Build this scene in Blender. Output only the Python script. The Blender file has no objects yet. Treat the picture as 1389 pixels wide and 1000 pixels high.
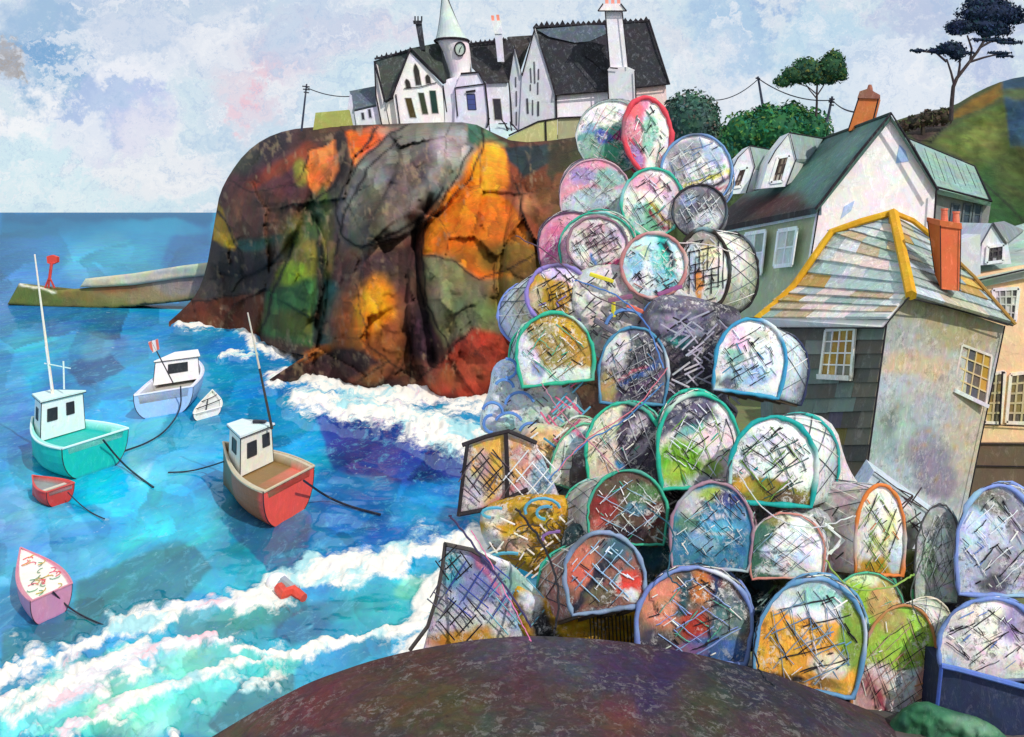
import bpy, math, random
import numpy as np
from mathutils import Vector
random.seed(7); rng = np.random.RandomState(11)
sc = bpy.context.scene
COL = sc.collection
F, H, CX, HY = 1300.0, 20.0, 694.5, 288.0      # lens in photo pixels, eye height, picture centre, horizon row
# ---------------- camera ----------------
cam = bpy.data.objects.new('camera', bpy.data.cameras.new('camera')); COL.objects.link(cam)
cam.location = (0, 0, H); cam.rotation_euler = (math.radians(90), 0, 0)
cam.data.sensor_width = 36.0; cam.data.lens = 36.0*F/1389.0
cam.data.shift_y = -(500-HY)/1389.0
cam.data.clip_start = 0.1; cam.data.clip_end = 60000
sc.camera = cam
sc.render.resolution_x = 1024; sc.render.resolution_y = 737
# ---------------- exposure ----------------
sc.view_settings.view_transform = 'Standard'; sc.view_settings.look = 'None'
sc.view_settings.exposure = 0.12; sc.view_settings.gamma = 1.0
# ---------------- sun ----------------
SUN_EL, SUN_AZ = math.radians(42), math.radians(143)   # azimuth clockwise from the view direction: from the right, a little behind the eye
sd = bpy.data.lights.new('sun', 'SUN'); sd.energy = 2.9; sd.angle = math.radians(0.6); sd.color = (1.0, .95, .87)
sun = bpy.data.objects.new('sun', sd); COL.objects.link(sun)
sdir = Vector((math.sin(SUN_AZ)*math.cos(SUN_EL), math.cos(SUN_AZ)*math.cos(SUN_EL), math.sin(SUN_EL)))
sun.rotation_euler = sdir.to_track_quat('Z', 'Y').to_euler(); sun.location = sdir*200

def lin(h, k=1.0):
    h = h.lstrip('#'); v = [int(h[i:i+2], 16)/255 for i in (0, 2, 4)]
    return [k*((c/12.92) if c <= .04045 else ((c+.055)/1.055)**2.4) for c in v]

# ---------------- sky ----------------
world = bpy.data.worlds.new('World'); sc.world = world; world.use_nodes = True
wt = world.node_tree; wt.nodes.clear()
def N(t, typ, **kw):
    n = t.nodes.new(typ)
    for k, v in kw.items(): setattr(n, k, v)
    return n
def build_sky():
    L = wt.links.new
    out = N(wt, 'ShaderNodeOutputWorld'); bg = N(wt, 'ShaderNodeBackground'); L(bg.outputs[0], out.inputs[0])
    tc = N(wt, 'ShaderNodeTexCoord')
    sky = N(wt, 'ShaderNodeTexSky', sky_type='NISHITA', sun_disc=False, sun_elevation=SUN_EL, sun_rotation=SUN_AZ)
    # warped direction
    n1 = N(wt, 'ShaderNodeTexNoise'); n1.inputs['Scale'].default_value = 7; n1.inputs['Detail'].default_value = 7; n1.inputs['Roughness'].default_value = .68
    L(tc.outputs['Generated'], n1.inputs['Vector'])
    sub = N(wt, 'ShaderNodeVectorMath', operation='SUBTRACT'); L(n1.outputs['Color'], sub.inputs[0]); sub.inputs[1].default_value = (.5, .5, .5)
    scl = N(wt, 'ShaderNodeVectorMath', operation='SCALE'); L(sub.outputs[0], scl.inputs[0]); scl.inputs['Scale'].default_value = .24
    add = N(wt, 'ShaderNodeVectorMath', operation='ADD'); L(tc.outputs['Generated'], add.inputs[0]); L(scl.outputs[0], add.inputs[1])
    W = add.outputs[0]
    def mix(f, a, b, bt='MIX'):
        m = N(wt, 'ShaderNodeMix', data_type='RGBA', blend_type=bt)
        if isinstance(f, float): m.inputs[0].default_value = f
        else: L(f, m.inputs[0])
        for s, v in ((6, a), (7, b)):
            if isinstance(v, (list, tuple)): m.inputs[s].default_value = (*v[:3], 1)
            else: L(v, m.inputs[s])
        return m.outputs[2]
    # broken cloud cover: pale blue to white to lilac
    n2 = N(wt, 'ShaderNodeTexNoise'); n2.inputs['Scale'].default_value = 5; n2.inputs['Detail'].default_value = 9; n2.inputs['Roughness'].default_value = .6; n2.inputs['Distortion'].default_value = .8
    L(W, n2.inputs['Vector'])
    cr = N(wt, 'ShaderNodeValToRGB'); L(n2.outputs[0], cr.inputs[0])
    e = cr.color_ramp.elements; e[0].position = .33; e[0].color = (*lin('#b4cbe6'), 1); e[1].position = .66; e[1].color = (*lin('#f2eff2'), 1)
    for p, c in ((.42, '#cdd9ec'), (.5, '#d6e6ee'), (.57, '#e2e4ef')):
        x = e.new(p); x.color = (*lin(c), 1)
    cur = cr.outputs[0]
    def dab(cur, px, py, r, col, k, asp=1.0):
        d = Vector(((px-CX)/F, 1, (HY-py)/F)).normalized()
        s = N(wt, 'ShaderNodeVectorMath', operation='SUBTRACT'); L(W, s.inputs[0]); s.inputs[1].default_value = d
        sv = N(wt, 'ShaderNodeVectorMath', operation='MULTIPLY'); L(s.outputs[0], sv.inputs[0]); sv.inputs[1].default_value = (1/asp, 1, 1)
        ln = N(wt, 'ShaderNodeVectorMath', operation='LENGTH'); L(sv.outputs[0], ln.inputs[0])
        mr = N(wt, 'ShaderNodeMapRange', interpolation_type='SMOOTHSTEP'); L(ln.outputs['Value'], mr.inputs[0])
        mr.inputs[1].default_value = r/F; mr.inputs[2].default_value = r/F*.55; mr.inputs[3].default_value = 0; mr.inputs[4].default_value = k
        return mix(mr.outputs[0], cur, lin(col))
    for a in ((700, 250, 420, '#d4e6f0', .6, 2.2), (120, 230, 130, '#d3ecf5', .85, 1.6), (90, 40, 85, '#8fb6da', .75, 1.2), (90, 110, 50, '#84b0d8', .6, 1.3), (25, 130, 45, '#f8f8fb', .9, 1.3), (145, 145, 60, '#b4c2ea', .7, 1.4), (110, 175, 34, '#f0f2f8', .7, 1.8), (170, 110, 26, '#eef0f8', .7, 1.8), (205, 165, 45, '#b4c0ec', .7, 1.0),
              (360, 85, 80, '#f1d6e0', .6, 1.3), (385, 62, 32, '#f2c6d2', .6, 1.5), (345, 100, 30, '#f4c2cf', .7, 1.3), (315, 128, 26, '#f4ccd8', .6, 1.2), (420, 110, 30, '#eef2f6', .8, 1.6), (330, 60, 26, '#f6f6f8', .8, 1.5), (480, 60, 60, '#e8dce8', .7, 1.4), (200, 80, 60, '#f6f6fb', .75, 1.5), (140, 30, 40, '#f4f5fa', .7, 1.4), (270, 60, 45, '#f8f8fa', .7, 1.5), (440, 30, 60, '#c2d2ea', .6, 1.5), (520, 110, 60, '#d2e8f0', .7, 1.5), (60, 60, 34, '#5f9bd0', .6, 1.0), (110, 70, 26, '#6a9ed6', .55, 1.0), (985, 60, 24, '#5c9cd8', .6, 1.0), (1025, 12, 30, '#7c98d8', .6, 1.6), (1000, 90, 40, '#f4f6fa', .7, 1.6), (4, 50, 40, '#b4aaa6', .8, .6), (2, 95, 34, '#a4988f', .75, .6), (30, 70, 14, '#d8dce6', .6, 1), (230, 210, 75, '#f7f0f5', .6, 1.2), (60, 265, 60, '#e6f4f8', .7, 2.0),
              (250, 20, 100, '#c0cfe6', .6, 1.5), (300, 50, 60, '#eef0f6', .7, 1.6), (1010, 45, 60, '#9ec4e6', .65, 1.3), (1060, 25, 35, '#8fb0e0', .6, 1.4), (1120, 60, 60, '#b5d8ee', .6, 1.3), (1250, 25, 60, '#b4bce0', .6, 1.1),
              (960, 130, 60, '#e3e8f2', .7, 1.5), (1180, 100, 60, '#e2eaf6', .7, 1.3), (920, 60, 45, '#dfe0ea', .6, 1.1), (1240, 100, 50, '#e8eef8', .7, 1.2), (1360, 60, 60, '#b8c2e4', .7, .9)):
        cur = dab(cur, *a)
    # dry-brushed speckle
    n3 = N(wt, 'ShaderNodeTexNoise'); n3.inputs['Scale'].default_value = 60; n3.inputs['Detail'].default_value = 8; n3.inputs['Roughness'].default_value = .75; n3.inputs['Distortion'].default_value = 1.2
    L(W, n3.inputs['Vector'])
    r3 = N(wt, 'ShaderNodeMapRange'); L(n3.outputs[0], r3.inputs[0]); r3.inputs[1].default_value = .54; r3.inputs[2].default_value = .62; r3.inputs[4].default_value = .5
    n4 = N(wt, 'ShaderNodeTexNoise'); n4.inputs['Scale'].default_value = 9; n4.inputs['Detail'].default_value = 3; L(W, n4.inputs['Vector'])
    r4 = N(wt, 'ShaderNodeMapRange'); L(n4.outputs[0], r4.inputs[0]); r4.inputs[1].default_value = .5; r4.inputs[2].default_value = .62
    mm = N(wt, 'ShaderNodeMath', operation='MULTIPLY'); L(r3.outputs[0], mm.inputs[0]); L(r4.outputs[0], mm.inputs[1])
    cur = mix(mm.outputs[0], cur, lin('#f6f7fa'))
    r5 = N(wt, 'ShaderNodeMapRange'); L(n3.outputs[0], r5.inputs[0]); r5.inputs[1].default_value = .46; r5.inputs[2].default_value = .38; r5.inputs[4].default_value = .45
    cur = mix(r5.outputs[0], cur, lin('#a9bfe0'))
    mp = N(wt, 'ShaderNodeMapping'); mp.inputs['Rotation'].default_value = (0, .6, 0); mp.inputs['Scale'].default_value = (14, 14, 60); L(W, mp.inputs[0])
    n6 = N(wt, 'ShaderNodeTexNoise'); n6.inputs['Scale'].default_value = 1; n6.inputs['Detail'].default_value = 5; n6.inputs['Roughness'].default_value = .7; n6.inputs['Distortion'].default_value = .6; L(mp.outputs[0], n6.inputs['Vector'])
    r6 = N(wt, 'ShaderNodeMapRange'); L(n6.outputs[0], r6.inputs[0]); r6.inputs[1].default_value = .53; r6.inputs[2].default_value = .64; r6.inputs[4].default_value = .6
    cur = mix(r6.outputs[0], cur, lin('#f5f6fa'))
    r7 = N(wt, 'ShaderNodeMapRange'); L(n6.outputs[0], r7.inputs[0]); r7.inputs[1].default_value = .45; r7.inputs[2].default_value = .36; r7.inputs[4].default_value = .4
    cur = mix(r7.outputs[0], cur, lin('#a4c0e2'))
    # a share of the real sky behind the clouds
    sm = N(wt, 'ShaderNodeVectorMath', operation='SCALE'); L(sky.outputs[0], sm.inputs[0]); sm.inputs['Scale'].default_value = .1
    cur = mix(.08, cur, sm.outputs[0])
    L(cur, bg.inputs[0]); bg.inputs[1].default_value = .93
build_sky()

# ---------------- helpers ----------------
def P(px, py, Y): return np.array([(px-CX)*Y/F, Y, H+(HY-py)*Y/F])
def Pz(px, py, z): return P(px, py, (H-z)*F/(py-HY))
def hsh(ix, iy, s):
    n = (ix.astype(np.int64)*374761393 + iy.astype(np.int64)*668265263 + s*1442695041) & 0x7fffffff
    n = ((n ^ (n >> 13))*1274126177) & 0x7fffffff
    return ((n ^ (n >> 16)) & 0xffff)/65535.0
def vn(x, y, s):
    x0 = np.floor(x); y0 = np.floor(y); fx = x-x0; fy = y-y0
    fx = fx*fx*(3-2*fx); fy = fy*fy*(3-2*fy); x0 = x0.astype(int); y0 = y0.astype(int)
    a = hsh(x0, y0, s); b = hsh(x0+1, y0, s); c = hsh(x0, y0+1, s); d = hsh(x0+1, y0+1, s)
    return (a*(1-fx)+b*fx)*(1-fy)+(c*(1-fx)+d*fx)*fy
def fbm(x, y, s, o=4):
    x = np.asarray(x, float); y = np.asarray(y, float); r = 0; a = .5; t = 0
    for i in range(o):
        r = r+a*vn(x, y, s+i*17); t += a; x = x*2.03+3.1; y = y*2.03+1.7; a *= .55
    return r/t-.5
def facets(x, y, size, s, k):
    """broken planes: every jittered cell gets its own level and tilt; also the distance to the nearest cell edge"""
    gx = x/size; gy = y/size; ix = np.floor(gx); iy = np.floor(gy); b1 = np.full(x.shape, 1e9); b2 = np.full(x.shape, 1e9); out = np.zeros(x.shape)
    for i in (-1, 0, 1):
        for j in (-1, 0, 1):
            cx = ix+i; cy = iy+j; ax = cx+hsh(cx, cy, s); ay = cy+hsh(cx, cy, s+9); d = np.hypot(gx-ax, gy-ay)
            v = (hsh(cx, cy, s+3)-.5)*k+((gx-ax)*(hsh(cx, cy, s+5)-.5)+(gy-ay)*(hsh(cx, cy, s+6)-.5))*k*2.2
            b2 = np.where(d < b1, b1, np.minimum(b2, d)); out = np.where(d < b1, v, out); b1 = np.minimum(b1, d)
    return out, (b2-b1)*size
def smooth(x): x = np.clip(x, 0, 1); return x*x*(3-2*x)
def inpoly(px, py, pts):
    ins = np.zeros(px.shape, bool); n = len(pts)
    for i in range(n):
        x1, y1 = pts[i]; x2, y2 = pts[(i+1) % n]
        c = ((y1 > py) != (y2 > py))
        with np.errstate(divide='ignore', invalid='ignore'):
            c &= px < (x2-x1)*(py-y1)/((y2-y1) if y2 != y1 else 1e-9)+x1
        ins ^= c
    return ins
def segdist(px, py, pts, closed=True):
    best = np.full(px.shape, 1e9); bx = px.copy(); by = py.copy(); n = len(pts)
    for i in range(n if closed else n-1):
        x1, y1 = pts[i]; x2, y2 = pts[(i+1) % n]; dx, dy = x2-x1, y2-y1
        t = np.clip(((px-x1)*dx+(py-y1)*dy)/max(dx*dx+dy*dy, 1e-9), 0, 1)
        qx = x1+t*dx; qy = y1+t*dy; d = np.hypot(px-qx, py-qy); m = d < best
        best = np.where(m, d, best); bx = np.where(m, qx, bx); by = np.where(m, qy, by)
    return best, bx, by
def rounded(pts, it=2, closed=True):
    for _ in range(it):
        o = []; n = len(pts)
        rngi = range(n) if closed else range(n-1)
        if not closed: o.append(pts[0])
        for i in rngi:
            a = pts[i]; b = pts[(i+1) % n]
            o.append(tuple(.75*p+.25*q for p, q in zip(a, b))); o.append(tuple(.25*p+.75*q for p, q in zip(a, b)))
        if not closed: o.append(pts[-1])
        pts = o
    return pts
def paint(px, py, base, regs, warp=8, wl=25, seed=3):
    wx = px+warp*2*fbm(px/wl, py/wl, seed); wy = py+warp*2*fbm(px/wl, py/wl, seed+50)
    c = np.tile(np.array(lin(base)), (len(px), 1))
    for r in regs:
        if r[0] == 'e':
            _, cx, cy, rx, ry, ang, col, soft = r[:8]; a = math.radians(ang)
            u = ((wx-cx)*math.cos(a)+(wy-cy)*math.sin(a))/rx; v = (-(wx-cx)*math.sin(a)+(wy-cy)*math.cos(a))/ry
            m = smooth((1-np.hypot(u, v))/soft+.5)
        elif r[0] == 'p':
            _, pts, col, soft = r[:4]
            d, _, _ = segdist(wx, wy, pts); s = np.where(inpoly(wx, wy, pts), d, -d); m = smooth(s/soft+.5)
        else:
            _, pts, w, col, soft = r[:5]
            d, _, _ = segdist(wx, wy, pts, False); m = smooth((w/2-d)/soft+.5)
        k = r[-1] if len(r) in (9,) or (r[0] == 'p' and len(r) == 5) or (r[0] == 'l' and len(r) == 6) else 1.0
        m = (m*k)[:, None]; c = c*(1-m)+np.array(lin(col))*m
    return c

# ---------------- materials ----------------
_m = {}
def vc(scale=3.0, var=.35, bump=.3, rough=.75, scr=.25, scrcol='#e8e2da', dk=.3, metal=0, bdist=.02, crust=0, cs=2.0):
    """weathered paint over the object's own colour: chromatic mottling, dry scratches, dark grime specks"""
    key = (scale, var, bump, rough, scr, scrcol, dk, metal, bdist, crust, cs)
    if key in _m: return _m[key]
    m = bpy.data.materials.new('weathered_paint'); m.use_nodes = True; t = m.node_tree; L = t.links.new
    b = t.nodes['Principled BSDF']; b.inputs['Roughness'].default_value = rough; b.inputs['Metallic'].default_value = metal
    b.inputs['Specular IOR Level'].default_value = .25
    at = N(t, 'ShaderNodeAttribute', attribute_name='Col'); g = N(t, 'ShaderNodeNewGeometry')
    def noise(s, det, ro, dist=0, st=None):
        n = N(t, 'ShaderNodeTexNoise'); n.inputs['Scale'].default_value = s; n.inputs['Detail'].default_value = det
        n.inputs['Roughness'].default_value = ro; n.inputs['Distortion'].default_value = dist
        if st:
            mp = N(t, 'ShaderNodeMapping'); mp.inputs['Scale'].default_value = st; mp.inputs['Rotation'].default_value = (.5, .6, .4)
            L(g.outputs['Position'], mp.inputs[0]); L(mp.outputs[0], n.inputs['Vector'])
        else: L(g.outputs['Position'], n.inputs['Vector'])
        return n
    n1 = noise(scale, 6, .65, .8)
    s1 = N(t, 'ShaderNodeVectorMath', operation='SUBTRACT'); L(n1.outputs['Color'], s1.inputs[0]); s1.inputs[1].default_value = (.5, .5, .5)
    s2 = N(t, 'ShaderNodeVectorMath', operation='MULTIPLY_ADD'); L(s1.outputs[0], s2.inputs[0]); s2.inputs[1].default_value = (var*4.2,)*3; s2.inputs[2].default_value = (1, 1, 1)
    s2b = N(t, 'ShaderNodeVectorMath', operation='MAXIMUM'); L(s2.outputs[0], s2b.inputs[0]); s2b.inputs[1].default_value = (.25, .25, .25)
    s3 = N(t, 'ShaderNodeVectorMath', operation='MULTIPLY'); L(at.outputs['Color'], s3.inputs[0]); L(s2b.outputs[0], s3.inputs[1])
    cur = s3.outputs[0]
    def over(cur, nz, lo, hi, k, col):
        mr = N(t, 'ShaderNodeMapRange'); L(nz.outputs[0], mr.inputs[0]); mr.inputs[1].default_value = lo; mr.inputs[2].default_value = hi; mr.inputs[4].default_value = k
        mx = N(t, 'ShaderNodeMix', data_type='RGBA'); L(mr.outputs[0], mx.inputs[0]); L(cur, mx.inputs[6]); mx.inputs[7].default_value = (*lin(col), 1)
        return mx.outputs[2]
    n2 = noise(scale*2.6, 9, .84, .7, (1, 1, .4))
    if scr:
        # dry scratches: a paler coat of the thing's own colour
        pl = N(t, 'ShaderNodeVectorMath', operation='MULTIPLY_ADD'); L(cur, pl.inputs[0]); pl.inputs[1].default_value = (1.35,)*3; pl.inputs[2].default_value = [.09*c for c in lin(scrcol)]
        mr = N(t, 'ShaderNodeMapRange'); L(n2.outputs[0], mr.inputs[0]); mr.inputs[1].default_value = .53; mr.inputs[2].default_value = .60; mr.inputs[4].default_value = min(1, scr*1.6)
        mx = N(t, 'ShaderNodeMix', data_type='RGBA'); L(mr.outputs[0], mx.inputs[0]); L(cur, mx.inputs[6]); L(pl.outputs[0], mx.inputs[7]); cur = mx.outputs[2]
    n3 = noise(scale*2.0, 9, .85, 1.2, (.45, 1, 1))
    if dk: cur = over(cur, n3, .56, .62, dk, '#1c1820')
    if crust:
        nm = noise(scale*.45, 3, .5); mk = N(t, 'ShaderNodeMapRange'); L(nm.outputs[0], mk.inputs[0]); mk.inputs[1].default_value = .44; mk.inputs[2].default_value = .56; mk.inputs[4].default_value = crust
        for sc_, dst, c_, lo, hi in ((scale*cs, .5, '#221d24', .53, .56), (scale*cs*.8, .6, '#f3efe9', .53, .57)):
            nz = noise(sc_, 7, .8, dst); mr = N(t, 'ShaderNodeMapRange'); L(nz.outputs[0], mr.inputs[0]); mr.inputs[1].default_value = lo; mr.inputs[2].default_value = hi
            mu = N(t, 'ShaderNodeMath', operation='MULTIPLY'); L(mr.outputs[0], mu.inputs[0]); L(mk.outputs[0], mu.inputs[1])
            mx = N(t, 'ShaderNodeMix', data_type='RGBA'); L(mu.outputs[0], mx.inputs[0]); L(cur, mx.inputs[6]); mx.inputs[7].default_value = (*lin(c_), 1); cur = mx.outputs[2]
    L(cur, b.inputs['Base Color'])
    if bump:
        bp = N(t, 'ShaderNodeBump'); bp.inputs['Strength'].default_value = bump; bp.inputs['Distance'].default_value = bdist/scale*6
        L(n2.outputs[0], bp.inputs['Height']); L(bp.outputs[0], b.inputs['Normal'])
    _m[key] = m; return m
MP = vc(9, .22, .5, .7, .3, '#efe9e2', .45)           # close things
MT = vc(14, .16, .3, .65, .22, '#dfe4e4', .15)         # painted rims, twine
MH = vc(1.6, .17, .4, .8, .35, '#f2ece4', .2)          # houses by the harbour
MF = vc(.35, .14, .4, .8, .35, '#efe9ea', .16)          # buildings on the headland
MB = vc(1.2, .12, .3, .45, .2, '#f4f4f0', .12)         # boats

# ---------------- objects ----------------
def origin(o):
    v = np.zeros(3)
    while o is not None: v = v+np.array(o.location); o = o.parent
    return v
def mesh(name, verts, faces, col, mat, parent=None, smooth_=False):
    verts = np.asarray(verts, float)
    if parent is not None: verts = verts-origin(parent)
    me = bpy.data.meshes.new(name); me.from_pydata(verts.tolist(), [], [list(map(int, f)) for f in faces]); me.update()
    a = me.color_attributes.new('Col', 'FLOAT_COLOR', 'POINT')
    if isinstance(col, str): col = lin(col)
    c = np.asarray(col, float)
    if c.ndim == 1: c = np.tile(c, (len(verts), 1))
    rgba = np.ones((len(verts), 4)); rgba[:, :3] = c; a.data.foreach_set('color', rgba.ravel())
    if smooth_: me.polygons.foreach_set('use_smooth', [True]*len(me.polygons))
    me.materials.append(mat); o = bpy.data.objects.new(name, me); COL.objects.link(o)
    if parent is not None: o.parent = parent
    return o
def recenter(o, loc):
    loc = np.asarray(loc, float); n = len(o.data.vertices); v = np.empty(n*3); o.data.vertices.foreach_get('co', v)
    v = v.reshape(-1, 3)-loc; o.data.vertices.foreach_set('co', v.ravel()); o.location = loc; o.data.update()
def tag(o, label, cat, group=None, kind=None):
    if kind: o['kind'] = kind
    if label: o['label'] = label
    if cat: o['category'] = cat
    if group: o['group'] = group
    return o
def thing(name, loc, label, cat, group=None):
    o = bpy.data.objects.new(name, None); COL.objects.link(o); o.location = tuple(float(x) for x in loc); o.empty_display_size = .2
    return tag(o, label, cat, group)
class G:
    """geometry collector: one object at the end"""
    def __init__(s): s.v = []; s.f = []; s.c = []
    def add(s, v, f, c):
        b = len(s.v); s.v += [list(map(float, x)) for x in v]; s.f += [[i+b for i in q] for q in f]
        if isinstance(c, str): c = lin(c)
        c = np.asarray(c, float); s.c += (c.tolist() if c.ndim == 2 else [c.tolist()]*len(v)); return s
    def tube(s, pts, r, col, n=6, closed=False):
        pts = [np.asarray(p, float) for p in pts]; m = len(pts); rr = r if hasattr(r, '__len__') else [r]*m
        V = []; up = np.array([.13, .2, 1.0])
        for i, p in enumerate(pts):
            a = pts[(i-1) % m] if (closed or i > 0) else p; b = pts[(i+1) % m] if (closed or i < m-1) else p
            t = b-a; t = t/(np.linalg.norm(t)+1e-9)
            u = up if i == 0 else u0
            u = u-t*np.dot(u, t)
            if np.linalg.norm(u) < 1e-3: u = np.array([1., 0, 0])-t*t[0]
            u = u/np.linalg.norm(u); u0 = u; w = np.cross(t, u)
            for k in range(n):
                q = 2*math.pi*k/n; V.append(p+rr[i]*(math.cos(q)*u+math.sin(q)*w))
        Fc = []
        for i in range(m if closed else m-1):
            j = (i+1) % m
            for k in range(n): Fc.append([i*n+k, i*n+(k+1) % n, j*n+(k+1) % n, j*n+k])
        if not closed: Fc.append(list(range(n))[::-1]); Fc.append([(m-1)*n+k for k in range(n)])
        return s.add(V, Fc, col)
    def prism(s, poly, off, col):
        """closed solid: polygon of world points swept by the offset vector"""
        n = len(poly); poly = [np.asarray(p, float) for p in poly]; off = np.asarray(off, float)
        V = poly+[p+off for p in poly]
        Fc = [list(range(n)), [n+i for i in range(n)][::-1]]+[[i, i+n, (i+1) % n+n, (i+1) % n] for i in range(n)]
        return s.add(V, Fc, col)
    def box(s, c, a, b, d, col):
        """centre, three half-axis vectors"""
        c, a, b, d = map(lambda x: np.asarray(x, float), (c, a, b, d))
        V = [c+i*a+j*b+k*d for k in (-1, 1) for j in (-1, 1) for i in (-1, 1)]
        return s.add(V, [[0, 1, 3, 2], [4, 6, 7, 5], [0, 4, 5, 1], [2, 3, 7, 6], [0, 2, 6, 4], [1, 5, 7, 3]], col)
    def lathe(s, base, prof, col, n=16):
        V = []; 
        for r, z in prof:
            for k in range(n): q = 2*math.pi*k/n; V.append([base[0]+r*math.cos(q), base[1]+r*math.sin(q), base[2]+z])
        m = len(prof); Fc = [[i*n+k, i*n+(k+1) % n, (i+1)*n+(k+1) % n, (i+1)*n+k] for i in range(m-1) for k in range(n)]
        Fc += [list(range(n))[::-1], [(m-1)*n+k for k in range(n)]]
        return s.add(V, Fc, col)
    def build(s, name, mat, parent=None, sm=False): return mesh(name, s.v, s.f, np.array(s.c), mat, parent, sm)

def relief(name, outline, step, depth, eback, ew, colf, mat, back, parent=None, cap=True):
    """solid mass with a modelled front: rounded at its rim, closed behind"""
    xs = [p[0] for p in outline]; ys = [p[1] for p in outline]
    gx = np.arange(min(xs)-step, max(xs)+2*step, step); gy = np.arange(min(ys)-step, max(ys)+2*step, step)
    X, Y_ = np.meshgrid(gx, gy); nx, ny = len(gx), len(gy); X = X.ravel(); Y_ = Y_.ravel()
    ins = inpoly(X, Y_, outline); I = ins.reshape(ny, nx)
    cell = I[:-1, :-1] | I[1:, :-1] | I[:-1, 1:] | I[1:, 1:]
    d, bx, by = segdist(X, Y_, outline)
    X = np.where(ins, X, bx); Y_ = np.where(ins, Y_, by); d = np.where(ins, d, 0)
    jj, ii = np.nonzero(cell); a = jj*nx+ii
    quads = np.stack([a, a+nx, a+nx+1, a+1], 1)
    used = np.unique(quads); mp = -np.ones(nx*ny, int); mp[used] = np.arange(len(used)); quads = mp[quads]
    X = X[used]; Y_ = Y_[used]; d = d[used]
    t = np.clip(d/ew, 0, 1); eb = eback(X, Y_) if callable(eback) else eback; D = depth(X, Y_)+eb*(1-np.sqrt(1-(1-t)**2))
    V = np.stack([(X-CX)*D/F, D, H+(HY-Y_)*D/F], 1); C = colf(X, Y_)
    cnt = {}
    for q in quads.tolist():
        for k in range(4):
            e = (q[k], q[(k+1) % 4]); cnt[e] = 1
    be = [e for e in cnt if (e[1], e[0]) not in cnt]
    bv = sorted({v for e in be for v in e}); n = len(V); idx = {v: n+i for i, v in enumerate(bv)}
    cx, cy = X.mean(), Y_.mean(); Db = D.max()*0+D[bv]+back
    Xb = X[bv]+(cx-X[bv])*.06; Yb = Y_[bv]+(cy-Y_[bv])*.06
    Vb = np.stack([(Xb-CX)*Db/F, Db, H+(HY-Yb)*Db/F], 1)
    faces = quads.tolist()+[[e[1], e[0], idx[e[0]], idx[e[1]]] for e in be]
    allV = np.vstack([V, Vb]); allC = np.vstack([C, C[bv]])
    if cap:
        c = allV[n:].mean(0); allV = np.vstack([allV, c[None]]); allC = np.vstack([allC, C.mean(0)[None]]); ci = len(allV)-1
        faces += [[idx[e[1]], idx[e[0]], ci] for e in be]
    return mesh(name, allV, faces, allC, mat, parent, True)
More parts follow.
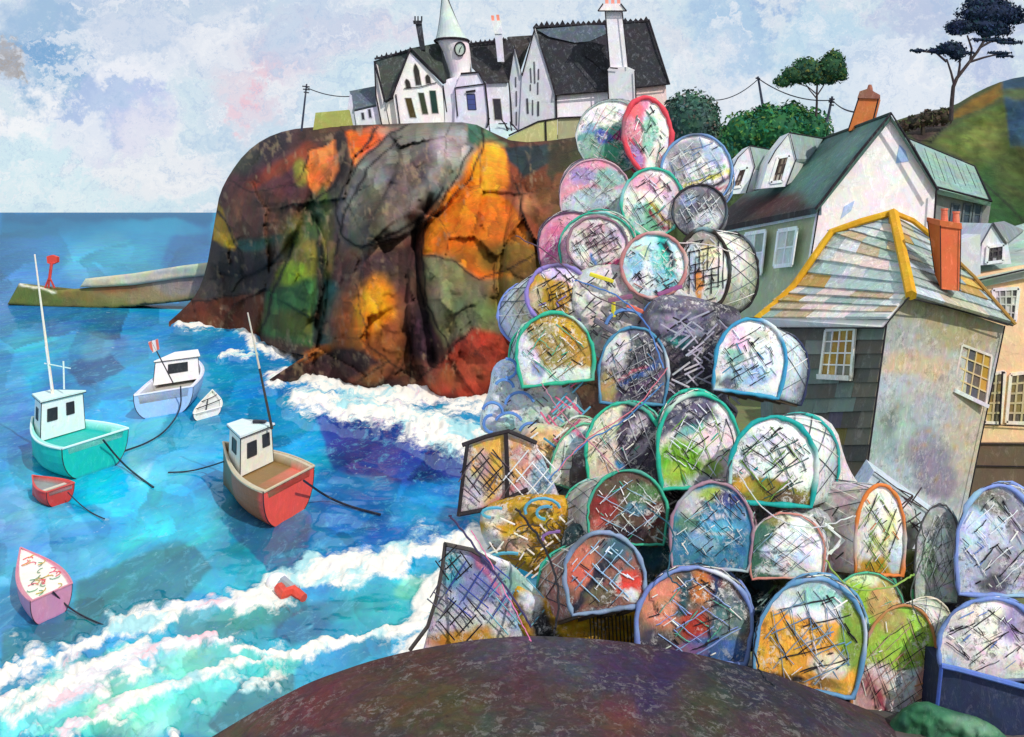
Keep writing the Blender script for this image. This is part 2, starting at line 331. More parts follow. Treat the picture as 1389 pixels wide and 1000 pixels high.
# ================= the sea =================
SEA = [('e', 40, 340, 130, 90, 0, '#2a70b4', .8, .8), ('p', [(0, 296), (290, 296), (280, 330), (0, 320)], '#176f9e', 14, .9), ('e', 200, 340, 120, 40, 0, '#1c88b8', .9), ('e', 255, 350, 30, 60, 20, '#1f5fa0', .7, .8),
 ('e', 130, 350, 45, 30, -30, '#5a9ab8', .8, .5), ('p', [(150, 330), (240, 370), (130, 385)], '#3f8ba8', 12, .6), ('e', 30, 420, 60, 40, 0, '#3f76b8', .9, .8), ('e', 120, 470, 150, 50, 0, '#1c7ab0', .8),
 ('e', 55, 480, 50, 30, 20, '#2a9ac0', .9), ('p', [(60, 470), (130, 440), (160, 470), (120, 500)], '#2f86a8', 8, .8), ('p', [(90, 500), (130, 470), (165, 500)], '#284f86', 8, .8), ('e', 145, 465, 30, 18, 0, '#3c5f9a', .8, .8),
 ('e', 200, 620, 210, 130, 10, '#149ecf', .9), ('e', 200, 640, 120, 70, 0, '#14a9da', .9), ('e', 330, 500, 70, 45, 20, '#1f7fc0', .9), ('e', 100, 520, 40, 40, 0, '#1668a0', .8, .8), ('e', 330, 560, 120, 40, 30, '#1a90cc', .9, .7),
 ('p', [(170, 540), (290, 590), (250, 660), (180, 670), (165, 600)], '#56bcd8', 22, .8), ('p', [(180, 560), (230, 560), (190, 660), (175, 620)], '#a0c8cc', 14, .55), ('e', 30, 580, 50, 60, 0, '#3382c0', .9, .8), ('e', 60, 600, 40, 50, 50, '#3a62a8', .8, .6),
 ('p', [(430, 570), (520, 545), (600, 590), (640, 640), (560, 660), (450, 650)], '#35479a', 16, .95), ('p', [(430, 640), (560, 640), (640, 650), (640, 740), (460, 770), (400, 740)], '#2676b8', 20, .9), ('e', 560, 690, 60, 25, 0, '#2f9ad0', .9, .6),
 ('e', 480, 700, 50, 30, 30, '#2b5fae', .9, .7), ('p', [(270, 715), (300, 650), (345, 640), (420, 700), (415, 800), (360, 790)], '#33608e', 14, .75), ('p', [(90, 680), (150, 690), (148, 750), (80, 710)], '#1488b8', 8, .8),  # dark polygon below the red boat: its shadow and reflection painted into the water colour
 ('p', [(0, 700), (60, 660), (110, 700), (160, 760), (110, 790), (0, 800)], '#4fb0de', 18, .85), ('e', 20, 700, 30, 40, 0, '#8cc4e8', .9, .6), ('p', [(96, 830), (100, 790), (200, 750), (262, 738), (285, 770), (250, 815), (150, 860), (80, 880), (0, 900), (0, 850)], '#2a7f92', 9, .9),
 ('e', 240, 755, 40, 20, 0, '#1f6a86', .8, .7), ('e', 30, 850, 50, 40, 0, '#2a6fa4', .9, .8), ('p', [(250, 740), (300, 700), (370, 790), (300, 815), (262, 800)], '#14a4c4', 9, .9),
 ('p', [(200, 850), (330, 820), (620, 770), (640, 840), (560, 860), (400, 880), (230, 930), (150, 900)], '#189cba', 16, .95), ('p', [(100, 900), (230, 870), (420, 890), (330, 1000), (0, 1000), (0, 950)], '#63c4c6', 22, .9),
 ('e', 290, 850, 50, 22, 0, '#5f8f8a', .8, .7), ('e', 410, 850, 40, 22, -10, '#1f5f88', .8, .85), ('e', 390, 830, 60, 16, -10, '#3a8f94', .8, .7), ('p', [(280, 985), (320, 930), (400, 915), (400, 960), (320, 1010)], '#3d7288', 10, .9),
 ('e', 250, 900, 40, 25, 0, '#8ed0c0', .9, .8), ('e', 180, 960, 60, 40, 0, '#a2d8cc', .9, .7), ('e', 480, 830, 40, 14, -15, '#1aa6b8', .8, .8), ('e', 590, 780, 30, 20, 0, '#2f90b8', .8, .8), ('e', 560, 800, 24, 14, 0, '#9ac8a8', .8, .5)]
FOAM = [([(236, 440), (268, 441), (300, 443), (330, 452), (352, 472), (395, 482), (428, 492)], 13), ([(300, 485), (340, 482), (360, 486)], 5),
 ([(372, 516), (400, 512), (440, 522), (470, 535), (520, 540)], 20), ([(420, 548), (480, 560), (540, 565), (600, 590), (645, 600)], 36), ([(500, 545), (560, 535), (610, 545), (690, 560)], 40), ([(560, 590), (620, 618), (700, 600)], 30), ([(405, 545), (430, 556), (470, 575)], 12),
 ([(-20, 930), (60, 905), (120, 880), (150, 862), (190, 850), (250, 832), (330, 815), (400, 805)], 20), ([(150, 862), (190, 850), (230, 842)], 30), ([(330, 815), (400, 800), (440, 782), (480, 768), (540, 758), (640, 738)], 34),
 ([(420, 800), (500, 778), (560, 762), (640, 750)], 22), ([(560, 850), (590, 800), (640, 760)], 26), ([(330, 880), (390, 890), (470, 880), (560, 860), (620, 830)], 16), ([(20, 985), (90, 930), (150, 905), (200, 890)], 30), ([(100, 990), (170, 960), (260, 925), (330, 905), (420, 890)], 18), ([(200, 905), (260, 880), (320, 872)], 12), ([(-10, 960), (60, 940)], 30), ([(560, 890), (640, 850), (680, 800)], 30)]
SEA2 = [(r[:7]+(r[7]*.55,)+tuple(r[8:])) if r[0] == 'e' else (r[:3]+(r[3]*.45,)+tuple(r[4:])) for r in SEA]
SEA2 += [('p', [(0, 288), (290, 288), (290, 300), (0, 302)], '#145f92', 8, .9), ('e', 90, 640, 70, 30, 0, '#19b2dc', .8, .8), ('p', [(100, 840), (104, 792), (200, 752), (262, 740), (284, 770), (250, 812), (150, 852), (60, 880), (0, 900), (0, 856)], '#1c6c80', 5, .85), ('e', 480, 690, 60, 30, 0, '#1c5ea8', .6, .8), ('e', 350, 830, 60, 22, -8, '#2c8c8c', .6, .7), ('e', 440, 830, 50, 16, -8, '#1c6a80', .6, .7), ('e', 230, 690, 70, 40, 0, '#10b4da', .6, .9), ('e', 190, 720, 50, 20, -20, '#1cc0dc', .6, .8), ('p', [(120, 500), (300, 480), (330, 540), (280, 640), (150, 620)], '#1596cc', 14, .6), ('p', [(440, 580), (520, 556), (610, 600), (640, 640), (560, 655), (470, 640)], '#2c3c8e', 8, .9), ('e', 470, 610, 30, 20, 0, '#3c3c8c', .7, .8),
 ('p', [(88, 500), (132, 462), (170, 498), (150, 512), (110, 520)], '#24487c', 5, .85), ('e', 130, 470, 26, 16, -35, '#4c94a8', .5, .7), ('e', 10, 540, 30, 60, 0, '#3f88c4', .6, .8), ('e', 300, 650, 40, 30, 0, '#14a0d4', .6, .8), ('e', 150, 350, 60, 16, -10, '#2ea0c4', .6, .7), ('e', 220, 310, 60, 10, 0, '#2494c0', .6, .7), ('e', 215, 435, 60, 14, 0, '#2478b4', .6, .7)]
def build_sea():
    def cols(x, y):
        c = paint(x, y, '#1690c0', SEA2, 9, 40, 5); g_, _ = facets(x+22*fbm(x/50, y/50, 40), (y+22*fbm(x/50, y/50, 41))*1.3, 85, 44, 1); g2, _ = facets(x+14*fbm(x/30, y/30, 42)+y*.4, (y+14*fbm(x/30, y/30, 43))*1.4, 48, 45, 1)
        near = np.clip((y-300)/40, 0, 1); c = c*(1+(g_*.38+g2*.22)*near)[:, None]; c[:, 0] *= 1+.5*g2*near; c = c*np.array([.72, 1.03, .98])*np.where(y < 400, .8+.2*np.clip((y-300)/100, 0, 1), 1)[:, None]; return np.clip(c, .005, .9)
    rows = [288.02, 288.1, 288.4, 289, 290, 292]
    y = 294.5
    while y < 1150: rows.append(y); y += 2.0 if y > 420 else 2.5
    rows += [1250, 1500, 2200]
    xc = [-9000, -4000, -2000, -1000, -500, -250, -120, -60]; x = -30.0
    while x < 760: xc.append(x); x += 2.4
    xc += [800, 900, 1100, 1400, 2000, 3500, 9000]
    X, Yp = np.meshgrid(np.array(xc, float), np.array(rows)); X = X.ravel(); Yp = Yp.ravel(); nx = len(xc)
    D = H*F/(Yp-HY)
    foam = np.zeros(len(X)); wx = X+14*fbm(X/22, Yp/14, 91, 5)+50*fbm(X/70, Yp/40, 93, 3); wy = Yp+18*fbm(X/22, Yp/14, 92, 5)+34*fbm(X/64, Yp/44, 94, 3)*np.clip((Yp-640)/80, 0, 1); wmod = 1+2.2*fbm(X/48, Yp/40, 95, 3)
    for pts, w in FOAM:
        d, _, _ = segdist(wx, wy, pts, False); w = w*(.9 if pts[0][1] < 700 else .95*wmod); foam = np.maximum(foam, np.clip((w*1.0-d)/(w*1.0), 0, 1)**.8)
    # wisps of old foam on the near water
    wisps = np.clip((fbm(X/34, Yp/20, 31, 5)-.03)*6, 0, 1)*np.clip((Yp-840)/60, 0, 1)*np.clip((480-X)/100, 0, 1)
    foam = np.maximum(foam, wisps*.62)
    wav = fbm((X-CX)*D/F/2.2, D/2.2, 7, 3)*.25*np.clip(60/np.maximum(D, 1)+.1, 0, 1)
    lump = np.clip(foam, 0, 1)**.7*(.28+.9*np.clip(fbm(X/9, Yp/7, 17, 3)+.35, 0, 1))*np.where(D > 75, 1.3, .55)
    Z = wav+lump
    V = np.stack([(X-CX)*D/F, D, Z], 1)
    a = (np.arange(len(rows)-1)[:, None]*nx+np.arange(nx-1)[None]).ravel()
    Fc = np.stack([a, a+nx, a+nx+1, a+1], 1)
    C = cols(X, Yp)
    m = bpy.data.materials.new('sea_water'); m.use_nodes = True; t = m.node_tree; L = t.links.new; b = t.nodes['Principled BSDF']
    at = N(t, 'ShaderNodeAttribute', attribute_name='Col'); fo = N(t, 'ShaderNodeAttribute', attribute_name='foam'); g = N(t, 'ShaderNodeNewGeometry')
    def noise(s, det, ro, dist, st=(1, 1, 1)):
        mp = N(t, 'ShaderNodeMapping'); mp.inputs['Scale'].default_value = st; mp.inputs['Rotation'].default_value = (0, 0, .5); L(g.outputs['Position'], mp.inputs[0])
        n = N(t, 'ShaderNodeTexNoise'); n.inputs['Scale'].default_value = s; n.inputs['Detail'].default_value = det; n.inputs['Roughness'].default_value = ro; n.inputs['Distortion'].default_value = dist
        L(mp.outputs[0], n.inputs['Vector']); return n
    n1 = noise(.16, 8, .7, 1.2, (1, .5, 1)); n2 = noise(.9, 8, .75, 1.0, (1, .45, 1)); n3 = noise(1.7, 8, .7, .5, (1, .6, 1)); n5 = noise(.33, 6, .6, .6, (1, .6, 1))
    s = N(t, 'ShaderNodeVectorMath', operation='MULTIPLY_ADD'); L(n1.outputs['Color'], s.inputs[0]); s.inputs[1].default_value = (2.6, 1.7, 1.1); s.inputs[2].default_value = (-.3, .15, .45)
    mx = N(t, 'ShaderNodeVectorMath', operation='MAXIMUM'); L(s.outputs[0], mx.inputs[0]); mx.inputs[1].default_value = (.1, .3, .4)
    mu = N(t, 'ShaderNodeVectorMath', operation='MULTIPLY'); L(at.outputs['Color'], mu.inputs[0]); L(mx.outputs[0], mu.inputs[1])
    def over(cur, nz, lo, hi, k, col):
        mr = N(t, 'ShaderNodeMapRange'); L(nz.outputs[0], mr.inputs[0]); mr.inputs[1].default_value = lo; mr.inputs[2].default_value = hi; mr.inputs[4].default_value = k
        q = N(t, 'ShaderNodeMix', data_type='RGBA'); L(mr.outputs[0], q.inputs[0]); L(cur, q.inputs[6]); q.inputs[7].default_value = (*lin(col), 1); return q.outputs[2]
    cur = over(mu.outputs[0], n2, .54, .68, .5, '#63c3e0'); cur = over(cur, n2, .44, .36, .35, '#1468a4'); cur = over(cur, n3, .6, .68, .35, '#9ad6e4')
    fm = N(t, 'ShaderNodeMath', operation='MULTIPLY_ADD'); L(n3.outputs[0], fm.inputs[0]); fm.inputs[1].default_value = 1.3; fm.inputs[2].default_value = -.65
    fa = N(t, 'ShaderNodeMath', operation='ADD'); fm2 = N(t, 'ShaderNodeMath', operation='MULTIPLY_ADD'); L(n5.outputs[0], fm2.inputs[0]); fm2.inputs[1].default_value = 1.5; L(fm.outputs[0], fm2.inputs[2]); L(fm2.outputs[0], fa.inputs[0]); L(fo.outputs['Fac'], fa.inputs[1])
    fr = N(t, 'ShaderNodeMapRange'); L(fa.outputs[0], fr.inputs[0]); fr.inputs[1].default_value = 1.08; fr.inputs[2].default_value = 1.46
    # foam is white with faint pink, grey and aqua
    cr = N(t, 'ShaderNodeValToRGB'); L(n1.outputs[0], cr.inputs[0]); e = cr.color_ramp.elements
    e[0].position = .40; e[0].color = (*lin('#a8d4d8'), 1); e[1].position = .64; e[1].color = (*lin('#eec4ca'), 1)
    for p_, c_ in ((.47, '#efe9de'), (.55, '#f3ece2'), (.6, '#d6d4da')): q = e.new(p_); q.color = (*lin(c_), 1)
    q = N(t, 'ShaderNodeMix', data_type='RGBA'); L(fr.outputs[0], q.inputs[0]); L(cur, q.inputs[6]); L(cr.outputs[0], q.inputs[7]); 
    bp = N(t, 'ShaderNodeBump'); bp.inputs['Strength'].default_value = .25; bp.inputs['Distance'].default_value = .2; L(n2.outputs[0], bp.inputs['Height'])
    df = N(t, 'ShaderNodeBsdfDiffuse'); L(q.outputs[2], df.inputs[0]); L(bp.outputs[0], df.inputs['Normal'])
    gl = N(t, 'ShaderNodeBsdfGlossy'); gl.inputs['Roughness'].default_value = .09
    gf = N(t, 'ShaderNodeMapRange'); L(fr.outputs[0], gf.inputs[0]); gf.inputs[3].default_value = .16; gf.inputs[4].default_value = 0
    ms = N(t, 'ShaderNodeMixShader'); L(gf.outputs[0], ms.inputs[0]); L(df.outputs[0], ms.inputs[1]); L(gl.outputs[0], ms.inputs[2]); L(ms.outputs[0], t.nodes['Material Output'].inputs[0])
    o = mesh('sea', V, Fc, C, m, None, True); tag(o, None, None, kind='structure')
    fa_ = o.data.attributes.new('foam', 'FLOAT', 'POINT'); fa_.data.foreach_set('value', foam.astype(np.float32))
build_sea()

# ================= headland cliff =================
MC = vc(.3, .2, .8, .85, .3, '#b09c80', .4, bdist=.05)
cl_out = rounded([(222, 443), (250, 418), (268, 398), (280, 365), (288, 320), (293, 290), (298, 262), (312, 235), (332, 208), (358, 188), (390, 176), (430, 172), (480, 170), (540, 168), (590, 166), (640, 166), (668, 180), (700, 194), (760, 190), (830, 176), (900, 172), (960, 170), (1030, 172), (1120, 178), (1175, 200), (1200, 300), (1190, 420), (1000, 560), (800, 590), (700, 570), (650, 545), (600, 540), (540, 533), (480, 524), (420, 514), (358, 520), (380, 505), (415, 482), (440, 480), (400, 482), (350, 462), (330, 450), (290, 446), (250, 443)], 1)
CLB = [(-100, 440), (235, 440), (330, 452), (420, 500), (500, 530), (650, 545), (760, 565), (900, 600), (1300, 640)]
CLR = [('e', 360, 235, 70, 60, 0, '#5a3238', .7), ('e', 350, 200, 60, 25, -25, '#2c2026', .8), ('e', 345, 290, 55, 35, 0, '#6a4638', .7, .8), ('e', 330, 215, 20, 25, 30, '#4c5040', .8, .7), ('p', [(300, 330), (400, 318), (420, 335), (330, 345)], '#27564e', 10, .9),
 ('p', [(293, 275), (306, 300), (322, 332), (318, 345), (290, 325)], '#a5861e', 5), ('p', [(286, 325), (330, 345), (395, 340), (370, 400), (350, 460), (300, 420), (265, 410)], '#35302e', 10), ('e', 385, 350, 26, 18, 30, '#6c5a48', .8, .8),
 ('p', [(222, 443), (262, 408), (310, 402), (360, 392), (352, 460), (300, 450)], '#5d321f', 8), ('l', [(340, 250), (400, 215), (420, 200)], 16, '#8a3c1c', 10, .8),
 ('p', [(412, 232), (420, 205), (455, 190), (468, 195), (462, 225), (455, 255), (428, 270), (418, 255)], '#e8803e', 5), ('e', 408, 235, 10, 18, 0, '#8c8a2e', .8),
 ('p', [(470, 180), (515, 172), (540, 172), (500, 205), (482, 228), (476, 210)], '#f26a10', 5), ('l', [(462, 185), (465, 230), (450, 270)], 14, '#241c20', 6),
 ('p', [(440, 250), (455, 280), (448, 380), (430, 470), (350, 450), (365, 400), (400, 330), (415, 280)], '#55602c', 10), ('e', 415, 330, 30, 40, 10, '#7a7432', .8), ('e', 425, 300, 16, 30, 0, '#245038', .8, .8), ('e', 398, 372, 20, 16, 0, '#8cae28', .8), ('p', [(365, 395), (430, 375), (432, 470), (355, 455)], '#2e6c3c', 14, .85), ('e', 400, 440, 36, 20, 10, '#5e5f26', .8, .8),
 ('p', [(432, 375), (478, 385), (482, 470), (430, 495), (425, 440)], '#1f5a56', 10, .95), ('l', [(432, 330), (436, 390), (428, 480)], 10, '#1f2a26', 6), ('l', [(450, 330), (446, 365)], 8, '#a08a50', 6),
 ('p', [(462, 300), (500, 330), (570, 300), (590, 330), (560, 400), (570, 460), (540, 500), (480, 470), (455, 380)], '#5c3c38', 12), ('e', 530, 345, 40, 30, 0, '#3c2c30', .8, .8), ('e', 520, 330, 60, 12, -15, '#8a6048', .8, .6), ('e', 500, 450, 50, 60, 0, '#9c5a1c', .8), ('e', 505, 420, 26, 42, 10, '#f59a10', .7), ('e', 512, 402, 10, 16, 10, '#f0a018', .7), ('e', 530, 470, 40, 35, 0, '#86502a', .8, .8),
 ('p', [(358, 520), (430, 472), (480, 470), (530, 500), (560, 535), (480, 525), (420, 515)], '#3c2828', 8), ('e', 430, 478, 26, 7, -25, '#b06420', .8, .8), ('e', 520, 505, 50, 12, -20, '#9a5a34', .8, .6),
 ('e', 556, 240, 122, 62, -42, '#7c7a74', .45), ('e', 575, 225, 60, 18, -45, '#a49ca0', .8, .7), ('e', 548, 250, 90, 16, -48, '#4c3a40', .8, .8), ('e', 510, 290, 40, 30, -45, '#6a6454', .8, .8), ('e', 612, 195, 26, 26, 0, '#b0aeac', .8, .7), ('e', 560, 300, 50, 16, -30, '#54504c', .8, .7),
 ('p', [(632, 166), (648, 168), (690, 196), (655, 206), (636, 190)], '#3f7258', 6), ('e', 560, 175, 60, 8, -3, '#7a7a6c', .8, .7),
 ('p', [(572, 345), (580, 300), (606, 262), (636, 225), (650, 205), (685, 203), (700, 250), (745, 300), (735, 330), (700, 360), (690, 392), (640, 380), (600, 350)], '#dd7408', 10), ('e', 663, 228, 26, 34, 10, '#ffa41c', .7), ('e', 610, 300, 30, 30, 0, '#ea7e10', .8, .8), ('e', 650, 320, 50, 40, 0, '#d27410', .8, .8), ('e', 690, 350, 50, 24, 0, '#86641e', .8),
 ('p', [(690, 196), (790, 192), (800, 240), (770, 330), (735, 360), (715, 310), (690, 260)], '#8c4220', 9), ('p', [(682, 198), (760, 194), (745, 220), (712, 242), (692, 220)], '#20343e', 6), ('p', [(745, 192), (795, 192), (790, 240), (760, 260), (740, 240)], '#3c3024', 8, .9), ('l', [(680, 260), (740, 290), (760, 240)], 12, '#b0603c', 6, .8), ('l', [(700, 265), (725, 310), (735, 350)], 14, '#a0442a', 6, .8), ('e', 715, 275, 20, 12, 30, '#c87a54', .8, .8),
 ('p', [(572, 345), (610, 350), (650, 378), (700, 380), (730, 410), (690, 450), (640, 455), (605, 470), (585, 430)], '#6c6c4a', 12, .95), ('e', 600, 390, 25, 40, 10, '#8a8862', .8, .8), ('e', 690, 400, 30, 24, 0, '#7a6a26', .8, .8), ('e', 640, 430, 26, 30, 0, '#5f6a4c', .8, .8),
 ('p', [(600, 490), (640, 445), (690, 455), (700, 570), (650, 545), (585, 535)], '#a83c26', 12), ('e', 600, 515, 26, 20, 0, '#b05a38', .8, .8), ('e', 650, 500, 26, 26, 0, '#b44a36', .8, .7), ('e', 572, 460, 20, 50, -8, '#3a2434', .7, .95), ('e', 560, 505, 30, 18, 0, '#6c4030', .8, .8),
 ('l', [(585, 275), (568, 300), (562, 335), (566, 380), (580, 430), (590, 490)], 4, '#1c1418', 3), ('l', [(600, 255), (570, 300), (530, 320), (490, 335)], 4, '#1e1618', 3), ('l', [(455, 345), (462, 300), (500, 230), (545, 185)], 3, '#1e1618', 3), ('l', [(430, 300), (436, 360), (428, 440)], 3, '#161616', 3), ('l', [(358, 520), (400, 498), (430, 478)], 3, '#161214', 3),
 ('l', [(398, 330), (372, 395), (352, 455)], 4, '#14140e', 4), ('l', [(300, 335), (322, 338), (330, 380)], 2, '#14140e', 3, .8), ('l', [(560, 440), (556, 530)], 3, '#181216', 3, .8), ('l', [(530, 490), (480, 520)], 3, '#2a1c14', 3, .8),
 ('e', 1000, 300, 260, 160, 0, '#3d5030', .8)]
CLR += [('l', [(x, y) for x, y in zip([556+122*math.cos(a)*math.cos(-.733)-62*math.sin(a)*math.sin(-.733) for a in np.linspace(0, 6.28, 30)], [240+122*math.cos(a)*math.sin(-.733)+62*math.sin(a)*math.cos(-.733) for a in np.linspace(0, 6.28, 30)])], 2.6, '#17120f', 2.5),
 ('l', [(412, 232), (420, 205), (455, 190), (468, 195), (462, 225), (455, 255), (428, 270)], 2.2, '#1c1210', 2.5), ('l', [(640, 200), (606, 262), (580, 300), (572, 345), (578, 410), (610, 470)], 2.6, '#1c1410', 2.5), ('l', [(572, 345), (610, 352), (650, 380), (700, 362), (740, 330)], 2.2, '#2c1c10', 2.5), ('l', [(700, 250), (715, 310), (735, 355)], 2.4, '#1c1410', 2.5), ('l', [(290, 285), (305, 300), (320, 332), (330, 350)], 2.4, '#17120f', 2.5), ('l', [(262, 410), (310, 402), (362, 392)], 2.2, '#17120f', 2.5), ('l', [(640, 445), (600, 490), (560, 520)], 2.4, '#2c1410', 2.5), ('l', [(300, 240), (345, 262), (400, 250), (412, 232)], 2, '#2a1a1a', 2.5, .8), ('l', [(470, 250), (480, 215), (515, 174)], 3, '#17120f', 2.5), ('l', [(480, 385), (500, 470), (540, 500)], 2.2, '#1c1410', 2.5, .8)]
def cliff_depth(x, y):
    yb = np.interp(x, [p[0] for p in CLB], [p[1] for p in CLB]); ft = (x > 350) & (x < 520) & (y > np.interp(x, [358, 430, 480, 520], [519, 473, 500, 530])); yb = np.where(ft, np.interp(x, [358, 420, 480, 530], [522, 517, 527, 538]), yb); yb = np.maximum(yb, np.minimum(y, 600)); D0 = H*F/(yb-HY)
    up = np.clip((yb-y)/300, -.1, 1.2); D = D0+up*24+up**3*8
    def bump(cx, cy, rx, ry, ang, h):
        a = math.radians(ang); u = ((x-cx)*math.cos(a)+(y-cy)*math.sin(a))/rx; v = (-(x-cx)*math.sin(a)+(y-cy)*math.cos(a))/ry
        return h*np.sqrt(np.clip(1-u*u-v*v, 0, 1))
    D = D-bump(556, 240, 125, 64, -42, 11)-bump(640, 380, 85, 170, 8, 9)-bump(505, 400, 60, 130, 5, 7)-bump(345, 270, 70, 110, 20, 10)-bump(400, 410, 42, 120, 8, 6)-bump(745, 330, 60, 150, 8, 8)
    for pts, h, w in (([(585, 275), (568, 300), (562, 335), (566, 380), (580, 430), (590, 490)], 3.5, 9), ([(430, 300), (436, 360), (428, 440)], 4, 8), ([(398, 330), (372, 395), (352, 455)], 4, 8)):
        d, _, _ = segdist(x, y, pts, False); D = D+h*np.exp(-(d/w)**2)
    wx = x+10*fbm(x/30, y/30, 71); wy = y+10*fbm(x/30, y/30, 72); f1, _ = facets(wx, wy*.7, 60, 5, 2.6); f2, _ = facets(wx*1.0, wy*.8, 20, 8, .5)
    k = np.clip((yb-y)/50, 0, 1)
    return D+k*(f1+f2+fbm(x/34, y/46, 23, 5)*3+fbm(x/8, y/10, 24, 3)*.5)
def cliff_col(x, y):
    c = paint(x, y, '#4a3228', CLR, 5, 22, 8); _, e = facets(x+10*fbm(x/30, y/30, 71), (y+10*fbm(x/30, y/30, 72))*.7, 60, 5, 1); g_, e2 = facets(x+8*fbm(x/12, y/12, 75), (y+8*fbm(x/12, y/12, 76))*.6, 15, 31, 1)
    c = c*np.array([1.08, .98, .96])*(1.12+g_*.6)[:, None]; tint = np.stack([fbm(x/16, y/22, 81), fbm(x/16, y/22, 82), fbm(x/16, y/22, 83)], 1); c = c*(1+tint*.6)
    cr = (np.exp(-(e/1.8)**2)*np.clip(fbm(x/50, y/50, 85)*5+.2, 0, 1)*.6)[:, None]; c = c*(1-cr)+np.array(lin('#17120f'))*cr
    dry = (np.clip((fbm(x/5, y/11, 88, 4)-.1)*8, 0, 1)*np.clip(fbm(x/40, y/40, 89)*5+.3, 0, 1)*.5)[:, None]; c = c*(1-dry)+np.array(lin('#b59a78'))*dry
    return np.clip(c, .004, .95)
o = relief('headland_cliff', cl_out, 2.2, cliff_depth, lambda x, y: 26*np.clip((430-y)/120, 0, 1)+0*x, 60, cliff_col, MC, 70)
tag(o, None, None, kind='structure')

# ================= far hill on the right and the ground under the village =================
MHL = vc(.3, .25, .6, .9, .3, '#8c9458', .4, bdist=.05)
HLR = [('p', [(1120, 172), (1240, 150), (1290, 160), (1275, 190), (1215, 200)], '#4c5a34', 8), ('p', [(1226, 152), (1290, 148), (1285, 175), (1245, 196), (1232, 180)], '#4a3c34', 5), ('p', [(1286, 160), (1330, 128), (1360, 112), (1362, 130), (1330, 148), (1300, 160)], '#80601c', 5), ('p', [(1270, 195), (1300, 165), (1362, 140), (1375, 200), (1330, 230)], '#566430', 8),
 ('e', 1330, 185, 30, 14, -20, '#707a3a', .8, .8), ('p', [(1358, 108), (1420, 96), (1420, 205), (1370, 200)], '#284a62', 5), ('e', 1385, 128, 30, 8, 0, '#56662e', .8, .8), ('e', 1350, 270, 50, 45, 0, '#2a5428', .8), ('e', 1380, 240, 30, 40, 0, '#465428', .8, .8), ('l', [(1225, 190), (1300, 215), (1389, 300)], 3, '#2c3826', 3), ('l', [(1290, 162), (1262, 195)], 3, '#20241c', 3)]
hl_out = rounded([(1140, 200), (1180, 176), (1225, 160), (1262, 150), (1290, 146), (1330, 122), (1365, 108), (1400, 102), (1480, 96), (1700, 90), (1700, 420), (1140, 420)], 1)
o = relief('hill', hl_out, 3, lambda x, y: 96-(y-100)*.12+fbm(x/60, y/60, 3, 3)*6, 18, 40, lambda x, y: paint(x, y, '#46502c', HLR, 4, 20, 9)*(1+1.1*fbm(x/9, y/5, 33, 4)+.8*fbm(x/30, y/22, 34))[:, None], MHL, 60)
tag(o, None, None, kind='structure')

def ground_z(X, Y):
    z = np.interp(Y, [0, 5, 6, 10, 18, 24, 32, 38, 60, 100, 200], [17.36, 17.36, 17.2, 15.2, 12, 11.6, 10.5, 11.5, 13, 15, 18])
    return z
def build_ground():
    Ys = np.concatenate([np.arange(4.6, 12, .3), np.arange(12, 60, 1.5), np.arange(60, 130, 5)])
    n = 40; V = []; Fc = []; 
    for Y in Ys:
        e = np.interp(Y, [4, 5.3, 7, 10, 24, 100], [-.2, -.1, .45, 1.3, 5.0, 24])
        R = 12+Y*1.2
        for k in range(n):
            t = k/(n-1); X = e+(R-e)*t**1.5
            V.append([X, Y, float(ground_z(X, Y))+.05*math.sin(X*3+Y*2)])
        V[-n:-n] = [[e-.1, Y, -1.0]]
    m = n+1
    for i in range(len(Ys)-1):
        for k in range(n): a = i*m+k; Fc.append([a, a+1, a+m+1, a+m])
    V = np.array(V); C = np.array([lin('#5d5a58') if v[1] < 12 else lin('#6a7048') for v in V])
    o = mesh('harbour_ground', V, Fc, C, vc(2.5, .25, .5, .85, .2, '#b8b2a8', .3), None, True); tag(o, None, None, kind='structure')
build_ground()

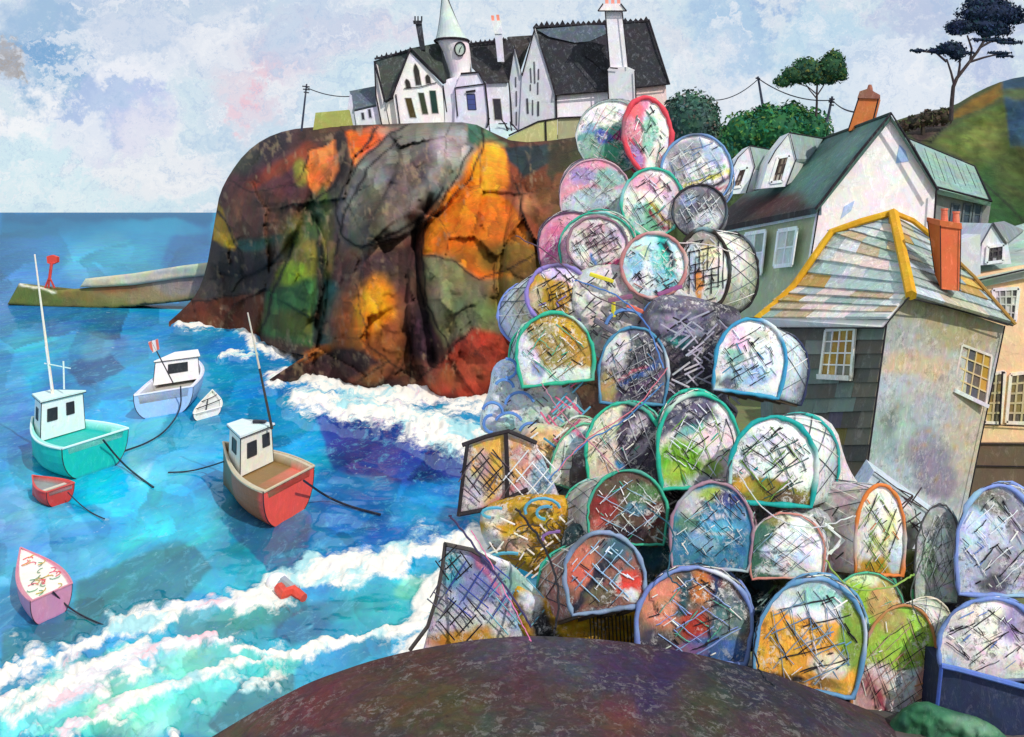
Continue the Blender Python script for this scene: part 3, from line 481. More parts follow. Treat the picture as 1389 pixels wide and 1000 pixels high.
# ================= dark rounded rock in the foreground =================
MQ = vc(10, .4, 1.0, .8, .5, '#8e8a98', .6, bdist=.06, crust=.2, cs=3)
RK = [(150, 1120), (250, 1022), (300, 992), (350, 962), (420, 925), (500, 897), (560, 882), (640, 868), (720, 862), (800, 866), (860, 872), (950, 888), (1050, 914), (1130, 944), (1200, 972), (1245, 998), (1330, 1060), (1420, 1150)]
def build_rock():
    xs = np.linspace(150, 1420, 200); ty = np.interp(xs, [p[0] for p in RK], [p[1] for p in RK])
    for _ in range(3): ty = np.convolve(np.pad(ty, 2, 'edge'), np.ones(5)/5, 'valid')
    Ys = np.concatenate([[5.9, 5.6, 5.35, 5.2, 5.1, 5.03], np.linspace(5, 3.2, 70)])
    V = []; C = []; pxs = []; pys = []
    for Y in Ys:
        for k, x in enumerate(xs):
            X = (x-CX)*5/F; z = H+(HY-ty[k])*5/F
            if Y > 5: z -= .5*(Y-5)+4*(Y-5)**2
            else: z -= .06*(5-Y)**2
            V.append([X, Y, z]); pxs.append(CX+X*F/Y); pys.append(HY+(H-z)*F/Y)
    V = np.array(V); nz = fbm(V[:, 0]*3, V[:, 1]*3, 61, 5); front = V[:, 1] < 4.97
    V[:, 2] += np.where(front, nz*.05+fbm(V[:, 0]*14, V[:, 1]*14, 62, 3)*.012, 0)
    R = [('e', 480, 930, 120, 50, -10, '#6a4640', .8, .8), ('e', 400, 960, 60, 30, -20, '#7a3c40', .8, .8), ('e', 560, 900, 70, 26, 0, '#5a4038', .8, .8), ('e', 600, 960, 100, 36, 0, '#5e5230', .9, .7), ('e', 740, 890, 90, 30, 5, '#565464', .8, .9), ('e', 700, 880, 20, 16, 0, '#7a6480', .8, .8), ('e', 860, 920, 60, 40, 40, '#4a3a5c', .8, .9), ('e', 905, 900, 30, 60, 30, '#3e2e60', .8, .7), ('e', 1000, 930, 60, 30, 20, '#383c50', .8, .9), ('e', 960, 960, 40, 40, 0, '#4c5038', .8, .7), ('e', 1090, 960, 60, 30, 20, '#3c3c4c', .8, .9), ('e', 840, 980, 30, 30, 0, '#7c4a40', .8, .7), ('e', 690, 980, 50, 30, 0, '#4c5a50', .8, .6), ('e', 1160, 985, 40, 18, 20, '#56525c', .8, .8), ('e', 330, 990, 50, 18, -20, '#6c5844', .8, .8), ('e', 700, 930, 30, 60, 10, '#5c3440', .8, .6)]
    C = paint(np.array(pxs), np.array(pys), '#5a464a', R, 22, 34, 12)
    n = len(xs); m = len(Ys); Fc = [[i*n+k, (i+1)*n+k, (i+1)*n+k+1, i*n+k+1] for i in range(m-1) for k in range(n-1)]
    # skirts down to the water and the harbour bed
    b = len(V); ring = [k for k in range(n)]+[i*n+n-1 for i in range(1, m)]+[(m-1)*n+k for k in range(n-2, -1, -1)]+[i*n for i in range(m-2, 0, -1)]
    low = V[ring].copy(); low[:, 2] = -1; V = np.vstack([V, low]); C = np.vstack([C, C[ring]])
    for i in range(len(ring)): j = (i+1) % len(ring); Fc.append([ring[i], b+i, b+j, ring[j]])
    o = mesh('foreground_rock', V, Fc, C, MQ, None, True); tag(o, None, None, kind='structure')
build_rock()
# ================= buildings =================
def bil(q, u, v):
    """q = bottom-left, bottom-right, top-right, top-left"""
    a, b, c, d = [np.asarray(p, float) for p in q]
    return (a*(1-u)+b*u)*(1-v)+(d*(1-u)+c*u)*v
def qn(q):
    a, b, c, d = [np.asarray(p, float) for p in q]
    n = np.cross(b-a, d-a); n = n/np.linalg.norm(n)
    cen = (a+b+c+d)/4; return n if np.dot(n, np.array([0, 0, H])-cen) > 0 else -n
def shape_on(q, uv, lo, hi, g, col):
    """solid plate on a wall quad; uv outline, from lo to hi metres proud of it"""
    n = qn(q); pts = [bil(q, u, v)+n*lo for u, v in uv]
    g.prism(pts, n*(hi-lo), col)
def bar_on(q, a, b, w, lo, hi, g, col):
    n = qn(q); A = bil(q, *a)+n*lo; B = bil(q, *b)+n*lo; d = B-A; s = np.cross(n, d); s = s/np.linalg.norm(s)*w/2
    g.prism([A-s, A+s, B+s, B-s], n*(hi-lo), col)
def window(q, u0, u1, v0, v1, parent, frame, glass, nx, ny, fw, mat, mun=None, arch=False, sill=None, pr=.06, label=None, mw=None, glassmix=None):
    uv = [(u0, v0), (u1, v0), (u1, v1), (u0, v1)]
    if arch:
        c = (u0+u1)/2; uv = [(u0, v0), (u1, v0), (u1, v0+(v1-v0)*.68), (c+(u1-u0)*.28, v0+(v1-v0)*.88), (c, v1), (c-(u1-u0)*.28, v0+(v1-v0)*.88), (u0, v0+(v1-v0)*.68)]
    f = G(); m = len(uv)
    for i in range(m): bar_on(q, uv[i], uv[(i+1) % m], fw, .004, pr, f, frame)
    mw = mw or fw*.45
    for i in range(1, nx):
        u = u0+(u1-u0)*i/nx; bar_on(q, (u, v0), (u, v1), mw, .006, pr*.8, f, mun or frame)
    for j in range(1, ny):
        v = v0+(v1-v0)*j/ny; bar_on(q, (u0, v), (u1, v), mw, .005, pr*.75, f, mun or frame)
    fo = f.build('window', mat, parent)
    g = G()
    if glassmix:
        for i in range(nx):
            for j in range(ny):
                a = u0+(u1-u0)*i/nx; b_ = u0+(u1-u0)*(i+1)/nx; c = v0+(v1-v0)*j/ny; d = v0+(v1-v0)*(j+1)/ny
                shape_on(q, [(a, c), (b_, c), (b_, d), (a, d)], .003, pr*.3, g, random.choice(glassmix))
    else: shape_on(q, uv, .003, pr*.35, g, glass)
    g.build('pane', mat, fo)
    if sill:
        s = G(); bar_on(q, (u0-.02, v0-.015), (u1+.02, v0-.015), fw*1.6, .004, pr*2.2, s, sill); s.build('sill', mat, fo)
    return fo
INK = '#241f26'
def ink(g, pts, r): g.tube(pts, r, INK, 5)
def roof(name, pts, back, th, col, mat, parent, up=(0, 0, 1)):
    """front slope outline (world points) plus thickness; back: second outline"""
    g = G()
    for poly, c in ((pts, col), (back, col)):
        if poly is None: continue
        p = [np.asarray(x, float) for x in poly]; n = np.cross(p[1]-p[0], p[2]-p[0]); n = n/np.linalg.norm(n)
        if n[2] < 0: n = -n
        if len(p) == 4: g.prism(p, -n*th, c)
        else: g.prism(p, -n*th, c)
    return g.build(name, mat, parent)

# ---- the long house with spire on the headland ----
YB = 178.0
def hb(px, py, dy=0): return P(px, py, YB+dy)
big = thing('headland_house', hb(690, 172), 'rambling white gabled house with black slate roofs and a clock spire on the headland', 'building')
BK = vc(.45, .3, .5, .7, .6, '#dfe6ee', .4, bdist=.03)
def wallblock(front, depth, col, name='wall', mat=None, dy=0):
    return G().prism([hb(x, y, dy) for x, y in front], (0, depth, 0), col).build(name, mat or MF, big)
def slab(pts, col, name='roof', mat=None, th=.5):
    p = [hb(*q) for q in pts]; n = np.cross(p[1]-p[0], p[2]-p[0]); n = n/np.linalg.norm(n)
    if n[1] > 0: n = -n
    return G().prism([x+n*.05 for x in p], -n*th, col).build(name, mat or BK, big)
def crest(a, b, n, hgt, w, dy, parent):
    g = G(); A = hb(*a, dy); B = hb(*b, dy); d = (B-A)/n
    for i in range(n):
        c = A+d*(i+.5); h = hgt*random.uniform(.7, 1.2); q = c+np.array([0, 0, h])
        s = d/np.linalg.norm(d)*w/2; g.prism([c-s, c+s, q], (0, .25, 0), INK)
    g.tube([A, B], .22, INK, 5); g.build('ridge_crest', BK, parent)
# low annexe at the far left
annexe = wallblock([(484, 172), (522, 172), (515, 141), (480, 148)], 6, '#dfe0ea', dy=0)
wallblock([(484, 172), (480, 148), (474, 127), (471, 150), (476, 170)], 5, '#cfd3de', 'gable_wall', dy=.3)
r = slab([(480, 149, -.3), (515, 141, -.3), (510, 117, 4), (474, 124, 4)], '#56606a')
q = [hb(484, 170), hb(520, 170), hb(515, 141), hb(481, 148)]
for u0, u1, v0, v1 in ((.22, .34, .3, .72), (.5, .62, .38, .85)): window(q, u0, u1, v0, v1, big, '#b8bcc6', '#3a3a44', 1, 1, .12, MF)
# left main block: gable end seen at the side, slate roof, tall front gable
wallblock([(508, 84), (522, 138), (528, 172), (516, 172), (510, 140)], 8, '#e6e0de', 'gable_wall', dy=-.6)
wallblock([(522, 137), (545, 124), (545, 174), (530, 174)], 8, '#f0e6de', dy=-.8)
r = slab([(522, 138, -1.2), (548, 122, -1.2), (556, 66, 5), (508, 83, 5)], '#3c423e'); crest((508, 80), (553, 70), 7, .8, .7, 4.4, r)
g = G(); ink(g, [hb(508, 83, -1), hb(522, 138, -1.5), hb(548, 122, -1.5)], .22); ink(g, [hb(508, 84, -1), hb(510, 130, -1), hb(518, 170, -1)], .14); g.build('gutter', MF, r)
gab = [(537, 176), (612, 176), (600, 116), (604, 112), (556, 66), (530, 132)]
gab = [(540, 176), (604, 178), (600, 116), (556, 66), (533, 126)]
wallblock(gab, 7, '#f2ecea', 'front_gable', dy=-2)
slab([(556, 66, -2.2), (603, 112, -2.2), (612, 106, 4), (597, 58, 4), (566, 64, 2)], '#363d38')
g = G(); ink(g, [hb(531, 133, -2.4), hb(536, 118, -2.4), hb(557, 65, -2.4), hb(582, 92, -2.4), hb(602, 113, -2.4), hb(612, 107, -1)], .26)
for a, b in (((537, 128), (543, 172)), ((601, 116), (606, 152))): ink(g, [hb(*a, -2.2), hb(*b, -2.2)], .12)
ink(g, [hb(548, 120, -2.2), hb(570, 118, -2.2), hb(592, 112, -2.2)], .08); g.build('barge_board', MF, big)
def hwin(x0, y0, x1, y1, sk, arch=True, col='#2b2a24', dy=-2, frame='#a8a49e', mm=1, fw=.12, par=None):
    """upright window leaning with its wall: (x0,y0) top, (x1,y1) bottom corner, sk lean"""
    q = [hb(x0+sk, y1, dy), hb(x1+sk, y1, dy), hb(x1, y0, dy), hb(x0, y0, dy)]
    return window(q, 0, 1, 0, 1, big, frame, col, 1, mm, fw, MF, arch=arch)
for a in ((559, 86, 567, 116, 5), (548, 107, 555, 120, 3), (576, 101, 583, 114, 2)): hwin(*a, col='#33302e')
hwin(549, 133, 558, 160, 7, False, '#4a3e1e'); hwin(567, 126, 575, 155, 6, False, '#37402e'); hwin(582, 123, 591, 154, 4, False, '#1f3c34')
# round clock tower with a conical spire
tx = hb(621, 90, 1); r0 = 19*YB/F
tw = G(); prof = [(r0*.96, (90-150)*YB/F*1.0), (r0*.98, -3), (r0*1.02, 3), (r0*1.08, 5.4)]
def skewring(cx, cy, rx, dy=1): return [hb(cx, cy, dy)+np.array([rx*YB/F*math.cos(a), -rx*YB/F*math.sin(a), 0]) for a in np.linspace(0, 2*math.pi, 24, endpoint=False)]
def loft(g, rings, cols):
    V = []; Fc = []; n = len(rings[0]); C = []
    for r_, c in zip(rings, cols): V += r_; C += [lin(c)]*n
    for i in range(len(rings)-1):
        for k in range(n): Fc.append([i*n+k, i*n+(k+1) % n, (i+1)*n+(k+1) % n, (i+1)*n+k])
    Fc += [list(range(n))[::-1], [(len(rings)-1)*n+k for k in range(n)]]
    g.add(V, Fc, np.array(C))
loft(tw, [skewring(626, 150, 15), skewring(625, 100, 15), skewring(620, 72, 18), skewring(614, 56, 21)], ['#e8dce0']*4)
tow = tw.build('clock_tower', MF, big)
g = G(); loft(g, [skewring(613, 56, 23), skewring(610, 40, 16), skewring(607, 22, 10), skewring(604, 4, 5), skewring(602, -14, 1.2)], ['#c6d2cc', '#bccac2', '#c8d4cc', '#b8c6be', '#c6d0cc'])
sp = g.build('spire', MF, big)
g = G(); g.tube(skewring(613, 56, 23.2), .26, INK, 5, True)
for k in (14, 16, 19, 21, 23): 
    rg = [skewring(613, 56, 23.3), skewring(610, 40, 16.3), skewring(607, 22, 10.3), skewring(604, 4, 5.2), skewring(602, -14, 1.2)]
    kk = (24-k+12) % 24; g.tube([r_[kk] for r_ in rg], .13 if k != 14 else .3, INK, 5)
g.build('hip_line', MF, sp)
cl = G(); cc = hb(625, 70, 1)+np.array([0, -r0*.98-.1, 0])
cl.prism([cc+np.array([7*YB/F*math.cos(a), 0, 9*YB/F*math.sin(a)]) for a in np.linspace(0, 2*math.pi, 20, endpoint=False)], (0, .3, 0), '#b9c4ba')
clk = cl.build('clock', MF, tow)
g = G(); g.tube([cc+np.array([7*YB/F*math.cos(a), -.1, 9*YB/F*math.sin(a)]) for a in np.linspace(0, 2*math.pi, 20, endpoint=False)], .15, INK, 5, True); g.build('clock_rim', MF, clk)
g = G(); g.tube([cc+(0, -.15, 0), cc+(.35, -.15, .5)], .08, INK, 4); g.tube([cc+(0, -.15, 0), cc+(-.1, -.15, -.65)], .08, INK, 4); g.build('clock_hand', MF, clk)
# porch below the tower, middle range
wallblock([(604, 180), (618, 182), (618, 120), (624, 102), (606, 108), (602, 118)], 6, '#e4dfe6', 'link_wall', dy=-2.2)
wallblock([(616, 182), (664, 184), (657, 114), (648, 98), (625, 100), (618, 118)], 6, '#dcd8e6', 'porch', dy=-3)
g = G(); ink(g, [hb(618, 119, -3.2), hb(657, 114, -3.2)], .12); ink(g, [hb(625, 100, -3.2), hb(649, 98, -3.2), hb(658, 114, -3.2), hb(662, 150, -3.2), hb(663, 170, -3.2)], .18); ink(g, [hb(617, 119, -3.2), hb(621, 158, -3.2)], .12); g.build('porch_trim', MF, big)
hwin(633, 128, 644, 149, 2, False, '#46508c', dy=-3, frame='#3c3c58', mm=3, fw=.16)
g = G(); g.tube([hb(632, 125, -3.3), hb(645, 123, -3.3)], .2, INK, 5); g.build('lintel', MF, big)
wallblock([(658, 180), (694, 184), (688, 112), (657, 112)], 6, '#dcdbe4', dy=-1.4)
hwin(668, 134, 679, 163, 3, False, '#33303a', dy=-1.4)
g = G(); 
for a, b in (((664, 160), (660, 174)), ((684, 166), (690, 182)), ((680, 162), (690, 176)), ((676, 168), (688, 168)), ((692, 165), (703, 178)), ((692, 165), (696, 188))): g = G(); ink(g, [hb(*a, -3.6), hb(*b, -3.6)], .12); g.build('handrail', MF, big)
g = G(); g.prism([hb(664, 168, -1.6), hb(690, 166, -1.6), hb(712, 190, -6), hb(668, 196, -6)], (0, .6, -.4), '#b9ccd2'); g.build('steps', MF, big)
r = slab([(648, 98, -1.9), (660, 113, -2), (690, 112, -2), (704, 70, 4), (686, 52, 6), (636, 60, 6), (640, 92, -.5)], '#2c2a2c'); crest((636, 60), (686, 54), 8, .8, .7, 5, r)
slab([(690, 112, -1), (706, 96, 3), (722, 48, 9), (690, 50, 9), (696, 70, 6)], '#34302c')
# two pale side gables and the great roof
wallblock([(692, 182), (708, 182), (708, 102), (697, 62), (690, 108)], 9, '#c2c4ce', 'side_gable', dy=-1.2)
wallblock([(704, 184), (756, 162), (753, 128), (726, 38), (708, 104)], 10, '#c9cad2', 'side_gable', dy=-1.6)
g = G(); ink(g, [hb(690, 110, -1.5), hb(698, 62, -1.5), hb(708, 103, -1.8), hb(725, 40, -1.8), hb(740, 82, -1.9), hb(754, 128, -1.9)], .18); ink(g, [hb(690, 110, -1.5), hb(693, 140, -1.5), hb(695, 180, -1.5)], .14)
g.build('barge_board', MF, big)
for a in ((719, 93, 720, 112, 1), (724, 84, 725, 113, 1), (730, 94, 731, 108, 0), (719, 115, 720, 123, 0), (729, 112, 730, 128, 0), (714, 134, 716, 154, 1), (722, 136, 723, 156, 0), (729, 138, 731, 157, 0), (700, 124, 701, 144, 0), (700, 152, 701, 170, 0), (699, 105, 700, 118, 0)):
    hwin(*a, False, '#3c3c44', -1.65 if a[0] > 704 else -1.25, '#5a5a64', 1, .12)
wallblock([(755, 183), (826, 186), (826, 122), (754, 128)], 10, '#f0eaf0', dy=-1.4)
wallblock([(826, 186), (908, 186), (903, 114), (826, 122)], 10, '#eccfc8', dy=-1.35)
GR = [(754, 129, -2.2), (800, 125, -2.2), (908, 114, -2.2), (894, 72, 3), (880, 27, 8), (800, 32, 8), (724, 37, 8)]
r = slab(GR, '#26262c', th=.6); crest((724, 37), (880, 29), 22, 1.0, 1.3, 7.6, r)
g = G()
for pts, c in (([(728, 40), (800, 34), (820, 34), (822, 46), (800, 56), (780, 58), (745, 50)], '#4a5560'), ([(842, 60), (878, 56), (896, 92), (905, 112), (865, 114), (880, 80)], '#3c3c48'), ([(790, 62), (800, 56), (822, 62), (822, 100), (805, 84), (790, 74)], '#131318')):
    t_ = lambda x, y: hb(x, y, -2.2+(122-y)/90*10.2-.32)
    g.prism([t_(*p) for p in pts], (0, .1, .0), c)
g.build('slate_patch', BK, r)
g = G(); ink(g, [hb(724, 37, 7), hb(740, 84, 2), hb(754, 129, -2.6), hb(826, 123, -2.6), hb(908, 114, -2.6), hb(880, 27, 7)], .2); ink(g, [hb(754, 129, -1.8), hb(755, 162, -1.8)], .2); g.build('gutter', MF, r)
# great chimney
g = G(); W_ = '#eae6ea'
def frus(g, a, b, d0, d1, col):
    """a,b = (x0,x1,y) bottom and top rows"""
    V = [hb(a[0], a[2], d0), hb(a[1], a[2], d0), hb(a[1], a[2], d1), hb(a[0], a[2], d1), hb(b[0], b[2], d0), hb(b[1], b[2], d0), hb(b[1], b[2], d1), hb(b[0], b[2], d1)]
    g.add(V, [[3, 2, 1, 0], [4, 5, 6, 7], [0, 1, 5, 4], [1, 2, 6, 5], [2, 3, 7, 6], [3, 0, 4, 7]], col)
frus(g, (829, 866, 190), (824, 861, 95), -4.4, -.5, '#d5d5dc'); frus(g, (824, 861, 95), (827, 852, 91), -4.4, -1, '#dcdadf'); frus(g, (827, 852, 91), (821, 844, 15), -4, -1.2, W_)
ch = g.build('chimney', MF, big)
g = G(); frus(g, (811, 850, 15), (818, 842, 5), -4.8, -.6, '#efe8e6'); g.build('chimney_cap', MF, ch)
g = G()
for x in (821, 829, 837): frus(g, (x, x+4.5, 5), (x-.3, x+4.2, -5), -3.6, -2.4, '#e0907c')
g.build('chimney_pot', MF, ch)
g = G(); 
for pts in ([(811, 15), (850, 15)], [(821, 16), (827, 91)], [(844, 16), (852, 91)], [(827, 92), (838, 93)], [(824, 96), (826, 150)], [(861, 96), (863, 142)], [(818, 5), (811, 15)], [(842, 5), (850, 15)]): ink(g, [hb(*p, -4.95) for p in pts], .12)
g.build('chimney_edge', MF, ch)
# slender pale chimney, dark left chimney
g = G(); frus(g, (675, 684, 84), (671, 681, 46), -1, 1.2, '#d4d2dc'); frus(g, (671, 681, 46), (666, 680, 28), -1.2, 1.4, '#dedce2'); ch = g.build('chimney', MF, big)
g = G(); frus(g, (667, 671, 30), (666, 670, 21), -.6, .6, '#ec8a78'); frus(g, (674, 678, 28), (673, 677, 20), -.6, .6, '#e88878'); g.build('chimney_pot', MF, ch)
g = G(); frus(g, (570, 577, 68), (563, 572, 30), 0, 2, '#2c2c34'); frus(g, (561, 572, 33), (560, 573, 28), -.3, 2.3, '#26262e'); ch = g.build('chimney', BK, big)
g = G(); 
for x in (562, 566, 571): frus(g, (x, x+2, 28), (x, x+2, 22), .3, 1.3, '#202028')
g.build('chimney_pot', BK, ch)

# ---- garden walls and grassy bank on the headland ----
def solo(name, g, mat, label, cat, group=None, base=None, sm=False):
    o = g.build(name, mat, None, sm); v = np.array(g.v); b = v.mean(0); b[2] = v[:, 2].min(); recenter(o, b); return tag(o, label, cat, group)
def pp(pts, Y): return [P(x, y, Y) for x, y in pts]
solo('garden_wall', G().prism(pp([(424, 180), (428, 153), (473, 149), (480, 180)], 176), (0, 1.2, 0), '#a8a65a'), MF, 'low olive yellow garden wall left of the white house on the cliff', 'wall')
g = G(); g.prism(pp([(674, 200), (690, 186), (730, 166), (756, 160), (756, 200)], 172), (0, 1.2, 0), '#bcbc84'); g.prism(pp([(757, 200), (757, 160), (806, 158), (806, 200)], 172.2), (0, 1.2, 0), '#aaa884'); ink(g, pp([(740, 163), (741, 198)], 171.8), .16); ink(g, pp([(690, 184), (730, 165), (760, 160), (806, 158)], 171.9), .16)
solo('boundary_wall', g, MF, 'sloping sage green boundary wall below the great black roof', 'wall')

# ---- white gabled house ----
MS = vc(1.3, .25, .6, .75, .4, '#c8d0cc', .4)
wh = thing('gabled_house', P(1190, 420, 38), 'white gabled house with green slate roof, sage side wing and two dormers', 'house')
A = lambda x, y, Y=38: P(x, y, Y)
g = G(); g.prism([A(1085, 440, 37.5), A(1262, 440, 37.5), A(1270, 256, 37.5), A(1208, 157, 37.5), A(1111, 282, 37.5)], (-.03, .6, 0), '#f1e9e8'); gw = g.build('gable_wall', MH, wh)
g = G(); g.add([A(1085, 440, 37.6), A(960, 440, 46), A(960, 312, 46), A(1111, 284, 37.6), A(1085, 440, 39.5), A(960, 440, 48), A(960, 312, 48), A(1111, 284, 39.5)], [[0, 1, 2, 3], [7, 6, 5, 4], [0, 3, 7, 4], [1, 5, 6, 2], [3, 2, 6, 7], [0, 4, 5, 1]], '#a9b290'); sw = g.build('side_wall', MH, wh)
qs = [A(1085, 440, 37.6), A(960, 440, 46), A(960, 312, 46), A(1111, 284, 37.6)]; qs = [qs[1], qs[0], qs[3], qs[2]]; n_q = qn(qs); qs = [p+n_q*.35 for p in qs]
def quv(q, px, py):
    """bilinear coordinates of a picture point on a wall quad"""
    best = (0, 0); u = v = .5
    def pr(u, v): p = bil(q, u, v); return CX+p[0]*F/p[1], HY-(p[2]-H)*F/p[1]
    for _ in range(12):
        x, y = pr(u, v); x1, y1 = pr(u+1e-4, v); x2, y2 = pr(u, v+1e-4)
        J = np.array([[(x1-x)/1e-4, (x2-x)/1e-4], [(y1-y)/1e-4, (y2-y)/1e-4]]); d = np.linalg.solve(J, [px-x, py-y]); u += d[0]; v += d[1]
    return u, v
def winpx(q, x0, y0, x1, y1, **k):
    a = quv(q, x0, y1); b = quv(q, x1, y1-0); c = quv(q, x1, y0); d = quv(q, x0, y0)
    return window(q, (a[0]+d[0])/2, (b[0]+c[0])/2, (a[1]+b[1])/2, (c[1]+d[1])/2, **k)
winpx(qs, 1010, 316, 1036, 372, parent=wh, frame='#e4e8e6', glass='#b8ccd4', nx=2, ny=2, fw=.16, mat=MH, mun='#dfe4e4', glassmix=['#b8ccd8', '#c8d4d4', '#8f9c8c'])
winpx(qs, 1054, 312, 1078, 360, parent=wh, frame='#e8ece8', glass='#b4c0b4', nx=2, ny=2, fw=.16, mat=MH, mun='#dfe4e4', glassmix=['#a8b4a4', '#c4ccc4', '#b8c4bc'])
g = G(); g.prism([A(1111, 292, 37.4), A(955, 322, 46), A(955, 311, 46), A(1111, 279, 37.4)], (.05, -.15, 0), '#e6e6e2'); g.build('fascia', MH, wh)
# left slope, drawn from the eave up to the ridge
rid0, rid1 = A(1208, 156, 37.3), A(1075, 205, 50)
g = G(); E0, E1 = A(1108, 281, 37.1), A(955, 312, 45.8)
nrow, ncol = 14, 22; V = []; C = []; 
for j in range(nrow+1):
    for i in range(ncol+1):
        u, v = i/ncol, j/nrow; p = (E0*(1-u)+E1*u)*(1-v)+(rid0*(1-u)+rid1*u)*v; V.append(p)
V = np.array(V); px_ = CX+V[:, 0]*F/V[:, 1]; py_ = HY-(V[:, 2]-H)*F/V[:, 1]
C = paint(px_, py_, '#4f6f68', [('p', [(960, 270), (1080, 262), (1110, 285), (960, 320)], '#3a3030', 14), ('e', 1100, 240, 30, 20, -50, '#5a8278', .9, .8), ('e', 1050, 275, 40, 12, -10, '#5c3a38', .8, .8), ('e', 1160, 190, 40, 14, -50, '#6c8c84', .9, .7)], 8, 16, 4)
n_ = len(V); Vb = V+np.array([0, .1, -.25]); w = ncol+1; fc = [[j*w+i, j*w+i+1, (j+1)*w+i+1, (j+1)*w+i] for j in range(nrow) for i in range(ncol)]
ring = [i for i in range(w)]+[j*w+ncol for j in range(1, nrow+1)]+[nrow*w+i for i in range(ncol-1, -1, -1)]+[j*w for j in range(nrow-1, 0, -1)]
fc += [[q_+n_ for q_ in f_[::-1]] for f_ in fc]+[[ring[k], ring[k]+n_, ring[(k+1) % len(ring)]+n_, ring[(k+1) % len(ring)]] for k in range(len(ring))]
rf = mesh('roof', np.vstack([V, Vb]), fc, np.vstack([C, C]), MS, wh)
g = G(); g.prism([A(1208, 156, 37.3), A(1272, 257, 37.3), P(1255, 258, 43.5), P(1200, 158, 43.5)], (0.02, .02, -.2), '#4a5e5a'); g.build('roof_slope', MS, wh)
g = G(); ink(g, [A(1106, 284, 37.0), A(1112, 277, 37.0), A(1160, 214, 37.0), A(1209, 154, 37.0), A(1240, 203, 37.0), A(1272, 258, 37.0)], .06); ink(g, [A(1111, 283, 37.2), A(1100, 350, 37.3), A(1088, 400, 37.4)], .03); ink(g, [A(1270, 258, 37.2), A(1266, 320, 37.2)], .04); g.tube([rid0+(0, 0, .05), rid1+(0, 0, .05)], .07, '#39443f', 5); g.build('barge_board', MH, wh)
g = G(); shape_on([A(1100, 300, 37.5), A(1260, 300, 37.5), A(1260, 160, 37.5), A(1100, 160, 37.5)], [(.72, .56), (.83, .58), (.8, .68), (.75, .74), (.73, .64)], .005, .02, g, '#9db4dc'); g.build('paint_patch', MH, wh); g = G(); shape_on([A(1100, 300, 37.5), A(1260, 300, 37.5), A(1260, 160, 37.5), A(1100, 160, 37.5)], [(.25, .02), (.34, .1), (.37, .2), (.28, .14)], .005, .02, g, '#b4c4e4'); g.build('paint_patch', MH, wh)
# rear wing
g = G(); g.prism([P(1262, 330, 42), P(1336, 330, 42), P(1345, 272, 42), P(1268, 252, 42)], (0, 4, 0), '#7f8480'); rw = g.build('rear_wall', MH, wh)
qr = [P(1262, 330, 42), P(1336, 330, 42), P(1345, 272, 42), P(1268, 252, 42)]
for x0, x1 in ((1290, 1300), (1306, 1316), (1320, 1330)): winpx(qr, x0, 277, x1, 305, parent=wh, frame='#5c666c', glass='#3c4c58', nx=1, ny=2, fw=.08, mat=MH)
g = G(); g.prism([P(1268, 256, 41.6), P(1345, 274, 41.6), P(1322, 226, 45), P(1222, 184, 45)], (0, .1, -.2), '#86a49a')
for k in range(7): x = 1240+k*14; ink(g, [P(x, 196+k*5.4, 44.3), P(x+14, 240+k*3.0, 42)], .012)
ink(g, [P(1222, 184, 45), P(1322, 226, 45), P(1345, 273, 41.5), P(1268, 253, 41.5)], .05); g.build('rear_roof', MS, wh)
# dormers
def dormer(face, wpx, rpts, cheek, fy, ry):
    g = G(); g.prism([P(x, y, fy) for x, y in face], (0.2, 2.2, 0), '#e6e6e6'); d = g.build('dormer', MH, wh)
    q = [P(x, y, fy) for x, y in wpx]
    window(q, 0, 1, 0, 1, parent=d, frame='#f0f0ee', glass='#4a3e3a', nx=3, ny=3, fw=.12, mat=MH, mun='#4a3c38', glassmix=['#8a7a6c', '#3a302e', '#b0a898'])
    g = G(); g.prism([P(x, y, Y) for x, y, Y in rpts], (0, .1, -.12), '#9cb0ac'); ink(g, [P(x, y, Y) for x, y, Y in rpts[:2]], .03); ink(g, [P(x, y, fy-.05) for x, y in face[1:]], .025); g.build('dormer_roof', MS, d)
    g = G(); g.prism([P(x, y, Y) for x, y, Y in cheek], (0, .15, 0), '#e0e2e2'); g.build('dormer_cheek', MH, d)
dormer([(986, 264), (992, 232), (1001, 214), (1017, 198), (1024, 226), (1012, 262)], [(991, 255), (1005, 253), (1014, 227), (1002, 230)], [(1017, 198, 42.8), (1052, 204, 46), (1040, 230, 44.4), (1018, 229, 42.8)], [(1018, 229, 42.8), (1040, 231, 44.5), (1030, 258, 43.8), (1010, 262, 42.8)], 42.8, 45)
dormer([(1032, 256), (1042, 222), (1052, 204), (1071, 180), (1080, 216), (1066, 253)], [(1045, 248), (1061, 246), (1071, 211), (1055, 214)], [(1071, 180, 41.5), (1117, 188, 45), (1096, 216, 43.2), (1078, 216, 41.5)], [(1078, 216, 41.5), (1094, 217, 43.4), (1076, 246, 42.4), (1064, 253, 41.5)], 41.5, 45)
# brick chimney on the ridge
g = G(); V = [P(1150, 178, 41), P(1182, 172, 41), P(1192, 132, 41), P(1167, 126, 41)]
g.prism(V, (.5, 1.1, 0), '#c4703c'); ch = g.build('chimney', MH, wh)
g = G(); g.prism([P(1163, 133, 40.9), P(1166, 124, 40.9), P(1178, 120, 40.9), P(1194, 129, 40.9), P(1192, 134, 40.9)], (.5, 1.3, 0), '#8a5a48'); g.build('chimney_cap', MH, ch)
g = G(); g.lathe(P(1180, 124, 41.4), [(.13, 0), (.12, .12), (.07, .28), (.0, .3)], '#9a6450', 10); g.build('chimney_pot', MH, ch)
g = G(); ink(g, [V[0], V[3]], .03); ink(g, [V[1], V[2]], .03); g.build('chimney_edge', MH, ch)

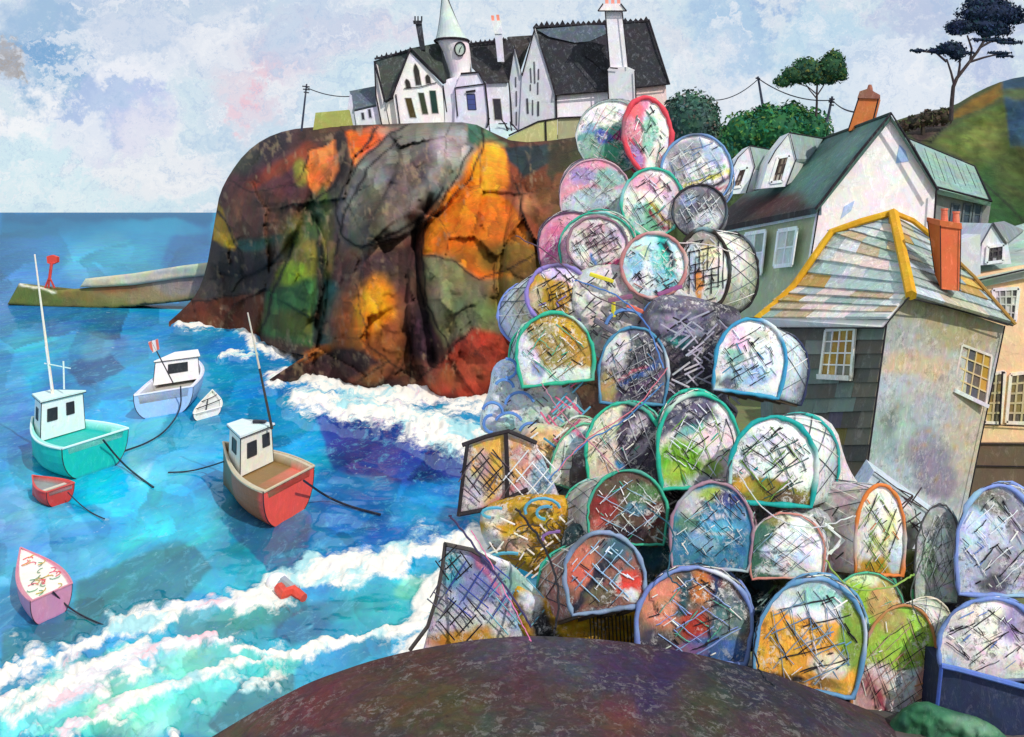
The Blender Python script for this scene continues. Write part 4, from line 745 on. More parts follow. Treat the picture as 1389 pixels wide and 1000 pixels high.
# ---- slate-hung cottage with the orange hips ----
ct = thing('slate_cottage', P(1200, 660, 24), 'crooked stone cottage with slate courses, orange hip tiles and a tall brick chimney', 'cottage')
def rows(left, right, n, cols, th, segs, lift, off=0, jit=.35):
    """lapped courses between two polylines of world points (bottom to top)"""
    g = G()
    def ev(pl, t):
        t = max(0, min(.9999, t))*(len(pl)-1); i = int(t); return pl[i]*(1-(t-i))+pl[i+1]*(t-i)
    nn = np.cross(ev(right, .1)-ev(left, .1), ev(left, .9)-ev(left, .1)); nn = nn/np.linalg.norm(nn)
    if nn[1] > 0: nn = -nn
    for j in range(n):
        a, b = j/n, (j+1)/n; u = 0
        while u < 1:
            w = random.uniform(.6, 1.4)/segs; u2 = min(1, u+w)
            if u2 > .93: u2 = 1
            l0, r0_, l1, r1_ = ev(left, a), ev(right, a), ev(left, b), ev(right, b)
            dj = random.uniform(-jit, jit)*.1/n
            A_ = l0+(r0_-l0)*u; B_ = l0+(r0_-l0)*u2; C_ = l1+(r1_-l1)*u2; D_ = l1+(r1_-l1)*u
            up = (D_-A_); A_ = A_-up*(.06+dj*n); B_ = B_-up*(.06+dj*n)
            o_ = nn*(lift+random.uniform(0, lift*.5)); V = [A_+o_, B_+o_, C_+nn*.01, D_+nn*.01]
            g.prism([v+nn*off for v in V], -nn*th, random.choice(cols)); u = u2
    return g
K = lambda x, y, Y=24: P(x, y, Y)
Yc, Yl, Yr, Yt = 22.0, 25.5, 24.5, 25.6    # near corner, left corner, right corner, apex
# body
g = G(); g.prism([K(1172, 668, Yc), K(1050, 668, Yl), K(1050, 440, Yl), K(1203, 440, Yc)], (.3, 2.2, 0), '#5f6a62'); g.v = [[v[0]+.05, v[1]+.5, v[2]] for v in g.v]; lw = g.build('side_wall', MH, ct)
cw = ['#6a766c', '#768278', '#625f56', '#5a5850', '#84867c', '#6c665a', '#96804c', '#645e56']
cwl = ['#565048', '#4e4a46', '#5e5648', '#6a6658', '#62584a', '#575060', '#6c6030']
Lp = [K(1052, 668, Yl), K(1050, 440, Yl)]; Rp = [K(1172, 668, Yc), K(1187, 560, Yc), K(1203, 440, Yc)]
nrm = qn([K(1052, 668, Yl), K(1172, 668, Yc), K(1203, 440, Yc), K(1050, 440, Yl)])
g = rows([K(1052, 668, Yl), K(1051, 560, Yl)], [K(1172, 668, Yc), K(1187, 556, Yc)], 5, cwl, .05, 5, .05, .02); g.build('slate_hanging', MH, ct)
g = rows([K(1051, 560, Yl), K(1050, 440, Yl)], [K(1187, 556, Yc), K(1203, 440, Yc)], 6, cw, .05, 5, .05, .02); g.build('slate_hanging', MH, ct)
ql = [K(1052, 668, Yl), K(1172, 668, Yc), K(1203, 440, Yc), K(1050, 440, Yl)]
fr = [[p+nrm*.1 for p in ql]][0]
g0 = [quv(fr, 1114, 510), quv(fr, 1156, 512), quv(fr, 1161, 446), quv(fr, 1122, 448)]
qq = [bil(fr, *a) for a in g0]
window(qq, 0, 1, 0, 1, parent=ct, frame='#e8e4d8', glass='#8a7440', nx=4, ny=4, fw=.075, mat=MH, mun='#e6e2da', sill='#d8d4cc', glassmix=['#a8843a', '#8a9088', '#b0904a', '#7a7a6c', '#8f6f30'], mw=.035)
# rendered end wall, painted in pale blue, ochre and grey
qe = [K(1172, 668, Yc), K(1306, 705, Yr-.4), K(1362, 442, Yr), K(1203, 440, Yc)]
nu, nv = 60, 70; V = []
topline = lambda u: 0
poly_t = [(1203, 437), (1218, 415), (1235, 402), (1290, 418), (1362, 442)]
for j in range(nv+1):
    for i in range(nu+1):
        u, v = i/nu, j/nv; xb = 1172+(1308-1172)*u; yb = 668+(712-668)*u; xt = 1203+(1362-1203)*u; yt = np.interp(xt, [p[0] for p in poly_t], [p[1] for p in poly_t])
        V.append(P(xb+(xt-xb)*v, yb+(yt-yb)*v, Yc+(Yr-Yc)*u))
V = np.array(V); px_ = CX+V[:, 0]*F/V[:, 1]; py_ = HY-(V[:, 2]-H)*F/V[:, 1]
C = paint(px_, py_, '#bcc1c4', [('e', 1280, 440, 90, 36, 15, '#a89a6a', .8, .75), ('e', 1225, 460, 30, 30, 0, '#a8aca8', .8), ('e', 1300, 450, 40, 20, 20, '#b0a47c', .9, .7), ('e', 1240, 500, 60, 20, 0, '#d8b47c', .9, .6), ('e', 1220, 520, 40, 14, 0, '#b4c0cc', .8, .8), ('e', 1310, 590, 40, 80, 15, '#ccb894', .9, .6), ('e', 1280, 540, 50, 20, 0, '#c4b89c', .9, .8), ('e', 1260, 560, 40, 30, 0, '#acb4c0', .9, .8), ('e', 1205, 590, 26, 50, 10, '#93aaa4', .9, .9), ('e', 1215, 570, 14, 24, 20, '#6a7470', .7, .7), ('e', 1245, 620, 40, 50, -25, '#98a4b0', .9, .9), ('e', 1230, 600, 12, 50, -10, '#b4ccc0', .9, .8), ('e', 1265, 640, 30, 55, -30, '#8e869c', .8, .9), ('e', 1230, 690, 60, 26, 20, '#d0d8e0', .8, .9), ('p', [(1180, 640), (1240, 660), (1310, 710), (1300, 720), (1170, 680)], '#c6d2dc', 10, .9), ('e', 1200, 650, 40, 26, 0, '#b8c8d0', .8, .8)], 9, 14, 6)
for _s in range(140):
    a = rng.uniform(1185, 1350); b_ = rng.uniform(410, 690); m_ = np.exp(-(((px_-a)/rng.uniform(1.5, 5))**2+((py_-b_)/rng.uniform(1.5, 5))**2))[:, None]*.45; cc_ = np.array(lin(random.choice(['#a88430', '#d0d6da', '#7c8486', '#c89c48', '#9ca8b8', '#6a6a68']))); C = C*(1-m_)+cc_*m_
n_ = len(V); w = nu+1; Vb = V+np.array([-.5, 2.6, 0]); fc = [[j*w+i, j*w+i+1, (j+1)*w+i+1, (j+1)*w+i] for j in range(nv) for i in range(nu)]
ring = [i for i in range(w)]+[j*w+nu for j in range(1, nv+1)]+[nv*w+i for i in range(nu-1, -1, -1)]+[j*w for j in range(nv-1, 0, -1)]
fc += [[q_+n_ for q_ in f_[::-1]] for f_ in fc]+[[ring[k], ring[k]+n_, ring[(k+1) % len(ring)]+n_, ring[(k+1) % len(ring)]] for k in range(len(ring))]
MR = vc(3.2, .2, .7, .8, .45, '#d8dade', .3, crust=.3, cs=2.2)
mesh('end_wall', np.vstack([V, Vb]), fc, np.vstack([C, C]), MR, ct)
ne = qn(qe); qw = [P(x, y, Yc+(Yr-Yc)*t)+ne*.02 for x, y, t in ((1290, 527, .72), (1334, 548, .93), (1342, 482, .93), (1302, 467, .7))]
window(qw, 0, 1, 0, 1, parent=ct, frame='#dcd6cc', glass='#6a6458', nx=4, ny=4, fw=.06, mat=MH, mun='#d8c494', sill='#d8dce4', glassmix=['#5c5c64', '#b08c34', '#7c7c80', '#c49c44', '#6a6258'], mw=.035)
g = G(); ink(g, [K(1203, 437, Yc-.1), K(1187, 556, Yc-.1), K(1172, 666, Yc-.1)], .022); g.build('corner_line', MH, ct); g = G(); ink(g, [K(1363, 442, Yr-.1), K(1334, 580, Yr-.2), K(1308, 706, Yr-.3)], .018); g.build('corner_line', MH, ct)
# roof: slate courses in two slopes
MRF = vc(3.0, .22, .6, .8, .6, '#efeae6', .35, crust=.25, cs=2.4)
scol = ['#b4c0bc', '#c8cec8', '#a4b4ae', '#d8d0c4', '#b8a484', '#b0bcc0', '#dcc4bc', '#98aaa2', '#b89454', '#d4d8d6', '#a8bcb8', '#e4dcd4']
Lp = [K(1026, 432, Yl), K(1075, 388, Yl+.1), K(1125, 315, Yl+.3), K(1190, 295, Yt)]; Rp = [K(1206, 434, Yc-.3), K(1232, 400, Yc), K(1220, 345, (Yc+Yt)/2), K(1209, 293, Yt)]
def hipslope(Lq, Rq, cols, n, seg): return rows(Lq, Rq, n, cols, .08, seg, .05, .03)
g = hipslope(Lp, Rp, scol, 12, 4)
g.prism([K(1026, 432, Yl), K(1206, 434, Yc-.3), K(1232, 400, Yc), K(1209, 293, Yt), K(1125, 315, Yl+.3), K(1075, 388, Yl+.1)], (0, .25, -.05), '#7c8a86')
g.build('roof', MRF, ct)
scol2 = ['#a9b4b0', '#c0c8c8', '#a88a4c', '#b4ae98', '#8ea0a4', '#c4a050', '#b8c4cc', '#98a8a0']
Lp2 = [K(1236, 400, Yc-.1), K(1222, 345, (Yc+Yt)/2), K(1211, 293, Yt)]; Rp2 = [K(1374, 441, Yr-.2), K(1318, 376, (Yr+Yt)/2), K(1262, 322, Yt)]
g = rows(Lp2, Rp2, 9, scol2, .08, 3, .05, .03); g.prism([K(1236, 400, Yc-.1), K(1374, 441, Yr-.2), K(1262, 322, Yt), K(1211, 293, Yt)], (0, .25, -.05), '#8c9694'); g.build('roof', MRF, ct)
g = G()
def hip(pts, w, col='#cf9c1e'):
    p = [K(*q) for q in pts]; g.tube([x+np.array([0, -.12, .03]) for x in p], w, col, 6)
hip([(1024, 434, Yl-.1), (1050, 413, Yl), (1076, 388, Yl), (1102, 350, Yl), (1126, 316, Yl+.2), (1166, 302, Yt-.1), (1209, 290, Yt-.1)], .09)
hip([(1209, 290, Yt-.2), (1221, 345, (Yc+Yt)/2-.15), (1233, 402, Yc-.2)], .13)
hip([(1209, 290, Yt-.1), (1236, 301, Yt-.1), (1262, 322, Yt-.1)], .08, '#cf9a24'); hip([(1262, 322, Yt-.1), (1318, 376, (Yr+Yt)/2-.1), (1374, 441, Yr-.3)], .045, '#a88040')
g.build('hip_tiles', MH, ct)
g = G(); g.prism([K(1034, 444, Yl-.1), K(1198, 444, Yc-.35), K(1226, 408, Yc-.1), K(1206, 432, Yc-.4), K(1030, 432, Yl-.2)], (.02, .12, 0), '#e2dedc'); ink(g, [K(1034, 445, Yl-.2), K(1198, 445, Yc-.45), K(1232, 404, Yc-.3), K(1290, 418, (Yc+Yr)/2-.3), K(1374, 442, Yr-.4)], .02); g.build('fascia', MH, ct)
# chimney stack
g = G(); a0 = [P(1268, 372, 23.3), P(1301, 393, 22.9), P(1303, 309, 22.9), P(1259, 303, 23.3)]
g.prism([P(1276, 392, 22.9), P(1301, 395, 22.9), P(1303, 311, 22.9), P(1275, 306, 22.9)], (.2, .45, 0), '#dc7044')
g.prism([P(1268, 372, 23.35), P(1276, 392, 22.9), P(1275, 306, 22.9), P(1258, 300, 23.35)], (.1, .2, 0), '#c0642c')
g.prism([P(1257, 301, 23.3), P(1275, 307, 22.86), P(1304, 311, 22.86), P(1303, 303, 22.86), P(1275, 299, 22.86), P(1257, 295, 23.3)], (.26, .5, 0), '#c8683c'); ch = g.build('chimney', MH, ct)
for x, y, c in ((1281, 303, '#e07a60'), (1297, 307, '#e8846c')):
    g = G(); g.lathe(P(x, y, 23.1), [(.085, 0), (.08, .12), (.07, .3), (.085, .32), (.085, .36)], c, 10); g.build('chimney_pot', MH, ch)
g = G(); ink(g, [P(1275.5, 306, 22.85), P(1276.5, 392, 22.85)], .012); ink(g, [P(1258, 300, 23.25), P(1268, 370, 23.25)], .012); ink(g, [P(1303.5, 311, 22.85), P(1302, 395, 22.85)], .012); g.build('chimney_edge', MH, ch)

# ---- peach house at the right edge ----
ph = thing('peach_house', P(1370, 660, 30), 'peach rendered house with large windows at the right edge', 'house')
g = G(); g.prism([P(1300, 604, 30), P(1460, 604, 30), P(1460, 348, 30), P(1330, 372, 30), P(1300, 380, 30)], (0, 5, 0), '#f2cda0'); g.build('wall', MH, ph)
g = G(); g.prism([P(1300, 720, 29.8), P(1460, 720, 29.8), P(1460, 602, 29.8), P(1300, 602, 29.8)], (0, 5, 0), '#6c5c4c'); ink(g, [P(1320, 632, 29.75), P(1460, 634, 29.75)], .02); ink(g, [P(1318, 602, 29.75), P(1460, 603, 29.75)], .02); g.build('base_wall', MH, ph)
g = G(); g.prism([P(1300, 386, 29.7), P(1400, 366, 29.7), P(1460, 350, 29.7), P(1460, 286, 34), P(1400, 300, 34), P(1310, 326, 34)], (0, .15, -.25), '#adc4ba'); ink(g, [P(1328, 380, 29.6), P(1400, 364, 29.6)], .03); g.build('roof', MS, ph)
g = G(); g.prism([P(1302, 384, 29.6), P(1304, 330, 29.6), P(1330, 318, 29.6), P(1330, 372, 29.6)], (0, 1, 0), '#cfd2d6'); g.build('gable_wall', MH, ph)
g = G(); g.prism([P(1330, 360, 29.9), P(1372, 358, 29.9), P(1366, 326, 29.9), P(1347, 303, 29.9), P(1332, 330, 29.9)], (0, 2.5, 0), '#dfdfe4'); d = g.build('dormer', MH, ph)
g = G(); g.prism([P(1330, 334, 29.8), P(1348, 302, 29.8), P(1352, 306, 31.5), P(1340, 334, 31)], (0, .1, 0), '#6c7078'); g.prism([P(1348, 302, 29.8), P(1366, 330, 29.8), P(1389, 312, 32), P(1362, 300, 32)], (0, .1, -.1), '#7c8288'); g.build('dormer_roof', MS, d)
q = [P(x, y, 29.9) for x, y in ((1337, 357), (1360, 354), (1361, 332), (1339, 335))]
window(q, 0, 1, 0, 1, parent=d, frame='#e8e8ec', glass='#403c40', nx=3, ny=3, fw=.09, mat=MH, mun='#4c484c', glassmix=['#5a5658', '#34303a', '#a8a4a8'])
q = [P(x, y, 30) for x, y in ((1352, 432), (1376, 436), (1381, 391), (1346, 393))]
window(q, 0, 1, 0, 1, parent=ph, frame='#e8e4e4', glass='#504c4c', nx=4, ny=4, fw=.1, mat=MH, mun='#c8c4c4', glassmix=['#7a7878', '#4a484c', '#aaa6a4', '#d0ccca'])
for x0, x1 in ((1336, 1358), (1366, 1396)):
    q = [P(x, y, 30) for x, y in ((x0-2, 573), (x1-2, 574), (x1+4, 504), (x0+4, 508))]
    window(q, 0, 1, 0, 1, parent=ph, frame='#f0e6d4', glass='#7a6c4c', nx=2 if x0 < 1350 else 3, ny=5, fw=.1, mat=MH, mun='#c4b48c', glassmix=['#8a7848', '#6c6250', '#b4a068', '#5c5448'], mw=.06)
g = G(); ink(g, [P(1327, 508, 29.9), P(1322, 575, 29.9), P(1400, 579, 29.9)], .02); ink(g, [P(1360, 504, 29.85), P(1356, 576, 29.85)], .03); g.build('window_surround', MH, ph)
# pale slipway wall in front of the cottage
g = G(); g.prism([P(1168, 668, 20), P(1186, 640, 20), P(1230, 672, 20), P(1286, 712, 20), P(1325, 760, 20), P(1180, 760, 20)], (.2, 1.0, 0), '#c4d0da'); ink(g, [P(1186, 640, 19.95), P(1230, 672, 19.95), P(1286, 712, 19.95)], .012)
solo('slipway_wall', g, MR, 'pale blue grey slipway wall falling away in front of the cottage', 'wall')
# ================= boats =================
def boat(name, sl, sr, bow, zs, zb, draft, cols, label, cat, bulge=1.12, deck=.55, deckcol='#b8b0a0', rail='#d8d4c4', railr=.09, group=None, nst=26, full=2.4, inner=None, hullpaint=None, thwarts=0):
    """sl, sr: picture points of the transom corners (height zs); bow point (height zb)"""
    L_, R_ = Pz(*sl, zs), Pz(*sr, zs); B_ = Pz(*bow, zb); S_ = (L_+R_)/2
    base = np.array([S_[0]*.5+B_[0]*.5, S_[1]*.5+B_[1]*.5, 0]); r = thing(name, base, label, cat, group)
    hw = np.linalg.norm(R_-L_)/2; sv = (R_-L_)/(2*hw)
    def st(t):
        c = S_*(1-t)+B_*t; c = c.copy(); c[2] = zs+(zb-zs)*t**1.8
        w = hw*(1-t**full)*(1+(bulge-1)*math.sin(math.pi*min(1, t*1.15)))
        return c, max(w, .02)
    m = 9; V = []; C = []; Fc = []
    for i in range(nst):
        t = i/(nst-1); c, w = st(t)
        for k in range(2*m+1):
            q = math.pi*k/(2*m); x = -math.cos(q); dz = math.sin(q)**.85
            keel = -draft*(1-t*.5)
            x2 = math.copysign(abs(x)**.75, x)
            p = c+sv*w*x2; p[2] = c[2]+(keel-c[2])*dz; V.append(p)
            C.append(hullpaint(t, x, dz) if hullpaint else lin(cols[0] if dz < .93 else cols[1]))
    n = 2*m+1
    for i in range(nst-1):
        for k in range(n-1): Fc.append([i*n+k, i*n+k+1, (i+1)*n+k+1, (i+1)*n+k])
    Fc.append(list(range(n))[::-1])
    # deck / inside sole closes the hull
    b = len(V)
    for i in range(nst):
        t = i/(nst-1); c, w = st(t)
        for s_, dd in ((-1, 0), (-.86, 0), (-.8, deck), (.8, deck), (.86, 0), (1, 0)):
            p = c+sv*w*s_; p[2] -= dd; V.append(p); C.append(lin(rail if abs(s_) > .83 else deckcol) if not inner else inner(t, s_))
    for i in range(nst-1):
        for k in range(5): Fc.append([b+i*6+k, b+(i+1)*6+k, b+(i+1)*6+k+1, b+i*6+k+1])
    Fc.append([b+k for k in range(6)])
    mesh('hull', V, Fc, np.array(C), MB, r, False)
    g = G(); left = [st(t)[0]-sv*st(t)[1] for t in np.linspace(0, 1, 24)]; right = [st(t)[0]+sv*st(t)[1] for t in np.linspace(0, 1, 24)]
    g.tube(left+right[::-1], railr, rail, 6, True); g.build('gunwale', MB, r)
    g = G(); tr = []
    for k in range(n):
        q = math.pi*k/(2*m); x = -math.cos(q); x2 = math.copysign(abs(x)**.75, x); p = S_+sv*hw*x2; p[2] = zs+(-draft-zs)*math.sin(q)**.85; tr.append(p)
    g.tube(tr, railr*.4, INK, 5); g.tube([L_, R_], railr*.5, INK, 5); g.build('transom_edge', MB, r)
    for j in range(thwarts):
        t = .25+.28*j; c, w = st(t); g = G(); f = (B_-S_)/np.linalg.norm(B_-S_); cc = c-np.array([0, 0, deck*.45]); g.box(cc, sv*w*.84, f*.14, (0, 0, .03), '#cfc6b4'); g.build('thwart', MB, r)
    return r, st, sv, S_, B_
def wheelhouse(r, st, sv, S_, B_, t0, t1, wf, h, wall, roofc, win, wallside=None, sink=.45, roofover=.25, lean=.0):
    c0, w0 = st(t0); c1, w1 = st(t1); f = (B_-S_); f[2] = 0; f = f/np.linalg.norm(f); up = np.array([0, 0, 1.0])
    w0 *= wf; w1 = min(w1*wf, w0*.9); z0 = min(c0[2], c1[2])-sink
    A = c0-sv*w0; Bq = c0+sv*w0; Cq = c1+sv*w1; D = c1-sv*w1
    for p in (A, Bq, Cq, D): p[2] = z0
    hz = h+sink; T = [p+up*hz+(np.mean([A, Bq, Cq, D], 0)-p)*.08*np.array([1, 1, 0]) for p in (A, Bq, Cq, D)]
    g = G(); g.add([A, Bq, Cq, D]+T, [[3, 2, 1, 0], [4, 5, 6, 7], [0, 1, 5, 4], [1, 2, 6, 5], [2, 3, 7, 6], [3, 0, 4, 7]], wall); wh_ = g.build('wheelhouse', MB, r)
    cen = np.mean(T, 0); R = [p+(p-cen)/np.linalg.norm(p-cen)*roofover for p in T]; R[0][2] += .0
    g = G(); g.prism(R, up*.16, roofc); g.tube([p+up*.0 for p in R], .035, INK, 4, True); g.build('roof', MB, wh_)
    aft = [A, Bq, T[1], T[0]]; side = [Bq, Cq, T[2], T[1]]; port = [D, A, T[0], T[3]]
    for k, (u0, u1, v0, v1) in win:
        q = {'a': aft, 's': side, 'p': port}[k]
        window(q, u0, u1, v0, v1, parent=wh_, frame='#3a3c40', glass='#2c3036', nx=1, ny=1, fw=.06, mat=MB, pr=.05)
    for a, b in ((A, T[0]), (Bq, T[1]), (Cq, T[2])): g = G(); g.tube([a, b], .035, INK, 4); g.build('corner_trim', MB, wh_)
    return wh_, T, z0+hz+.16
def rope(pts, rad, label, group='mooring ropes of the anchored boats', col='#232530'):
    p = [np.array(q, float) for q in pts]; p = [np.array(q) for q in rounded([tuple(x) for x in p], 3, False)]
    g = G().tube(p, rad, col, 6); return solo('mooring_rope', g, MB, label, 'rope', group)
# teal boat
r, st, sv, S_, B_ = boat('fishing_boat', (84, 609), (174, 581), (44, 566), 2.6, 3.2, .35, ('#18c0b4', '#128a90'), 'teal fishing boat with white wheelhouse and tall cream mast', 'boat', deckcol='#58d4cc', rail='#d4f0ec', bulge=1.1, full=2.2,
  hullpaint=lambda t, x, dz: lin('#14bdb0') if dz < .9 else lin('#2a5a9a'), inner=lambda t, s: lin('#17b4aa') if abs(s) < .83 and t > .16 else lin('#9ce6dc'))
whs, T, zt = wheelhouse(r, st, sv, S_, B_, .5, .84, .78, 2.5, '#e4f2f0', '#d2ece8', [('a', (.14, .36, .46, .78)), ('a', (.58, .76, .5, .82)), ('p', (.3, .6, .45, .75))])
mc = np.mean(T, 0); g = G(); g.tube([mc+(0, 0, .1), Pz(47, 345, zt+10.2)*0+P(47, 345, mc[1])], [.13, .06], '#e4dccc', 7); g.build('mast', MB, r)
for x0, x1, y1 in ((70, 62, 470), (87, 86, 490)): g = G(); g.tube([P(x0, 528, mc[1]-.2), P(x1, y1, mc[1]-.2)], .07, '#d8e4e0', 6); g.build('pole', MB, r)
g = G(); g.tube([P(60, 493, mc[1]-.1), P(96, 500, mc[1]-.1)], .05, '#c4dce0', 5); g.build('spreader', MB, r)
# white and pale blue boat
r, st, sv, S_, B_ = boat('fishing_boat', (181, 537), (262, 524), (260, 484), 2.4, 3.6, .4, ('#9cc0ea', '#6a9cd8'), 'white and pale blue boat with open cockpit and a flag pole', 'boat', deckcol='#b8b8b4', rail='#dadcf0', bulge=1.04, full=3.2, deck=.9, inner=lambda t, s: lin('#b4b2aa') if abs(s) < .83 else lin('#dfe2f4'))
whs, T, zt = wheelhouse(r, st, sv, S_, B_, .42, .8, .86, 1.9, '#ece8e8', '#f2eeea', [('a', (.3, .74, .42, .82))])
g = G(); a = P(235, 520, S_[1]+1.2); b = P(205, 462, S_[1]+1.2); g.tube([a, b], .06, '#3a3438', 6); fp = g.build('flag_pole', MB, r)
g = G(); g.prism([P(201, 464, S_[1]+1.15), P(214, 460, S_[1]+1.15), P(216, 474, S_[1]+1.15), P(207, 479, S_[1]+1.15)], (0, .06, 0), '#e8dcd6'); g.prism([P(201, 465, S_[1]+1.1), P(205, 463, S_[1]+1.1), P(208, 478, S_[1]+1.1), P(204, 474, S_[1]+1.1)], (0, .03, 0), '#d86a5c'); g.prism([P(211, 461, S_[1]+1.1), P(214, 460, S_[1]+1.1), P(216, 474, S_[1]+1.1), P(213, 475, S_[1]+1.1)], (0, .03, 0), '#d86a5c'); g.build('flag', MB, fp)
# red boat
r, st, sv, S_, B_ = boat('fishing_boat', (357, 668), (426, 632), (303, 600), 2.6, 3.1, .3, ('#ea5546', '#c84438'), 'red boat with small white wheelhouse, brown deck and dark raked mast', 'boat', deckcol='#8a6c40', rail='#c8b89c', bulge=1.12, full=2.0,
  hullpaint=lambda t, x, dz: lin('#ea5546') if t < .06 or x > 0 else lin('#a05c34') if t < .55 else lin('#6a5c30'), inner=lambda t, s: (lin('#8a6c40') if s < .3 or t > .25 else lin('#d8705c')) if abs(s) < .83 else lin('#c8bca4'))
whs, T, zt = wheelhouse(r, st, sv, S_, B_, .46, .8, .74, 2.1, '#e6e6dc', '#dcecec', [('a', (.2, .48, .4, .78)), ('a', (.68, .9, .5, .84)), ('p', (.3, .66, .45, .8))])
mc = np.mean(T, 0); g = G(); g.tube([P(369, 582, mc[1]-.5), P(352, 500, mc[1]-.5)], [.1, .08], '#3c3836', 7); g.tube([P(352, 500, mc[1]-.5), P(336, 424, mc[1]-.5)], [.08, .05], '#c8c0b0', 7); g.build('mast', MB, r)
g = G(); g.prism([P(342, 571, mc[1]+.5), P(360, 572, mc[1]+.5), P(357, 581, mc[1]+.5), P(345, 580, mc[1]+.5)], (0, .5, 0), '#2c2c38'); g.build('horn', MB, r)
# dinghies
r, st, sv, S_, B_ = boat('rowing_dinghy', (63, 668), (101, 655), (44, 645), 1.1, 1.4, .2, ('#c83c38', '#a03034'), 'small red rowing dinghy with grey inside near the left edge', 'dinghy', deckcol='#8c9494', rail='#d0504a', railr=.06, bulge=1.15, deck=.35, full=1.9, thwarts=1)
r, st, sv, S_, B_ = boat('rowing_dinghy', (41, 816), (98, 791), (28, 743), 1.3, 1.6, .2, ('#c98cae', '#8a5c96'), 'pink and mauve dinghy with patterned white cover, lowest on the left', 'dinghy', deckcol='#f0ece0', rail='#d48a9c', railr=.05, bulge=1.18, deck=.06, full=2.2)
g = G()
for k in range(26):
    t = random.uniform(.06, .75); c, w = st(t); s_ = random.uniform(-.6, .6); cc_ = c+sv*w*s_; a = random.uniform(0, 6.28); pts = []
    for j in range(6): pts.append(cc_+np.array([math.cos(a+j*.5)*.22, math.sin(a+j*.5)*.4, -.01+.015*(j % 2)]))
    g.tube(pts, .025, random.choice(['#e04c50', '#c8a040', '#7aa080', '#d8687c', '#6a6258', '#c8b060']), 4)
g.build('cover_pattern', MB, r)
r, st, sv, S_, B_ = boat('rowing_dinghy', (262, 562), (300, 552), (288, 529), .7, 1.2, .25, ('#eeeae2', '#d4d8dc'), 'little white clinker dinghy floating beside the pale blue boat', 'dinghy', deckcol='#dcdcd8', rail='#f0ece4', railr=.07, bulge=1.1, deck=.25, full=1.8)
g = G()
for tt in (.25, .55): 
    c, w = st(tt); c2, w2 = st(min(.95, tt+.18)); g.tube([c-sv*w, (c+c2)/2+sv*w*.1, c2+sv*w2], .05, INK, 5)
c, w = st(.0); c2, w2 = st(.6); g.tube([c-sv*w*.1, c2-sv*w2*.3], .06, INK, 5); g.build('rib', MB, r)
# mooring ropes
def W(x, y, z=.12): return Pz(x, y, z)
rope([P(140, 597, Pz(130, 595, 2.6)[1]-.1), W(160, 622, .5), W(180, 641), W(208, 661)], .08, 'dark mooring rope trailing from the stern of the teal boat')
rope([P(245, 524, Pz(221, 530, 2.4)[1]-.3), W(246, 555, .3), W(226, 584), W(200, 601), W(168, 612)], .07, 'mooring rope curving down from the stern of the pale blue boat')
rope([P(412, 652, Pz(391, 650, 2.6)[1]-.2), W(440, 672, .4), W(470, 686), W(516, 698)], .08, 'dark mooring rope running right from the red boat')
rope([P(304, 626, Pz(303, 603, 3.0)[1]-.6), W(280, 634, .4), W(255, 640), W(228, 641)], .06, 'mooring rope running left from the bow of the red boat')
rope([P(92, 668, Pz(82, 662, 1.1)[1]-.15), W(108, 684, .2), W(124, 696), W(142, 704)], .04, 'thin rope trailing from the small red dinghy')
rope([P(72, 803, Pz(70, 803, 1.3)[1]-.1), W(88, 820, .3), W(108, 834), W(140, 848)], .045, 'rope trailing from the pink and mauve dinghy')
# buoy washing in the surf
g = G(); c = W(386, 790, .3); pts = []
by = thing('mooring_buoy', W(384, 806, 0), 'white and red buoy rolling in the surf line', 'buoy')
def ball(c, r3, col, n=14):
    g = G(); V = []; 
    for i in range(n+1):
        th = math.pi*i/n
        for k in range(n*2): q = math.pi*k/n; V.append([c[0]+r3[0]*math.sin(th)*math.cos(q), c[1]+r3[1]*math.sin(th)*math.sin(q), c[2]+r3[2]*math.cos(th)])
    m2 = n*2; g.add(V, [[i*m2+k, (i+1)*m2+k, (i+1)*m2+(k+1) % m2, i*m2+(k+1) % m2] for i in range(n) for k in range(m2)], col); return g
ball(W(377, 790, .45), (.62, .5, .5), '#ecebea').build('float', MB, by, True)
g = G(); g.tube([W(379, 797, .5), W(385, 806, .35), W(398, 802, .35), W(412, 812, .15)], [.3, .34, .34, .25], '#d24c3c', 8); g.build('tail_float', MB, by)
g = G(); g.tube([W(383, 788, .7), W(395, 797, .5), W(405, 800, .4)], [.3, .25, .2], '#9aa0a8', 7); g.build('net_end', MB, by)
# ================= breakwater and its beacon =================
YQ = 205
bk = thing('breakwater', P(150, 415, YQ), 'long low mossy stone breakwater with pale parapet reaching out from the cliff', 'breakwater')
def brw(pts, cs, dy, name, thick):
    o = relief(name, pts, 2.2, lambda x, y: YQ+dy+0*x+(x-20)*-.04, .6, 4, cs, vc(.18, .28, .5, .85, .3, '#b8a890', .25, bdist=.03), thick, bk)
brw([(10, 413), (26, 384), (75, 394), (100, 392), (180, 385), (270, 366), (290, 362), (290, 404), (240, 410), (150, 419), (60, 417)], lambda x, y: paint(x, y, '#7d7a44', [('e', 60, 400, 50, 16, 0, '#66743c', .8), ('e', 120, 398, 40, 10, 0, '#8a7c40', .8), ('e', 200, 392, 70, 20, 0, '#a08a66', .8, .8), ('e', 160, 390, 30, 8, 0, '#96583c', .8, .7), ('e', 250, 385, 40, 16, 0, '#928c8c', .8, .8), ('l', [(26, 385), (75, 395)], 3, '#e0dcc8', 3), ('l', [(10, 414), (60, 418), (150, 420), (290, 405)], 3, '#2c3430', 2)], 5, 12, 5), 0, 'wall', 8)
